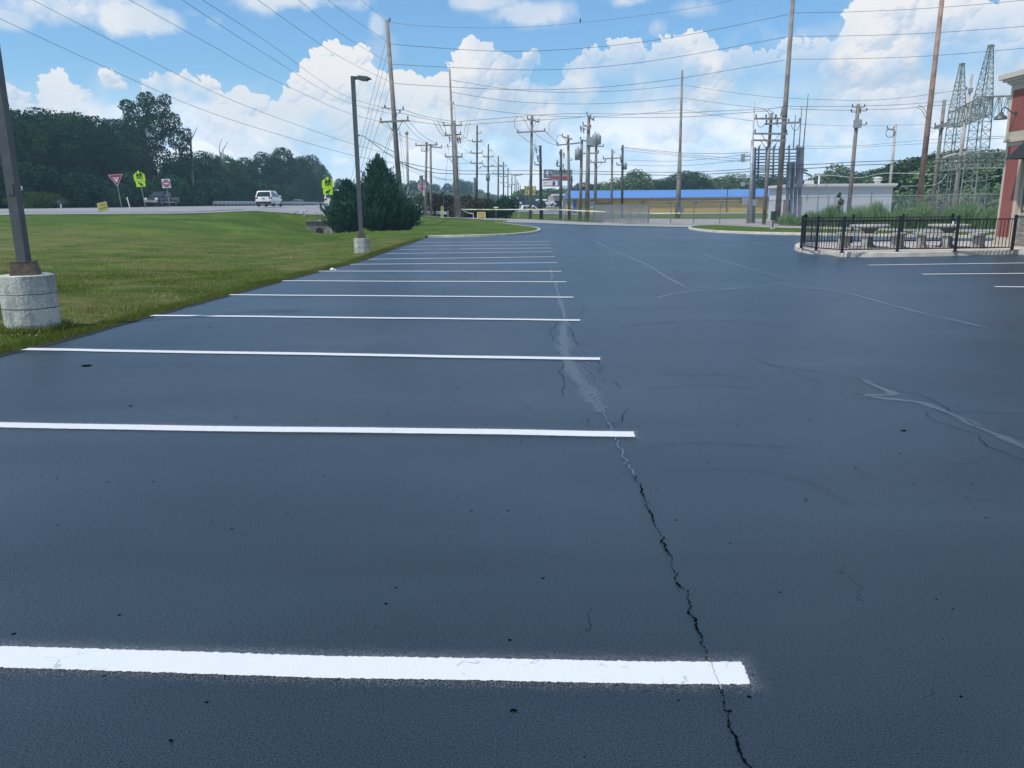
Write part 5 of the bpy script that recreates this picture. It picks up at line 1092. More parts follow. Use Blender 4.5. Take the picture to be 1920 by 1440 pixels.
wire('lower black telephone cable across the pole cluster', [(748,304,62),(797,321,80),(853,326,88),(997,326.5,92),(1090,326,90),(1270,328.5,98),(1385,323,75),(1462,317,66)], r=.04, group='telephone cables')
wire('upper black telephone cable between the tall right pole and the building edge', [(1463,310,66),(1530,308,66),(1600,304,66),(1735,299.5,60),(1885,296,50)], r=.032, group='telephone cables')
wire('lower black telephone cable between the tall right pole and the building edge', [(1462,317,66),(1530,315,66),(1600,310,66),(1735,306,60),(1885,303,50)], r=.036, group='telephone cables')
wire('drooping cable from the leaning pole behind the close pair of poles', [(748,306,62),(800,326,80),(830,335,84),(851,336,88)], group='telephone cables')
wire('second drooping cable from the leaning pole behind the close pair', [(748,309,62),(797,330,80),(851,340,88)], group='telephone cables', m='wiregrey')
wire('thin grey wire over the yellow building toward the riser', [(1168,300,104),(1270,302,98),(1390,291,80),(1404,290,70)], m='wiregrey')
wire('thin grey wire below it toward the riser', [(1168,309,104),(1270,311,98),(1398,300,70)], m='wiregrey')
wire('top strand of the wire bundle from the dark cutout pole to the riser', [(1168,276,104),(1270,286,98),(1340,288,86),(1404,286,70)])
wire('thin wire bundle middle strand from the dark cutout pole to the riser', [(1168,278,104),(1270,289,98),(1340,294,86),(1404,300,70)], m='wiregrey')
wire('thin wire bundle low strand from the dark cutout pole to the riser', [(1168,282,104),(1270,292,98),(1340,299,86),(1400,303,70)], m='wiregrey')
wire('thin wire behind the pale building poles, upper', [(1475,274,66),(1609,273,80),(1740,262,72),(1890,255,60)], m='wiregrey')
wire('thin wire behind the pale building poles, middle', [(1507,279,72),(1609,276,78),(1750,268,72),(1890,258,60)], m='wiregrey')
wire('faint wire crossing behind the forked-top pole at box height', [(1500,233,70),(1609,236,76),(1740,233,72)], m='wiregrey', r=.016)
wire('pale service cable sagging behind the pale building', [(1511,330,75),(1560,329,78),(1612,333,80),(1660,325,84),(1760,327,72)], m='palesteel', r=.05, group='service cables')
wire('pale service cable curling between the reddish pole and the lattice tower', [(1690,349,75),(1740,348,72),(1762,342,72),(1775,326,72)], m='palesteel', r=.03, group='service cables')
for i, (a_, c_, lb) in enumerate((((800,270,95),(712,229,62),'wire from the left tip of the leaning pole crossarm to the close pole pair'),((820,271,95),(766,226,62),'wire from the right tip of the leaning pole crossarm to the close pole pair'),((808,272,97),(757,228,62),'middle wire from the leaning pole crossarm to the close pole pair'))):
    m_ = ((a_[0]+c_[0])/2, (a_[1]+c_[1])/2+6, (a_[2]+c_[2])/2); wire(lb, [c_, m_, a_])
# runs down the receding row
run = [(894.7,108),(915.8,128),(934.6,160),(944.2,195),(952.7,235),(960.2,280),(966,320)]
tops = {894.7:(265,287,306),915.8:(283,294,312),934.6:(303,312,326),944.2:(308,311,331),952.7:(322,327,350),960.2:(334,346,352),966:(340,345,356)}
for j, lb in enumerate(('top','middle','lowest')):
    for sgn, sd in ((-1,'left'),(1,'right')):
        pts = [(849+sgn*14,(252,275,294)[j],88)]; prev = pts[0]
        for x, Yd in run:
            wd = 1000/Yd; q_ = (x+sgn*wd, tops[x][j], Yd); sag = 5*90/Yd+2; pts += [((prev[0]+q_[0])/2, (prev[1]+q_[1])/2+sag, (prev[2]+Yd)/2), q_]; prev = q_
        wire('%s %s wire down the receding row of slim poles' % (lb, sd), pts, r=.022, n=4, group='wires along the receding pole row')
# jumper loops
def loop(label, pts, Yd, r=.025): wire(label, [(x, y, Yd) for x, y in pts], r, name='jumper_wire', group='jumper wires on the poles', n=6)
loop('left jumper loop on the loop-wire pole', [(972,219),(966,224),(965,236),(970,247)], 91.8)
loop('second jumper loop beside the left loop on the loop-wire pole', [(976,219),(983,224),(990,238),(997,248)], 91.8)
loop('long wire slanting down from the left end of the wide loop arm', [(971,250),(985,261),(1002,272),(1012,275)], 92)
loop('long wire slanting down from the middle of the wide loop arm', [(1000,247),(1015,259),(1030,268),(1043,272)], 91.5)
loop('right jumper loop between the loop-wire pole and the wide low arm pole', [(1038,225),(1030,232),(1029,250),(1022,246)], 91)
loop('wire slanting from the loop arm tip to the wide low arm pole', [(1023,247),(1034,258),(1048,270)], 91)
loop('small jumper loop at the wide low arm pole', [(1053,254),(1045,256),(1043,266),(1044,272)], 90)
for i, (x0, x1) in enumerate(((812,832),(820,834),(828,838))): loop('%s curved jumper hanging left of the double pole' % ('outer','middle','inner')[i], [(x0,227+i),(x0+4,233),((x0+x1)/2+4,250),(x1+2,256)], 87.7)
for i, (x0, x1) in enumerate(((883,862),(877,860))): loop('%s curved jumper hanging right of the double pole' % ('outer','inner')[i], [(x0,230),(x0-4,236),(x0-8,255),(x1+4,262)], 87.7)
loop('jumper loop over the left bracket of the leaning pole', [(714,204),(718,202),(724,202),(732,208)], 61.7)
loop('left jumper loop at the four-arm pole', [(1419,226),(1422,236),(1428,238),(1437,230)], 63.7)
loop('jumper from the distribution wire down to the four-arm pole', [(1430,204),(1440,210),(1442,222),(1436,231)], 63.7)
loop('second jumper from the distribution wire to the four-arm pole', [(1440,205),(1452,214),(1456,232),(1460,239)], 63.7)
loop('right jumper loop at the four-arm pole', [(1483,234),(1488,243),(1495,243),(1501,231)], 63.7)
loop('left curved jumper near the reddish pole', [(1722,197),(1732,203),(1738,215),(1743,236),(1752,241)], 62)
loop('right curved jumper near the reddish pole', [(1719,202),(1728,206),(1736,222),(1745,241)], 62)
# guy wires
for i, (a_, c_) in enumerate((((728,60),(660,330)),((729,90),(664,340)),((731,122),(668,350)),((733,158),(676,345)),((738,236),(700,340)),((740,240),(706,345)),((748,240),(757,330)),((750,245),(765,335)))):
    A = P(a_[0], a_[1], 62); B = P(c_[0], c_[1], 62); d = (B-A); k = (0.1-A.z)/d.z; E = A+d*k
    t = obj('guy_wire', MB().tube([(0,0,0), E-A], .013, 4), M['wiregrey']); t.location = A; tag(t, '%s guy wire slanting down from the leaning pole beside the junipers' % ('first','second','third','fourth','fifth','sixth','seventh','eighth')[i], 'guy wire', 'guy wires of the leaning pole')
for i, (a_, c_) in enumerate((((1004,262),(990,380)),((1003,270),(984,395)),((850,190),(836,330)),((852,200),(862,330)))):
    A = P(a_[0], a_[1], 90); B = P(c_[0], c_[1], 90); t = obj('guy_wire', MB().tube([(0,0,0), (B-A)*((0.1-A.z)/(B-A).z)], .016, 4), M['wiregrey']); t.location = A; tag(t, '%s thin guy wire in the middle pole cluster' % ('leftmost foot','second','steep left','steep right')[i], 'guy wire', 'guy wires of the middle poles')
# ------------------------------------------------------------------ lattice towers and girders
def lattice(mb, A, B, wA, wB, axis_u, axis_v, nb, t_leg=.10, t_br=.05):
    """four-legged lattice column from A to B with half widths wA -> wB"""
    u = Vector(axis_u); v = Vector(axis_v); ring = []
    for i in range(nb+1):
        f = i/nb; c = A.lerp(B, f); w = (wA*(1-f)+wB*f)/2; ring.append([c+u*w+v*w, c-u*w+v*w, c-u*w-v*w, c+u*w-v*w])
    for k in range(4): mb.bar(ring[0][k], ring[-1][k], t_leg, t_leg)
    for i in range(nb):
        for k in range(4):
            a, b_ = ring[i][k], ring[i][(k+1)%4]; c_, d = ring[i+1][k], ring[i+1][(k+1)%4]
            if i % 2: mb.bar(a, d, t_br)
            else: mb.bar(b_, c_, t_br)
            mb.bar(c_, d, t_br)
def tower(label, top, mid, bot, Yd, wm, wb):
    b = P(bot[0], bot[1], Yd); b.z = H(b.x, b.y); t = thing('lattice_tower', label, 'lattice tower', b, math.radians(25), 'lattice towers of the substation'); R = Matrix.Rotation(-math.radians(25), 3, 'Z')
    T = R @ (P(top[0], top[1], Yd)-b); Mi = R @ (P(mid[0], mid[1], Yd)-b); mb = MB()
    lattice(mb, Vector((0,0,0)), Mi, wb, wm, (1,0,0), (0,1,0), 14, .07, .032); obj('legs', mb, M['towersteel'], t)
    mb = MB(); lattice(mb, Mi, T, wm, .28, (1,0,0), (0,1,0), 11, .06, .028); mb.box(T+Vector((0,0,.1)), (.5,.3,.12)); obj('spire', mb, M['towersteel'], t); return t
T1 = tower('left lattice tower of the substation, lower and farther', (1803.5,122), (1795,208), (1774,391), 76, 1.0, 1.25)
T2 = tower('right lattice tower of the substation, taller spire', (1857.5,88), (1842,196), (1822,391), 66, 1.05, 1.35)
def girder(label, a, b_, Ya, Yb, h, w, n, name='lattice_girder'):
    A = P(a[0], a[1], Ya); B = P(b_[0], b_[1], Yb); d = (B-A); u = Vector((d.y, -d.x, 0)).normalized(); t = thing(name, label, 'girder', A, 0, 'lattice girders of the substation'); mb = MB(); ring = []
    for i in range(n+1):
        c = (B-A)*(i/n); ring.append([c+u*w/2, c-u*w/2, c-u*w/2-Vector((0,0,h)), c+u*w/2-Vector((0,0,h))])
    for k in range(4): mb.bar(ring[0][k], ring[-1][k], .08)
    obj('chords', mb, M['towersteel'], t); mb = MB()
    for i in range(n):
        for k in range(4):
            a_, b2, c_, d_ = ring[i][k], ring[i][(k+1)%4], ring[i+1][k], ring[i+1][(k+1)%4]
            (mb.bar(a_, d_, .034) if i % 2 else mb.bar(b2, c_, .034)); (mb.bar(c_, d_, .03) if i % 2 else None)
    obj('web', mb, M['towersteel'], t); return t
girder('upper girder between the two lattice towers', (1790,212), (1848,183), 76, 66, 1.3, 1.0, 14)
girder('upper girder from the right lattice tower toward the red building', (1836,182), (1960,178), 66, 60, 1.55, 1.1, 14)
girder('lower girder between the two lattice towers, hung with pale insulator rows', (1768,298), (1840,288), 76, 66, 1.1, 1.0, 16)
girder('lower girder from the right lattice tower toward the red building', (1832,287), (1970,282), 66, 60, 1.2, 1.0, 14)
for k, (x0, y0, Yd) in enumerate(((1768,296,75),(1772,309,75),(1800,292,71))):
    A = P(x0, y0, Yd); t = thing('insulator_row', '%s tilted row of pale insulators at the lattice tower foot girder' % ('upper','lower','right')[k], 'insulator row', A, 0, 'tilted insulator rows'); 
    for i in range(5):
        a = P(x0+i*8, y0-i*1.6, Yd)-A; mb = MB(); d = Vector((.7,-.2,.28)); mb.cyl(a, a+d, .05, .05, 6)
        for s in (.15,.3,.45,.6,.75,.9): mb.cyl(a+d*s, a+d*(s+.05), .10, .10, 8)
        obj('insulator', mb, M['whitetrim'], t)
    obj('rail', MB().bar((0,0,-.05), P(x0+34, y0-6, Yd)-A, .06), M['towersteel'], t)
# floodlight on the girder is part of the red building below; lightning masts
for i, (a_, b_, Yd) in enumerate((((1515.5,176),(1506,279),72.5),((1503.5,199),(1498,279),73),((1491.5,215),(1487.5,279),73.5))):
    A = P(b_[0], b_[1], Yd); t = obj('lightning_mast', MB().cyl((0,0,0), P(a_[0], a_[1], Yd)-A, .06, .025, 6), M['bluesteel']); t.location = A; tag(t, '%s thin mast standing on the right end of the lattice frame' % ('rightmost tallest','middle','leftmost shortest')[i], 'mast', 'masts on the lattice frame')
# ------------------------------------------------------------------ billboard frame seen from behind
A = P(1411, 412, 71); A.z = 0; t = thing('open_billboard', 'bare blue-grey slatted billboard frame beside the tall right pole', 'billboard frame', A)
def q(px, py, Yd=71): return P(px, py, Yd)-A
mb = MB()
for y_ in (281,288,294,299,305,311,317,323,328,334): 
    mb.bar(q(1412,y_), q(1504,y_-1), .07, .10)
obj('stringers', mb, M['bluesteel'], t); mb = MB()
for x_ in (1422,1436.5,1450,1461,1479,1494): mb.bar(q(x_+1,275,71.3), q(x_-1,337,71.3), .12, .12)
obj('uprights', mb, M['bluesteel'], t); mb = MB()
for x_ in (1423,1438,1452,1478,1493): mb.bar(q(x_,281,71.6), q(x_+3,271,71.6), .05); mb.bar(q(x_+3,271,71.6), q(x_-3,281,71.0), .05)
obj('stays', mb, M['bluesteel'], t)
mb = MB(); mb.bar(q(1414,277,71), q(1412,340,71), .34, .3); obj('side_panel', mb, M['bluesteel'], t)
mb = MB(); a, b_ = q(1503,276,71), q(1500,352,71); mb.bar(a, b_, .42, .35); mb.bar(q(1497,282,71.1), q(1494,352,71.1), .25, .2); mb.bar(q(1480,305,71.1), q(1478,352,71.1), .75, .2); mb.bar(q(1488,303,71.2), q(1486,352,71.2), .45, .2); obj('side_panel', mb, M['bluesteel'], t)
mb = MB()
for x_ in (1477,1484,1492,1500): mb.bar(q(x_,350,71.3), q(x_-1.5,408,71.3), .22, .22)
obj('support_post', mb, M['bluesteel'], t)
mb = MB(); mb.bar(q(1504,318,71), q(1513,320,70), .14); mb.bar(q(1504,322,71), q(1521,329,70), .1); obj('cable_outlet', mb, M['darksteel'], t)
HAZE = 0.00062
M['cornicem'] = mat('pale_cornice', (.55,.53,.46), .8); M['stonecap'] = mat('stone_cap', (.42,.38,.32), .8); M['blind'] = mat('amber_window_blind', (.50,.35,.16), .5)
# ------------------------------------------------------------------ iron fence round the patio
ZS = .137
def gp(px, py, z=ZS): v = G(px, py, z); return Vector((v.x, v.y, z))
def picket_fence(label, posts, hgt=1.02, rails=(.09,.93), pw=.065, pick=.016, gap=.115, group=None, second_rail=True, outset=.0):
    t = thing('picket_fence', label, 'fence', posts[0]); o = posts[0]
    for i, p in enumerate(posts):
        mb = MB().box(p-o+Vector((0,0,hgt/2)), (pw,pw,hgt)); mb.box(p-o+Vector((0,0,hgt+.012)), (pw+.02,pw+.02,.024)); mb.box(p-o+Vector((0,0,hgt+.035)), (pw*.6,pw*.6,.022)); mb.box(p-o+Vector((0,0,.006)), (pw*2,pw*2,.012)); obj('post', mb, M['black'], t)
    for a, b_ in zip(posts, posts[1:]):
        d = b_-a; L_ = d.length; u = d/L_; mb = MB(); zz = Vector((0,0,1))
        for r_ in rails + ((rails[1]-.14,) if second_rail else ()): mb.bar(a-o+u*pw/2+zz*r_, b_-o-u*pw/2+zz*r_, .028, .032)
        n = int(L_/gap)
        for k in range(1, n):
            p = a-o+d*(k/n); mb.bar(p+zz*rails[0], p+zz*(rails[1]), pick, pick)
        obj('picket_panel', mb, M['black'], t)
    return t
front = [gp(1502,465.5), gp(1530,470), gp(1578.5,474), gp(1682,472.3), gp(1790.5,471), gp(1897,469)]
rear = [Vector((gp(1506,457).x+.05, 28.6, ZS)), Vector((P(1597,445,28.6).x, 28.6, ZS)), Vector((P(1690,445,28.4).x, 28.4, ZS)), Vector((P(1782,445,28.2).x, 28.2, ZS))]
picket_fence('black iron picket fence along the front of the patio up to the red building', [rear[0]] + front, 1.0, (.09,.92), second_rail=False)
picket_fence('black iron picket fence along the back of the patio behind the concrete tables', rear[0:1]+rear[1:], 1.0, (.09,.92))
# ------------------------------------------------------------------ round concrete tables with curved benches
def round_table(label, c, where):
    t = thing('concrete_table', label, 'table', c, 0, 'round concrete picnic tables')
    obj('tabletop', MB().lathe((0,0,.64), [(.52,0),(.60,.02),(.61,.06),(.60,.085),(.57,.095)], 36), M['concrete'], t)
    obj('pedestal', MB().lathe((0,0,0), [(.24,0),(.24,.05),(.15,.12),(.12,.35),(.15,.5),(.30,.62),(.34,.64)], 12), M['darkcast'], t)
    for k, ang in enumerate((215, 325, 90)):
        bt = thing('curved_bench', '%s curved concrete bench at the %s' % (('left','right','rear')[k], where), 'bench', c, math.radians(ang), 'curved benches round the concrete tables')
        mb = MB(); n = 10; vs = []; r0, r1 = .78, 1.12
        for i in range(n+1):
            a = math.radians(-38+76*i/n)
            for r_, z in ((r0,.40),(r1,.40),(r1,.475),(r0,.475)): vs.append((r_*math.cos(a), r_*math.sin(a), z))
        fs = [(i*4+j, (i+1)*4+j, (i+1)*4+(j+1)%4, i*4+(j+1)%4) for i in range(n) for j in range(4)]+[(0,1,2,3),(n*4+3,n*4+2,n*4+1,n*4)]
        mb.add(vs, fs); obj('seat', mb, M['concrete'], bt)
        for a in (-24, 24):
            a = math.radians(a); R = Matrix.Rotation(a, 3, 'Z'); mb = MB(); p = R @ Vector((.95,0,.2)); mb.box(p, (.24,.16,.40), R); mb.box(R @ Vector((.95,0,.03)), (.30,.22,.06), R); obj('leg', mb, M['concrete'], bt)
    return t
M['darkcast'] = mat('dark_cast_stone', (.13,.135,.14), .8, var=.15)
c1 = P(1629,445,25.6); c2 = P(1777,445,25.4)
round_table('round concrete picnic table with a dark pedestal at the left of the patio', Vector((c1.x, 25.6, ZS)), 'left patio table')
round_table('round concrete picnic table with a dark pedestal nearer the red building', Vector((c2.x, 25.4, ZS)), 'right patio table')
o = obj('paper_cup', MB().lathe((c2.x+.02, 25.2, ZS+.735), [(.03,0),(.04,.09)], 12), M['white']); tag(o, 'small white cup standing on the right concrete table', 'cup')
# ------------------------------------------------------------------ red and tan corner building (its wall runs toward the camera)
a0 = P(1863,458,27.0); A = Vector((a0.x, 27.0, ZS)); t = thing('corner_building', 'red and tan stucco building corner with cornice and stone base at the right edge', 'building', A, -PI/2)
def Yf(px): return 27.0*903/(px-960)
def xf(px): return 27.0-Yf(px)
def zf(py, px): return P(px, py, Yf(px)).z - ZS
def foot(x0, x1, y0, y1, z0, z1, mb): mb.box(((x0+x1)/2, (y0+y1)/2, (z0+z1)/2), (x1-x0, y1-y0, z1-z0))
W1 = xf(1895); zl = zf(266,1864); zt = zf(160,1866)
def part(name, m, *bx, par=None):
    mb = MB()
    for b_ in bx: foot(*b_, mb)
    return obj(name, mb, M[m], par or t)
part('pillar', 'stucco', (0,W1,0,6,-.2,zl))
part('plinth', 'stucco', (-.05,W1+.03,-.05,.2,-.05,.13))
part('red_panel', 'redstucco', (.14,W1-.17,-.012,.02,zf(443,1868),zf(275,1868)))
part('upper_wall', 'stucco', (-.03,12,-.05,6,zl,zt))
part('ledge', 'stucco', (-.06,12,-.085,.0,zl-.03,zl+.05), (-.06,12,-.07,.0,zl+.05,zl+.09))
for k in range(5): part('red_panel', 'redstucco', (.12+k*2.1, .92+k*2.1 if k == 0 else 1.9+k*2.1, -.062, .0, zf(247,1866), zf(170,1866)))
for (e, z0, z1) in ((.04,zt,zt+.05),(.10,zt+.05,zt+.12),(.20,zt+.12,zt+.2),(.30,zt+.2,zt+.36)): part('cornice', 'cornicem', (-.03-e,12,-.05-e,6,z0,z1))
M['stone'] = mat('stacked_stone', (.30,.27,.23), .9)
def stonework(m):
    N, L = nodes(m); b = N['Principled BSDF']; tc = N.new('ShaderNodeTexCoord'); mp = N.new('ShaderNodeMapping'); mp.inputs['Rotation'].default_value = (PI/2,0,0); L.new(tc.outputs['Object'], mp.inputs[0])
    br = N.new('ShaderNodeTexBrick'); br.inputs['Scale'].default_value = 3.2; br.inputs['Color1'].default_value = (.34,.30,.25,1); br.inputs['Color2'].default_value = (.17,.165,.16,1); br.inputs['Mortar'].default_value = (.06,.055,.05,1); br.inputs['Mortar Size'].default_value = .014
    br.offset = .37; L.new(mp.outputs[0], br.inputs['Vector']); L.new(br.outputs['Color'], b.inputs['Base Color'])
    bp = N.new('ShaderNodeBump'); bp.inputs['Strength'].default_value = .8; bp.inputs['Distance'].default_value = .04; L.new(br.outputs['Fac'], bp.inputs['Height']); bp.invert = True; L.new(bp.outputs[0], b.inputs['Normal'])
stonework(M['stone'])
zs_ = zf(404,1903)
part('wall', 'stucco', (W1,12,.12,6,zs_+.05,zl))
part('stone_base', 'stone', (W1,12,.02,.12,-.1,zs_))
part('stone_cap', 'stonecap', (W1,12,-.02,.12,zs_,zs_+.05))
w_ = part('window', 'blind', (xf(1904),xf(1904)+2.4,.09,.125,zs_+.16,zf(303,1903)))
part('frame', 'darksteel', (xf(1904)-.07,xf(1904),.06,.125,zs_+.1,zf(300,1903)), (xf(1904)+2.4,xf(1904)+2.47,.06,.125,zs_+.1,zf(300,1903)), (xf(1904),xf(1904)+2.4,.06,.125,zf(303,1903),zf(300,1903)), par=w_)
z0 = P(1885,299,25.95).z-ZS; x0 = 1.02; vs = [(x0,-.62,z0),(x0,.1,z0),(x0,.1,z0+.72),(x0+6,-.62,z0),(x0+6,.1,z0),(x0+6,.1,z0+.72)]
obj('awning', MB().add(vs, [(0,1,2),(5,4,3),(0,2,5,3),(0,3,4,1),(1,4,5,2)]), M['awning'], t)
xg = xf(1877); zg = zf(212,1877); pts = [(xg,-.03,zg),(xg,-.14,zg-.01),(xg,-.26,zg+.05),(xg,-.38,zg+.14),(xg,-.48,zg+.17),(xg,-.55,zg+.12),(xg,-.56,zg+.03)]
gl = obj('gooseneck_lamp', MB().tube([tuple(p) for p in spline(pts, 4)], .018, 8).cyl((xg,-.05,zg), (xg,-.08,zg), .07, .07, 12), M['bronze'], t)
obj('lamp_shade', MB().lathe((xg,-.56,zg-.20), [(.20,0),(.195,.02),(.15,.10),(.07,.17),(.06,.22),(.02,.23)], 20), M['bronze'], gl)
# ------------------------------------------------------------------ pale utility building
Yd = 75; a = P(1476,405,Yd); b_ = P(1676,405,Yd); zb = -.2; zt = P(1576,349,Yd).z; zr = P(1576,344.5,Yd).z; A = Vector((a.x, Yd, 0)); t = thing('utility_building', 'pale flat-roofed utility building behind the tall weeds', 'building', A); W_ = b_.x-a.x
mb = MB(); foot(.45, W_-.35, 0, 7, zb, zt, mb); obj('wall', mb, M['whitewall'], t)
mb = MB(); foot(.10, W_-.05, -.26, 7.2, zt, zr, mb); foot(.2, W_-.15, -.18, 7.1, zt-.14, zt, mb); obj('roof', mb, M['whitetrim'], t)
mb = MB(); foot(.0, .46, -.02, .5, zt-1.15, zt-.75, mb); obj('wall_lamp', mb, M['whitetrim'], t)
mb = MB(); foot(.30, .49, .2, 2.2, 0, zt-1.2, mb); obj('door', mb, M['brownwall'], t)
q_ = P(1646,336,Yd+2)-A; obj('roof_vent', MB().lathe((q_.x, 2, zr-A.z), [(.28,0),(.28,.3),(.42,.32),(.42,.4),(.3,.42),(.3,.5),(.42,.52),(.42,.6),(.1,.68)], 16), M['whitetrim'], t)
q_ = P(1536,336,Yd+2)-A; obj('roof_pipe', MB().cyl((q_.x,2,zr), (q_.x,2,zr+.95), .09, .09, 10), M['white'], t)
q_ = P(1527,336,Yd+2)-A; obj('roof_hatch', MB().box((q_.x-.3,2.5,zr+.2), (.7,.6,.4)), M['whitetrim'], t)
# ------------------------------------------------------------------ yellow building with blue roof
Yd = 140; A = Vector((P(1069,399,Yd).x, Yd, P(1069,401,Yd).z)); t = thing('yellow_building', 'long yellow building with a bright blue metal roof behind the power poles', 'building', A)
def X_(px, Y_=Yd): return P(px, 390, Y_).x - A.x
ze = P(1200,370.5,Yd).z-A.z; zrg = P(1200,356.5,Yd+9).z-A.z; L1 = X_(1445)
mb = MB(); foot(.6, L1, 0, 18, -.6, ze, mb); obj('wall', mb, M['ywall'], t)
mb = MB(); mb.add([(0,-.5,ze),(L1,-.5,ze),(L1,9,zrg),(0,9,zrg),(L1,18.5,ze),(0,18.5,ze),(0,-.5,ze-.25),(L1,-.5,ze-.25)], [(0,1,2,3),(3,2,4,5),(6,7,1,0),(0,3,5)]); obj('roof', mb, M['blueroof'], t)
mb = MB(); foot(0, L1, -.53, -.5, ze-.28, ze-.06, mb); obj('fascia', mb, M['brownwall'], t)
mb = MB(); foot(X_(1074), X_(1080.5), -.12, .0, -.3, ze-.02, mb); obj('door', mb, M['bluetrim'], t)
for x_ in (1205,1254,1305,1388): 
    mb = MB(); foot(X_(x_)-.15, X_(x_)+.15, -.2, .0, ze-1.05, ze-.75, mb); obj('wall_lamp', mb, M['darksteel'], t)
mb = MB(); foot(X_(1362)-.07, X_(1362)+.07, -.15, 0, -.2, zrg-.2, mb); obj('downpipe', mb, M['darksteel'], t)
mb = MB(); foot(L1, X_(1492), .9, 16, -.6, ze-.2, mb); obj('entrance_wall', mb, M['brownwall'], t)
mb = MB(); mb.add([(L1,-1.2,ze-.55),(X_(1494),-1.2,ze-.55),(X_(1494),9,zrg+.1),(L1,9,zrg+.1),(L1,-1.2,ze-1.0),(X_(1494),-1.2,ze-1.0),(L1,9,ze-1)], [(0,1,2,3),(4,5,1,0),(4,0,3,6)]); obj('entrance_canopy', mb, M['blueroof'], t)
mb = MB(); foot(L1, X_(1494), -1.24, -1.2, ze-1.02, ze-.7, mb); obj('canopy_trim', mb, M['bluetrim'], t)
mb = MB()
for x_ in (1448,1470,1490): foot(X_(x_)-.12, X_(x_)+.12, -1.1, -.9, -.3, ze-.9, mb)
obj('column', mb, M['darksteel'], t)
sg = obj('wall_sign', MB().box(((X_(1107)+X_(1113))/2, -.06, (P(1110,384,Yd).z-A.z)), (.62,.08,1.0)), M['white'], t)
text_part('R', .8, M['signblack'], sg, ((X_(1107)+X_(1113))/2, -.12, P(1110,384,Yd).z-A.z), name='lettering')
text_part('Nimenis', 1.05, M['signblack'], sg, (X_(1127), -.03, P(1127,382,Yd).z-A.z), extrude=.02, bold=.01)
text_part('....................', .5, M['bluetrim'], sg, (X_(1127), -.03, P(1127,388,Yd).z-A.z), extrude=.02)
Y2 = 150; A2 = Vector((P(1660,385,Y2).x, Y2, H(P(1660,385,Y2).x, Y2))); t = thing('yellow_gable_building', 'small yellow gable end with blue roof right of the pale building', 'building', A2); w = P(1712,385,Y2).x-A2.x; zz_ = P(1690,376,Y2).z-A2.z; zp = P(1700,365,Y2).z-A2.z
mb = MB(); mb.add([(0,0,-1),(w,0,-1),(w,0,zp-.3),(0,0,zz_-.6),(0,10,-1),(w,10,-1),(w,10,zp-.3),(0,10,zz_-.6)], [(0,1,2,3),(5,4,7,6),(4,0,3,7),(1,5,6,2),(3,2,6,7)]); obj('wall', mb, M['ywall'], t)
mb = MB(); mb.add([(-.4,-.5,zz_-.7),(w+.3,-.5,zp-.2),(w+.3,10.5,zp+.6),(-.4,10.5,zz_+.9),(-.4,-.5,zz_-.95),(w+.3,-.5,zp-.45)], [(0,1,2,3),(4,5,1,0)]); obj('roof', mb, M['blueroof'], t)
# small brown and white building behind the billboards
Y3 = 175; A3 = Vector((P(1031,388,Y3).x, Y3, H(P(1031,388,Y3).x, Y3))); t = thing('shop_building', 'small pinkish grey shop building with white roof edge below the billboards', 'building', A3)
def z3(py): return P(1045,py,Y3).z-A3.z
def x3(px): return P(px,385,Y3).x-A3.x
mb = MB(); foot(x3(1031), x3(1066), 0, 8, min(-1,z3(392)), z3(367), mb); obj('wall', mb, M['slab'], t)
mb = MB(); foot(x3(1036), x3(1068), -.6, 8.4, z3(367), z3(363.5), mb); obj('roof', mb, M['whitetrim'], t)
mb = MB(); foot(x3(1040), x3(1052), -.15, 0, z3(386), z3(377), mb); obj('shopfront', mb, M['glass'], t)
mb = MB()
for x_ in (1032.5,1037,1053): foot(x3(x_)-.25, x3(x_)+.25, -.4, -.1, z3(388), z3(377), mb)
obj('column', mb, M['white'], t)
# ------------------------------------------------------------------ billboards and signs far off
Yb = 190
def flat_sign(name, label, cat, px, py, Yd, group=None, zg=None):
    q = P(px, py, Yd); b = Vector((q.x, Yd, H(q.x, Yd) if zg is None else zg)); return thing(name, label, cat, b, 0, group), b
t, b = flat_sign('billboard', 'large billboard pair reading 4% on dark panels beside a dark column', 'billboard', 1045, 345, Yb)
def bx(px, py): q = P(px, py, Yb)-b; return (q.x, q.z)
pp = MB().plate([bx(1019,334), bx(1032,334), bx(1034,333), bx(1038,318), bx(1019.5,317.5)], -.02, .3); pa = obj('dark_panel', pp, M['bluesteel'], t)
pp = MB().plate([bx(1034,333), bx(1072,333), bx(1074,318), bx(1038,318)], -.02, .3); pb = obj('pale_panel', pp, M['steel'], t)
pp = MB().plate([bx(1017,338.5), bx(1034,337), bx(1070,337.5), bx(1071,330.5), bx(1036,330.5), bx(1031,334.3), bx(1017,336)], -.06, .34); obj('maroon_panel', pp, M['orange'], t)
c_ = bx(1027.5,325.5); text_part('4', 1.9, M['white'], pa, (c_[0]-.25, -.05, c_[1]), .03, bold=.04); c_ = bx(1033,323.5); text_part('%', 1.0, M['white'], pa, (c_[0], -.05, c_[1]), .03)
c_ = bx(1053,323); text_part('101 MO', 1.05, M['signblack'], pb, (c_[0], -.05, c_[1]), .03, sx=1.25)
pl = MB().plate([bx(1018,348), bx(1051,348), bx(1051,338.7), bx(1018,339.5)], -.02, .3); pw_ = obj('white_panel', pl, M['white'], t)
mb = MB().plate([bx(1018,349.8), bx(1055,349.8), bx(1055,348), bx(1018,348)], -.06, .34); obj('maroon_trim', mb, M['orange'], t)
mb = MB().plate([bx(1046,347.5), bx(1050.5,347.5), bx(1050.5,339), bx(1046,339)], -.04, -.02); obj('blue_portrait', mb, M['bluetrim'], pw_)
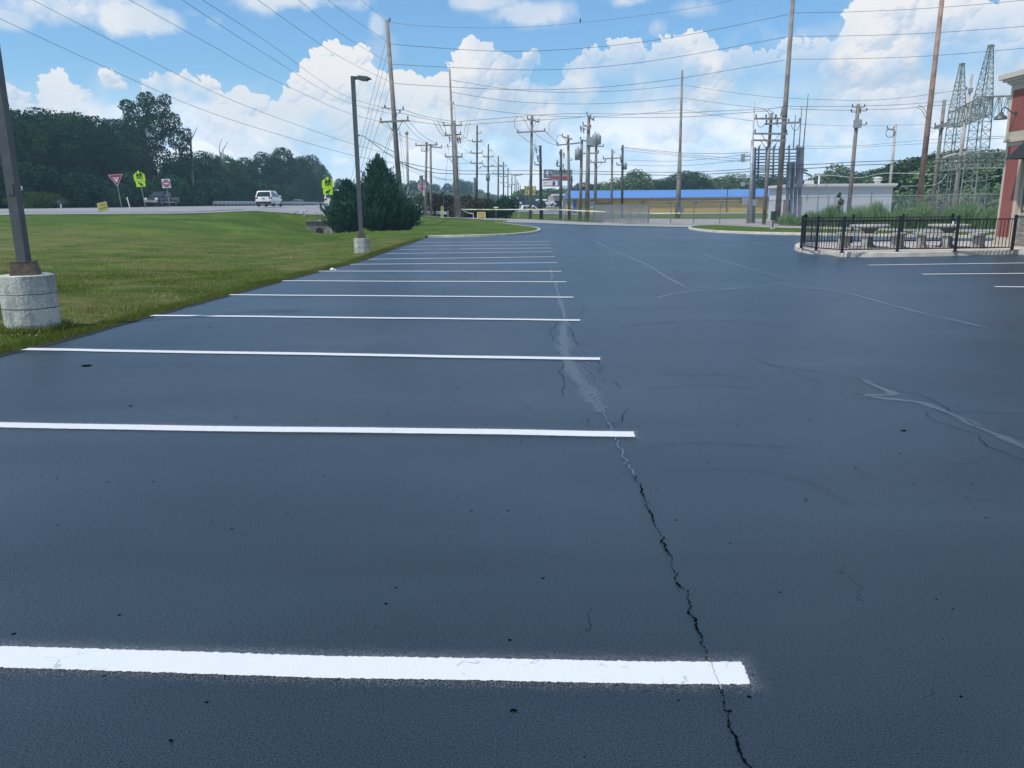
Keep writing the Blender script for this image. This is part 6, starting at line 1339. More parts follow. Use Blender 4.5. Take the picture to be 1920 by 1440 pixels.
mb = MB().plate([bx(1036,347.5), bx(1040,347.5), bx(1041,343), bx(1039,339), bx(1036.5,340)], -.04, -.02); obj('dark_portrait', mb, M['signblack'], pw_)
mb = MB().lathe((bx(1020.5,342.3)[0], -.03, bx(1020.5,342.3)[1]), [(.18,0),(.18,.02)], 12, Matrix.Rotation(PI/2,3,'X')); mb.box((bx(1025,342.2)[0], -.04, bx(1025,342.2)[1]), (.7,.02,.1)); obj('emblem', mb, M['steel'], pw_)
mb = MB(); q1_, q2_ = bx(1072,330), bx(1071,386); mb.bar((q1_[0], .5, q1_[1]), (q2_[0], .5, -.5), .45, .45); obj('column', mb, M['darksteel'], t)
mb = MB(); mb.bar((bx(1018,338)[0], .35, bx(1018,338)[1]), (bx(1076,338)[0], .35, bx(1076,338)[1]), .15); mb.bar((bx(1018,349)[0], .35, bx(1018,349)[1]), (bx(1072,349)[0], .35, bx(1072,349)[1]), .15); obj('catwalk', mb, M['darksteel'], t)
t, b = flat_sign('shop_sign', 'yellow two-row shop sign with green lettering above the parked cars', 'sign', 993, 360, 165)
def sx_(px, py): q = P(px, py, 165)-b; return (q.x, q.z)
pnl = obj('sign_panel', MB().plate([sx_(983.5,357), sx_(1004,357), sx_(1004,348.5), sx_(983.5,348.5)], -.05, .2), M['yellow'], t); pn2 = obj('sign_panel', MB().plate([sx_(983.5,365.5), sx_(1004,365.5), sx_(1004,357.8), sx_(983.5,357.8)], -.05, .2), M['yellow'], t)
c_ = sx_(993.8,353); text_part('ZAG 2', .95, M['darkgreen'], pnl, (c_[0], -.08, c_[1]), .02, bold=.01); c_ = sx_(993.8,361.6); text_part('PAWN', .95, M['darkgreen'], pn2, (c_[0], -.08, c_[1]), .02, bold=.01)
mb = MB()
for x_ in (986,1001): q_ = sx_(x_,365); mb.bar((q_[0], .1, -.3), (q_[0], .1, q_[1]), .2)
obj('post', mb, M['darksteel'], t)
# ------------------------------------------------------------------ road signs
def face_cam(t): t.rotation_euler = (0, 0, math.atan2(-(t.location.x), t.location.y)*1.0)
def road_sign(name, label, pxb, pyb, Yd, py_head, lean=0.0, wpost=.055):
    q = P(pxb, pyb, Yd); b = Vector((q.x, q.y, H(q.x, q.y))); t = thing(name, label, 'road sign', b); face_cam(t)
    d = math.hypot(b.x, b.y); return t, b, d
def zat(b, px, py, Yd): return P(px, py, Yd).z-b.z
def regpoly(n, r, rot=0): return [(r*math.cos(2*PI*i/n+rot), r*math.sin(2*PI*i/n+rot)) for i in range(n)]
def sh(poly, x=0, z=0, s=1): return [(x+a*s, z+c*s) for a, c in poly]
def tilt(t, a): t.rotation_euler[1] = a
# yield
t, b, d = road_sign('yield_sign', 'red and white triangular yield sign across the road', 228.5, 388.5, 72, 327); zt = zat(b,221,327,72); s = 1.22; h3 = s*.866
tilt(t, -.075)
obj('post', MB().bar((0,.03,-.2), (0,.03,zt-.2), .055), M['steel'], t)
def tri(w, z): return [(0,z-w*.866),(w/2,z),(-w/2,z)]
pl = obj('sign_plate', MB().plate(tri(s, zt), -.01, .01), M['whitesign'], t); obj('red_border', MB().plate(tri(s*.90, zt-.035), -.02, -.011), M['red'], pl); obj('white_centre', MB().plate(tri(s*.46, zt-s*.20), -.03, -.021), M['whitesign'], pl)
text_part('YIELD', .15, M['red'], pl, (0, -.035, zt-s*.20-.09), .003, bold=.003)
# school crossing signs
def walker(mb, x, z, s, y=-.03):
    mb.lathe((x, y, z+.36*s), [(.055*s,0),(.055*s,.01)], 10, Matrix.Rotation(PI/2,3,'X'))
    mb.plate(sh([(-.05,.06),(.05,.06),(.07,.28),(-.07,.28)], x, z, s), y-.01, y); mb.plate(sh([(-.05,.08),(-.13,-.16),(-.08,-.18),(.01,.06)], x, z, s), y-.01, y); mb.plate(sh([(.0,.08),(.09,-.17),(.14,-.15),(.05,.08)], x, z, s), y-.01, y)
    mb.plate(sh([(-.06,.28),(-.15,.08),(-.11,.07),(-.03,.22)], x, z, s), y-.01, y); mb.plate(sh([(.03,.22),(.12,.08),(.16,.10),(.07,.28)], x, z, s), y-.01, y)
def school(label, pxb, pyb, Yd, pxt, pyt, arrow, tl, scale=1.0, twin=False):
    t, b, d = road_sign('school_crossing_sign', label, pxb, pyb, Yd, pyt); zt = zat(b, pxt, pyt, Yd); s = .92*scale; tilt(t, tl)
    if twin: obj('post', MB().bar((-.05,.03,-.2), (-.05,.03,zt-.3), .045), M['steel'], t); obj('post', MB().bar((.07,.03,-.2), (.10,.03,zt-.3), .045), M['steel'], t)
    else: obj('post', MB().bar((0,.03,-.2), (0,.03,zt-.3), .055), M['steel'], t)
    pe = [(-.5,-.5),(.5,-.5),(.5,.08),(0,.5),(-.5,.08)]; cz_ = zt-.5*s
    pl = obj('crossing_plate', MB().plate(sh([(-.5,-.5),(.5,-.5),(.5,.1),(0,.5),(-.5,.1)], 0, cz_, s), -.012, .0), M['lime'], t)
    mb = MB(); walker(mb, -.14*s, cz_-.12*s, 1.05*s); walker(mb, .13*s, cz_-.10*s, 1.25*s); obj('walking_figures', mb, M['signblack'], pl)
    z2 = cz_-.5*s-.02-.24*scale; pl2 = obj('arrow_plate', MB().plate([(-.38*scale,z2-.24*scale),(.38*scale,z2-.24*scale),(.38*scale,z2+.24*scale),(-.38*scale,z2+.24*scale)], -.012, 0), M['lime'], t)
    g_ = arrow; ar = [(-.20*g_,.12),(-.13*g_,.16),(.03*g_,.03),(.05*g_,.10),(.20*g_,-.13),(-.07*g_,-.09),(-.02*g_,-.05)]; ar = ar if g_ > 0 else ar[::-1]
    obj('arrow', MB().plate(sh(ar, 0, z2, 1.15*scale), -.03, -.013), M['signblack'], pl2); return t
school('yellow-green crossing sign with an arrow pointing down right, near the pickup truck', 273, 388.5, 72, 265.5, 319.5, 1, -.085)
school('yellow-green crossing sign on twin posts with an arrow pointing down left, beside the junipers', 616, 396, 65, 618.5, 331, -1, .03, 1.0, True)
# do not enter
t, b, d = road_sign('do_not_enter_sign', 'small square white sign with a red disc and white bar in front of the pickup', 318.5, 389, 80, 336); zt = zat(b,313.5,336,80); s = .78; tilt(t, -.045)
obj('post', MB().bar((0,.03,-.2), (0,.03,zt-.2), .05), M['steel'], t); cz_ = zt-s/2-.02
pl = obj('sign_plate', MB().plate(sh([(-.5,-.56),(.5,-.56),(.5,.56),(-.5,.56)], 0, cz_, s), -.01, .01), M['whitesign'], t)
obj('red_disc', MB().plate(sh(regpoly(32, .45), 0, cz_, s*1.02), -.02, -.011), M['red'], pl); obj('white_bar', MB().box((0,-.025,cz_), (.62*s,.008,.15*s)), M['whitesign'], pl)
text_part('DO NOT', .15, M['whitesign'], pl, (0,-.026,cz_+.17), .003); text_part('ENTER', .15, M['whitesign'], pl, (0,-.026,cz_-.17), .003)
# yellow yard sign
q = P(196,399,53); b = Vector((q.x, 53, H(q.x,53))); t = thing('yard_sign', 'tilted pale yellow yard sign with wire legs at the road edge', 'yard sign', b); zt = zat(b,193,379,53); face_cam(t); tilt(t, -.12)
pn = obj('sign_board', MB().plate([(-.30,zt-.62),(.30,zt-.56),(.30,zt+.03),(-.30,zt-.03)], -.006, .006), M['yellow'], t)
mb = MB(); 
for x in (-.18,.18): mb.cyl((x,.012,zt-.72), (x,.012,zt-.5), .006, .006, 5)
obj('wire_leg', mb, M['steel'], t)
M['olive'] = mat('olive_print', (.22,.27,.10), .6); M['orangeprint'] = mat('orange_print', (.75,.42,.10), .6)
mb = MB().plate([(-.26,zt-.44),(.26,zt-.38),(.26,zt-.33),(-.26,zt-.39)], -.012, -.007); obj('printed_band', mb, M['olive'], pn)
mb = MB().plate([(-.14,zt-.24),(.22,zt-.20),(.22,zt-.08),(-.14,zt-.12)], -.012, -.007); obj('printed_logo', mb, M['orangeprint'], pn)
# white delineator, mailbox, street name sign
def stake(label, pxb, pyb, pxt, pyt, Yd, m, r=.05, name='marker_post', group=None):
    q = P(pxb, pyb, Yd); b = Vector((q.x, Yd, H(q.x, Yd))); T = P(pxt, pyt, Yd)-b; t = thing(name, label, 'marker post', b, 0, group); obj('stake', MB().bar((0,0,-.1), T, r*2, r), m, t); return t, T
t, T = stake('white leaning marker post between the yield sign and the crossing sign', 244.5, 389, 238, 369.5, 70, M['white'], .05); obj('reflector', MB().box(T+Vector((.01,-.05,-.15)), (.08,.01,.1)), M['yellow'], t)
q = P(114.5,388.5,76); b = Vector((q.x,76,H(q.x,76))); t = thing('mailbox', 'dark roadside mailbox on a white post left of the yard sign', 'mailbox', b); zt = zat(b,114,372,76)
obj('post', MB().bar((0,0,-.1), (0,0,zt-.5), .11), M['white'], t); pr = [(-.36,zt-.5),(.36,zt-.5),(.36,zt-.2),(.26,zt-.06),(-.26,zt-.06),(-.36,zt-.2)]; bxm = obj('box', MB().plate(pr, -.2, .3), M['signblack'], t); obj('box', MB().box((-.55,0,zt-.3), (.32,.4,.26)), M['signblack'], t); obj('door', MB().box((0,-.21,zt-.32), (.3,.02,.26)), M['darksteel'], bxm)
q = P(44.5,389.5,76); b = Vector((q.x,76,H(q.x,76))); t = thing('street_name_sign', 'white street name blades on a thin post behind the near lamp post', 'street sign', b); zt = zat(b,38,348,76); tilt(t, -.07)
obj('post', MB().bar((0,0,-.1), (0,0,zt), .06), M['steel'], t); obj('name_blade', MB().box((-.1,-.04,zt-.17), (.86,.02,.24)), M['palesteel'], t); obj('name_blade', MB().box((0,.04,zt-.33), (.02,.8,.22)), M['palesteel'], t)
M['fadedred'] = mat('faded_red', (.36,.13,.15), .6)
# stop sign seen beside the close pair of poles
Yd = 90; q = P(794,408,Yd); b = Vector((q.x,Yd,H(q.x,Yd))); t = thing('stop_sign', 'faded red stop sign under a black box sign beside the close pair of poles', 'road sign', b)
def zz(py): return P(794,py,Yd).z-b.z
obj('post', MB().bar((.0,.03,-.2), (-.05,.03,zz(331)), .12), M['darksteel'], t); cz_ = zz(350)
pl = obj('octagon', MB().plate(sh(regpoly(8, .50, PI/8), -.05, cz_), -.012, 0), M['whitesign'], t); obj('red_face', MB().plate(sh(regpoly(8, .46, PI/8), -.05, cz_), -.02, -.013), M['fadedred'], pl); text_part('STOP', .33, M['whitesign'], pl, (-.05,-.024,cz_), .003)
bs = obj('black_box_sign', MB().box((-.1,0,zz(333)), (.40,.12,.42)), M['signblack'], t); obj('white_face', MB().box((-.08,-.065,zz(333)), (.22,.01,.22)), M['steel'], bs)
ps = obj('route_plate', MB().box((.05,-.01,zz(362)), (.28,.015,.58)), M['whitesign'], t); obj('print', MB().box((.05,-.022,zz(360)), (.12,.01,.08)).box((.05,-.022,zz(364)), (.07,.01,.16)), M['signblack'], ps)
# yellow marker posts beside the service lane
stake('left pale yellow marker post below the close pair of poles', 826.8, 407, 827.5, 386, 84, M['tape'], .06, 'marker_post', 'yellow marker posts'); stake('right pale yellow marker post below the close pair of poles', 830.5, 408, 831, 387, 84, M['tape'], .07, 'marker_post', 'yellow marker posts')
# framed yellow board, small white sign, post of the tape
Yd = 86; q = P(902,410,Yd); b = Vector((q.x,Yd,H(q.x,Yd))); t = thing('framed_board', 'square yellow board in a pale frame standing by the street right of the double pole', 'board sign', b)
def fx(px, py): q = P(px, py, Yd)-b; return (q.x, q.z)
x0, z0 = fx(895.5,410); x1, z1 = fx(909.5,398.3); obj('board', MB().box(((x0+x1)/2,0,(z0+z1)/2+.04), (x1-x0-.1,.03,z1-z0-.16)), M['ywall'], t)
mb = MB().bar((x0,0,-.1), (x0,0,z1), .09); mb.bar((x1,0,-.1), (x1,0,z1), .09); mb.bar((x0,0,z1), (x1,0,z1), .09); obj('frame', mb, M['tape'], t)
t, T = stake('small white notice on a stake left of the round bush', 930, 408, 930, 390, 87, M['wood'], .04); obj('notice', MB().box(T+Vector((0,-.05,.05)), (.5,.02,.14)), M['white'], t)
t, T = stake('leaning pale post with a white tag right of the round bush', 970.5, 413, 975.5, 381, 84, M['palesteel'], .05); obj('tag', MB().box(T+Vector((.05,-.05,.05)), (.25,.02,.15)), M['white'], t)
t, T = stake('short leaning stake at the left end of the yellow tape', 861, 408, 864.5, 391, 85, M['steel'], .035)
t, T = stake('white striped short post where the drooping tape ends', 887.5, 409, 887.5, 401, 85, M['white'], .06)
stake('thin leaning pale stick left of the low-arm pole', 1053, 412, 1061, 394, 84, M['palesteel'], .03); stake('thin leaning stick beside the thick bracket pole', 1107, 410, 1106, 400, 84, M['palesteel'], .03)
# yellow tape
def tape(label, pts, w=.10):
    c = spline([P(x, y, d) for x, y, d in pts], 6); A = c[0]; vs = []; 
    for p in c: vs += [p-A, p-A+Vector((0,0,w)), p-A+Vector((0,.02,w)), p-A+Vector((0,.02,0))]
    n = len(c); fs = [(i*4+j, (i+1)*4+j, (i+1)*4+(j+1)%4, i*4+(j+1)%4) for i in range(n-1) for j in range(4)]; o = obj('barrier_tape', MB().add(vs, fs), M['tapestripe']); o.location = A; tag(o, label, 'tape', 'yellow tape strung between the poles')
M['tapestripe'] = mat('striped_tape', (.75,.73,.34), .5)
def stripe(m):
    N, L = nodes(m); b = N['Principled BSDF']; tc = N.new('ShaderNodeTexCoord'); w = N.new('ShaderNodeTexNoise'); w.inputs['Scale'].default_value = 1.1; L.new(tc.outputs['Object'], w.inputs['Vector'])
    r = N.new('ShaderNodeValToRGB'); r.color_ramp.interpolation = 'LINEAR'; e = r.color_ramp.elements; e[0].position = .42; e[0].color = (.55,.50,.18,1); e[1].position = .55; e[1].color = (.80,.80,.68,1); L.new(w.outputs['Fac'], r.inputs[0]); L.new(r.outputs[0], b.inputs['Base Color'])
stripe(M['tapestripe'])
tape('long yellow-white tape from the brown shrubs past the pole cluster', [(866,393.5,85),(935,393.8,84),(990,393.5,83),(1030,393.8,82),(1060,394.5,82),(1085,396,81)])
tape('yellow-white tape from the thick bracket pole to the yellow wall pole', [(1085,396,81),(1110,397,79),(1150,398.5,77),(1190,399.5,76),(1230,401,74),(1275,400.5,72)])
tape('short drooping white tape end left of the framed board', [(864.5,392,85),(872,397,85),(880,400.5,85),(887.5,401.5,85)])
# ------------------------------------------------------------------ guardrails
def guardrail(label, pts, name='guardrail', hgt=.75, step=2.0):
    """pts world xy list"""
    P_ = [Vector((x, y, H(x, y)+.09)) for x, y in pts]; A = P_[0]; t = thing(name, label, 'guardrail', A); tot = 0; mbp = MB(); rail = MB(); prev = None; posts = []
    for a, b_ in zip(P_, P_[1:]):
        n = max(1, int((b_-a).length/step))
        for k in range(n): posts.append(a.lerp(b_, k/n))
    posts.append(P_[-1]); prof = [(-.02,.30),(.05,.36),(.05,.44),(-.02,.50),(.05,.56),(.05,.64),(-.02,.70)]
    vs = []
    for i, p in enumerate(posts):
        d = (posts[min(i+1,len(posts)-1)]-posts[max(i-1,0)]).normalized(); nrm = Vector((d.y,-d.x,0)).normalized()
        if nrm.dot(Vector((-p.x,-p.y,0))) < 0: nrm = -nrm
        for o_, z in prof: vs.append(p-A+nrm*(o_+.12)+Vector((0,0,z*hgt/.70)))
        for o_, z in prof[::-1]: vs.append(p-A+nrm*(o_+.105)+Vector((0,0,z*hgt/.70)))
        mbp.box(p-A+Vector((0,0,.36)), (.14,.14,.78))
    n = len(posts); k = len(prof)*2; rail.add(vs, [(i*k+j, (i+1)*k+j, (i+1)*k+(j+1)%k, i*k+(j+1)%k) for i in range(n-1) for j in range(k)]); obj('rail', rail, M['galv'], t); obj('posts', mbp, M['woodgrey'], t)
    return t
guardrail('long steel guardrail along the highway behind the white suv', [(P(401,388,117).x,117), (-45.5,150), (-44,200)])
a1 = P(779,390,112); a2 = P(842,396,98)
g2 = guardrail('short double-rail guardrail beside the close pair of poles', [(a1.x,112),(a2.x,98)], hgt=.9)
guardrail('lower rail of the sloping guardrail near the close pair of poles', [(P(790,393,104).x,104),(P(840,399,93).x,93)], hgt=.6)
# ------------------------------------------------------------------ chain link fence with slatted stretch
def chain_mat():
    m = bpy.data.materials.new('chain_link'); m.use_nodes = True; N, L = nodes(m); b = N['Principled BSDF']; b.inputs['Base Color'].default_value = (.30,.32,.33,1); b.inputs['Metallic'].default_value = .4; b.inputs['Roughness'].default_value = .5
    uv = N.new('ShaderNodeUVMap'); sx = N.new('ShaderNodeSeparateXYZ'); L.new(uv.outputs[0], sx.inputs[0])
    def mm(op, a, b_=None):
        x = N.new('ShaderNodeMath'); x.operation = op
        for i, v in enumerate((a, b_)):
            if v is None: continue
            if isinstance(v, (int, float)): x.inputs[i].default_value = v
            else: L.new(v, x.inputs[i])
        return x.outputs[0]
    s = mm('ADD', sx.outputs[0], sx.outputs[1]); d = mm('SUBTRACT', sx.outputs[0], sx.outputs[1])
    k = 11.0; a = mm('LESS_THAN', mm('FRACT', mm('MULTIPLY', s, k)), .085); c = mm('LESS_THAN', mm('FRACT', mm('MULTIPLY', d, k)), .085); L.new(mm('MAXIMUM', a, c), b.inputs['Alpha']); return m
M['chain'] = chain_mat()
def chain_fence(label, pts, hgt, posts_step=2.6, slats=False, group='chain link fences of the substation'):
    Pq = [Vector((x, y, H(x, y))) for x, y in pts]; A = Pq[0]; t = thing('chain_link_fence', label, 'fence', A, 0, group); ps = []
    for a, b_ in zip(Pq, Pq[1:]):
        n = max(1, round((b_-a).length/posts_step)); ps += [a.lerp(b_, k/n) for k in range(n)]
    ps.append(Pq[-1])
    for i, p in enumerate(ps): obj('post', MB().cyl(p-A-Vector((0,0,.1)), p-A+Vector((0,0,hgt+(.35 if i%3==0 else .05))), .038, .038, 6), M['fencesteel'], t)
    mb = MB(); mb.tube([p-A+Vector((0,0,hgt)) for p in ps], .026, 6); obj('top_rail', mb, M['fencesteel'], t)
    vs = []; uv = []; s = 0
    for i, p in enumerate(ps):
        if i: s += (p-ps[i-1]).length
        vs += [p-A+Vector((0,.03,.03)), p-A+Vector((0,.03,hgt))]; uv += [(s,0),(s,hgt)]
    o = obj('wire_mesh', MB().add(vs, [(2*i,2*i+2,2*i+3,2*i+1) for i in range(len(ps)-1)]), M['chain'], t); l = o.data.uv_layers.new(name='UVMap')
    for lp in o.data.loops: l.data[lp.index].uv = uv[lp.vertex_index]
    if slats:
        mb = MB()
        for a, b_ in zip(ps, ps[1:]):
            n = int((b_-a).length/.42)
            for k in range(n):
                c = a.lerp(b_, (k+.5)/n)-A; mb.box((c.x, c.y+.06, c.z+hgt*.5), (.38,.02,hgt*.94))
        obj('slats', mb, M['slat'], t)
    return t
chain_fence('grey slatted chain link fence in front of the yellow building', [XY(1114,415,80), XY(1150,417,76), XY(1215,418,72.5)], 1.75, slats=True)
chain_fence('open chain link fence left of the lattice frame', [XY(1216,418,72.4), XY(1300,419.5,69.5), XY(1400,420,67), XY(1478,421,66)], 1.95)
chain_fence('chain link fence standing in the tall weeds up to the red building', [XY(1478,421,66), XY(1500,421,65), XY(1700,425,59), XY(1900,427,54.5), XY(1990,427,53)], 2.15)
chain_fence('low chain link fence left of the slatted fence behind the tape', [XY(1018,413,95), XY(1060,414,92), XY(1112,415,80.5)], 1.35)
# ------------------------------------------------------------------ culvert headwall, rubble, litter
q = P(596,433,58); zb = q.z-.15; t = thing('culvert_headwall', 'low concrete culvert headwall at the foot of the bank beside the junipers', 'headwall', (q.x, 58, zb)); w = 1.75
M['oldconc'] = mat('old_stained_concrete', (.22,.20,.18), .9, var=.3, vscale=3, bump=.3)
mb = MB().box((0,.25,.35), (w,.3,.95)); mb.box((0,.2,.86), (w+.06,.42,.08)); obj('wall', mb, M['oldconc'], t); mb = MB().add([(w/2,.1,-.1),(w/2+.55,-.6,-.1),(w/2+.55,-.6,.25),(w/2,.1,.85),(w/2,.3,-.1),(w/2+.6,-.45,-.1),(w/2+.6,-.45,.25),(w/2,.3,.85)], [(0,1,2,3),(4,7,6,5),(3,2,6,7),(0,4,5,1),(1,5,6,2)]); obj('wing_wall', mb, M['oldconc'], t)
obj('pipe_mouth', MB().lathe((.1,.095,.12), [(.28,0),(.28,.012)], 20, Matrix.Rotation(PI/2,3,'X')), M['blackmatte'], t)
mb = MB()
for i in range(26):
    px = random.gauss(585, 16); x_, y_ = XY(px, 402, random.uniform(60.2,62.6)); s = random.uniform(.05,.17); c = Vector((x_, y_, H(x_, y_)+s*.25)); R = Euler((random.random(),random.random(),random.random()*6)).to_matrix(); mb.box(c, (s*1.6,s,s*.6), R)
tag(obj('rubble', mb, M['oldconc']), 'broken concrete rubble at the road edge above the culvert', 'rubble', None, 'stuff')
q = base(622.5,494.5,19.6); mb = MB().lathe((0,0,0), [(.02,0),(.055,.02),(.06,.06),(.035,.09),(.01,.095)], 8); mb.lathe((.07,.02,0), [(.02,0),(.04,.02),(.03,.05),(.01,.06)], 7); o = obj('crumpled_wrapper', mb, M['white']); o.location = (q.x, q.y, q.z+.03); tag(o, 'small crumpled white litter on the verge grass near the farther lamp post', 'litter')
# dark green box sign on a post on the right island
q = gp(1448.5,429.5,.118); t = thing('box_sign', 'narrow dark green box on a black post standing on the right grass island', 'sign box', q); Yq = q.y
z1 = P(1448,396,Yq).z-q.z; z2 = P(1448,413,Yq).z-q.z; obj('post', MB().bar((0,0,-.05), (0,0,z2+.1), .06), M['black'], t); obj('box', MB().box((0,0,(z1+z2)/2), (.17,.5,z1-z2)), M['darkgreen'], t); obj('footing', MB().lathe((0,0,-.02), [(.16,0),(.16,.08),(.12,.1)], 16), M['concrete'], t)
# bird on the wire
q = P(1088,42,64); t = obj('bird', MB().lathe((0,0,0), [(.01,-.10),(.05,-.05),(.065,.02),(.05,.08),(.035,.11),(.045,.15),(.03,.19),(.005,.21)], 10).box((0,.05,-.12), (.03,.05,.12)), M['signblack']); t.location = q+Vector((0,0,.10)); tag(t, 'small dark bird perched on the top wire', 'bird')
# ------------------------------------------------------------------ vehicles (x forward, origin on the ground)
def wheel(par, x, y, r, w, paint_in=False):
    o = bpy.data.objects.new('wheel', None); C.objects.link(o); o.location = (x, y, r); o.parent = par; sgn = 1 if y > 0 else -1; R = Matrix.Rotation(PI/2, 3, 'X')
    obj('tyre', MB().lathe((0,w/2,0), [(r*.62,0),(r*.94,.0),(r,.03),(r,w-.03),(r*.94,w),(r*.62,w)], 22, R), M['tyre'], o, True)
    mb = MB().lathe((0,sgn*w*.38+.01,0), [(r*.64,0),(r*.60,.02),(r*.15,.02)], 20, R)
    for k in range(5): a = 2*PI*k/5; mb.bar((0,sgn*w*.44,0), (r*.58*math.cos(a), sgn*w*.44, r*.58*math.sin(a)), .05, .07)
    obj('rim', mb, M['rim'], o); return o
def loft(name, secs, m, par, smooth=False):
    """secs: list of (x, [(y,z)...half profile bottom to top]); mirrored"""
    vs = []; k = None
    for x, hp in secs:
        ring = [(x, y, z) for y, z in hp] + [(x, -y, z) for y, z in hp[::-1]]; k = len(ring); vs += ring
    n = len(secs); fs = [(i*k+j, i*k+(j+1)%k, (i+1)*k+(j+1)%k, (i+1)*k+j) for i in range(n-1) for j in range(k)]+[tuple(range(k)), tuple(range((n-1)*k, n*k))[::-1]]
    o = obj(name, MB().add(vs, fs), m, par); o.data.validate()
    import bmesh; bm = bmesh.new(); bm.from_mesh(o.data); bmesh.ops.recalc_face_normals(bm, faces=bm.faces); bm.to_mesh(o.data); bm.free()
    if smooth:
        o.data.polygons.foreach_set('use_smooth', [True]*len(o.data.polygons)); 
        mod = o.modifiers.new('bevel', 'BEVEL'); mod.width = .04; mod.segments = 2; mod.limit_method = 'ANGLE'; mod.angle_limit = math.radians(25)
    return o
def hull(x, wl, z0, zb, wb=None, tuck=.06): wb = wb or wl; return (x, [(wl-tuck, z0), (wl, z0+.18), (wl, (z0+zb)/2+.05), (wb-.04, zb)])
def suv(label, loc, rz, paint, L_=4.75, W_=1.9, Hh=1.72, r=.36, hood=True, group=None, glassm='glass'):
    t = thing('suv', label, 'car', loc, rz, group); w = W_/2; f = L_/2; zb = Hh*.60
    loft('body', [hull(-f+.02,w-.14,.42,zb-.02), hull(-f+.14,w-.04,.30,zb), hull(-f+.8,w,.26,zb), hull(0,w,.25,zb), hull(f-1.35,w,.26,zb-.02), hull(f-.55,w-.03,.28,zb-.16), hull(f-.12,w-.12,.30,zb-.30), hull(f,w-.24,.40,zb-.42)], M[paint], t, True)
    zr = Hh; gh = [(-f+.12, zb-.03, w-.08, zb-.03), (-f+.42, zr-.10, w-.24, 0), (-f+.75, zr-.02, w-.22, 0), (0, zr, w-.20, 0), (f-2.15, zr-.05, w-.21, 0), (f-1.25, zb-.03, w-.08, 0)]
    cab = loft('cabin', [(x, [(w-.05, zb-.06), (ww, z)]) if i not in (0,5) else (x, [(w-.05, zb-.06), (w-.06, zb-.02)]) for i, (x, z, ww, _) in enumerate(gh)], M[paint], t, True)
    zw0, zw1 = zb+.02, zr-.14
    def sidepane(x0b, x1b, x0t, x1t, s):
        yb, yt = (w-.045)*s, (w-.185)*s; mb = MB(); mb.add([(x0b,yb,zw0),(x1b,yb,zw0),(x1t,yt,zw1),(x0t,yt,zw1),(x0b,yb-.02*s,zw0),(x1b,yb-.02*s,zw0),(x1t,yt-.02*s,zw1),(x0t,yt-.02*s,zw1)], [(0,1,2,3),(7,6,5,4),(0,4,5,1),(1,5,6,2),(2,6,7,3),(3,7,4,0)]); obj('side_window', mb, M[glassm], t)
    for s in (1, -1):
        sidepane(f-2.15+.05-0, f-1.45, f-2.15-.02, f-2.12, s) if False else None
        sidepane(-.05, f-1.55, -.02, f-2.22, s); sidepane(-1.1, -.12, -1.02, -.10, s); sidepane(-f+.55, -1.18, -f+.72, -1.10, s)
        obj('mirror', MB().box((f-1.6, (w+.08)*s, zb+.10), (.12,.2,.16)), M[paint], t)
        obj('headlight', MB().box((f-.16, (w-.30)*s, zb-.30), (.22,.34,.15)), M['lamp'], t); obj('tail_light', MB().box((-f+.10, (w-.20)*s, zb-.10), (.2,.30,.17)), M['taillamp'], t)
        for x in (-f+.95, f-.92): wheel(t, x, (w-.12)*s, r, .22)
    def pane(name, x0, z0, x1, z1, w0, w1, off): 
        mb = MB(); mb.add([(x0,-w0,z0),(x0,w0,z0),(x1,w1,z1),(x1,-w1,z1),(x0+off,-w0,z0),(x0+off,w0,z0),(x1+off,w1,z1),(x1+off,-w1,z1)], [(0,1,2,3),(7,6,5,4),(0,4,5,1),(1,5,6,2),(2,6,7,3),(3,7,4,0)]); obj(name, mb, M[glassm], t)
    pane('windscreen', f-1.27, zb+.03, f-2.10, zr-.10, w-.16, w-.28, .035); pane('rear_window', -f+.14, zb+.05, -f+.40, zr-.13, w-.18, w-.30, -.035)
    obj('rear_bumper', MB().box((-f+.06,0,.42), (.16,W_-.22,.24)), M['blackmatte'], t); obj('front_bumper', MB().box((f-.03,0,.40), (.14,W_-.5,.2)), M['blackmatte'], t); obj('grille', MB().box((f-.02,0,zb-.36), (.06,.7,.18)), M['darksteel'], t)
    obj('number_plate', MB().box((-f-.01,0,zb-.16), (.02,.32,.15)), M['steel'], t); return t
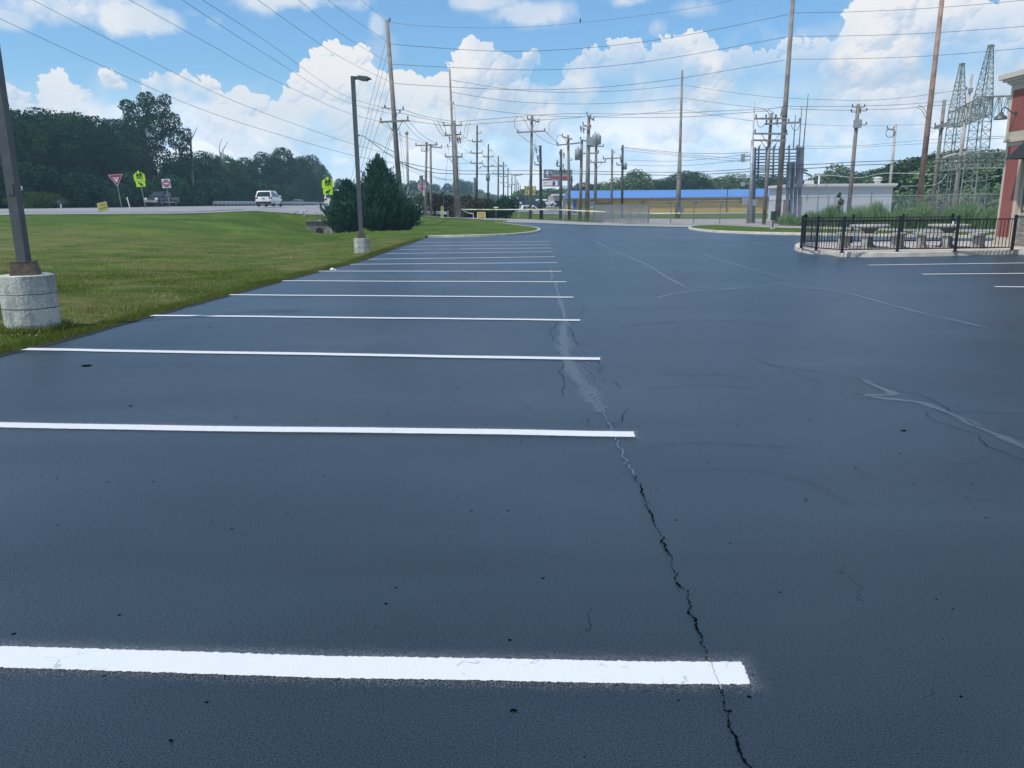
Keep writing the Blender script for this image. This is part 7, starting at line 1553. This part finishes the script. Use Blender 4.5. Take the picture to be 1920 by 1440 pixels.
def pickup(label, loc, rz, paint):
    t = thing('pickup_truck', label, 'pickup truck', loc, rz); w = 1.0; f = 2.9; zb = 1.18
    loft('body', [hull(-f,w-.05,.55,zb), hull(-f+.1,w,.50,zb+.02), hull(-.75,w,.45,zb+.02), hull(0,w,.42,zb+.02), hull(f-1.6,w,.42,zb), hull(f-.5,w-.02,.45,zb-.06), hull(f-.08,w-.08,.5,zb-.12), hull(f,w-.12,.55,zb-.2)], M[paint], t, True)
    zr = 1.92; loft('cabin', [(-.80, [(w-.04, zb), (w-.18, zr-.12)]), (-.60, [(w-.04, zb), (w-.17, zr-.02)]), (.55, [(w-.04, zb), (w-.17, zr)]), (.75, [(w-.04, zb), (w-.18, zr-.05)]), (1.45, [(w-.06, zb-.02), (w-.08, zb+.03)])], M[paint], t, True)
    for s in (1,-1):
        for x0, x1, x2, x3 in ((.05,1.15,.05,.72),(-.68,-.03,-.64,-.03)):
            yb, yt = (w-.045)*s, (w-.165)*s; zw0, zw1 = zb+.06, zr-.13; mb = MB(); mb.add([(x0,yb,zw0),(x1,yb,zw0),(x3,yt,zw1),(x2,yt,zw1),(x0,yb-.02*s,zw0),(x1,yb-.02*s,zw0),(x3,yt-.02*s,zw1),(x2,yt-.02*s,zw1)], [(0,1,2,3),(7,6,5,4),(0,4,5,1),(1,5,6,2),(2,6,7,3),(3,7,4,0)]); obj('side_window', mb, M['glass'], t)
        obj('mirror', MB().box((1.05,(w+.14)*s,zb+.16), (.14,.22,.24)), M['chrome'], t); obj('headlight', MB().box((f-.10,(w-.25)*s,zb-.27), (.24,.36,.26)), M['lamp'], t); obj('tail_light', MB().box((-f+.02,(w-.1)*s,zb-.2), (.1,.16,.4)), M['taillamp'], t)
        for x in (-f+1.15, f-.95):
            wheel(t, x, (w-.13)*s, .40, .27); mb = MB(); pts = [(x+.50*math.cos(a), (w+.01)*s, .42+.50*math.sin(a)) for a in [PI*i/10 for i in range(11)]]; mb.tube(pts, .035, 6); obj('wheel_arch', mb, M['steel'], t)
        obj('rocker_panel', MB().box((0,(w+.0)*s,.46), (2.6,.04,.16)), M['steel'], t)
    mb = MB(); mb.add([(1.43,-w+.14,zb+.05),(1.43,w-.14,zb+.05),(.80,w-.26,zr-.1),(.80,-w+.26,zr-.1),(1.47,-w+.14,zb+.05),(1.47,w-.14,zb+.05),(.84,w-.26,zr-.1),(.84,-w+.26,zr-.1)], [(0,1,2,3),(7,6,5,4),(0,4,5,1),(1,5,6,2),(2,6,7,3),(3,7,4,0)]); obj('windscreen', mb, M['glass'], t)
    g_ = obj('grille', MB().box((f+.02,0,zb-.27), (.08,1.08,.32)), M['chrome'], t); obj('grille_bars', MB().box((f+.065,0,zb-.22), (.02,.9,.05)).box((f+.065,0,zb-.33), (.02,.9,.05)), M['darksteel'], g_)
    obj('front_bumper', MB().box((f+.04,0,.60), (.2,1.86,.26)), M['steel'], t); obj('rear_bumper', MB().box((-f-.04,0,.60), (.16,1.8,.2)), M['chrome'], t); obj('bed', MB().box((-1.85,0,zb+.04), (1.9,1.7,.02)), M['blackmatte'], t); return t
def onroad(px, Yd, dz=.09): q = P(px, 386, Yd); return Vector((q.x, Yd, H(q.x, Yd)+dz))
v = onroad(305.5, 112); v.z = P(305,385.6,112).z; pickup('black pickup truck with bright chrome front approaching on the highway', v, -PI/2-.10, 'carblack')
v = onroad(506, 90); v.z = P(506,387.3,90).z; suv('white suv driving away on the highway in front of the guardrail', v, PI/2+.02, 'carwhite')
v = onroad(558, 186); v.z = P(558,385.8,186).z; suv('small silver car approaching beyond the guardrail', v, -PI/2-.15, 'cargrey', 4.4, 1.8, 1.45, .33)
v = onroad(637, 80); suv('white vehicle roof half hidden behind the small juniper and crossing sign', v, PI/2, 'carwhite', 5.2, 2.0, 2.1, .4)
def park(label, px, Yd, py, rz, paint, **k):
    q = P(px, py, Yd); return suv(label, (q.x, Yd, q.z), rz, paint, group='cars parked beyond the poles', **k)
park('white parked suv seen side on beneath the yellow shop sign', 997, 148, 402.5, 0.15, 'carwhite')
park('dark parked suv behind the white parked suv', 992, 158, 393.5, PI-.2, 'carblue', Hh=1.8)
park('dark blue parked car left of and behind the other parked cars', 986, 172, 385.5, .4, 'carblack')
park('small dark parked car at the right end of the parked cars', 1008, 164, 391, PI/2+.4, 'carblack', Hh=1.5)
park('distant white parked car left of the shop building', 1022, 170, 387, .1, 'carwhite', Hh=1.5)
# ------------------------------------------------------------------ air
hz = MB().box((0, 440, 25.5), (2100, 1100, 63)); hm = bpy.data.materials.new('summer_haze'); hm.use_nodes = True; N, L = nodes(hm); N.clear(); o_ = N.new('ShaderNodeOutputMaterial'); pv = N.new('ShaderNodeVolumePrincipled')
pv.inputs['Color'].default_value = (.55,.85,1,1); pv.inputs['Density'].default_value = HAZE; pv.inputs['Anisotropy'].default_value = .2; L.new(pv.outputs[0], o_.inputs['Volume'])
if HAZE > 0: tag(obj('haze', hz, hm), 'thin summer haze', 'haze', None, 'stuff')
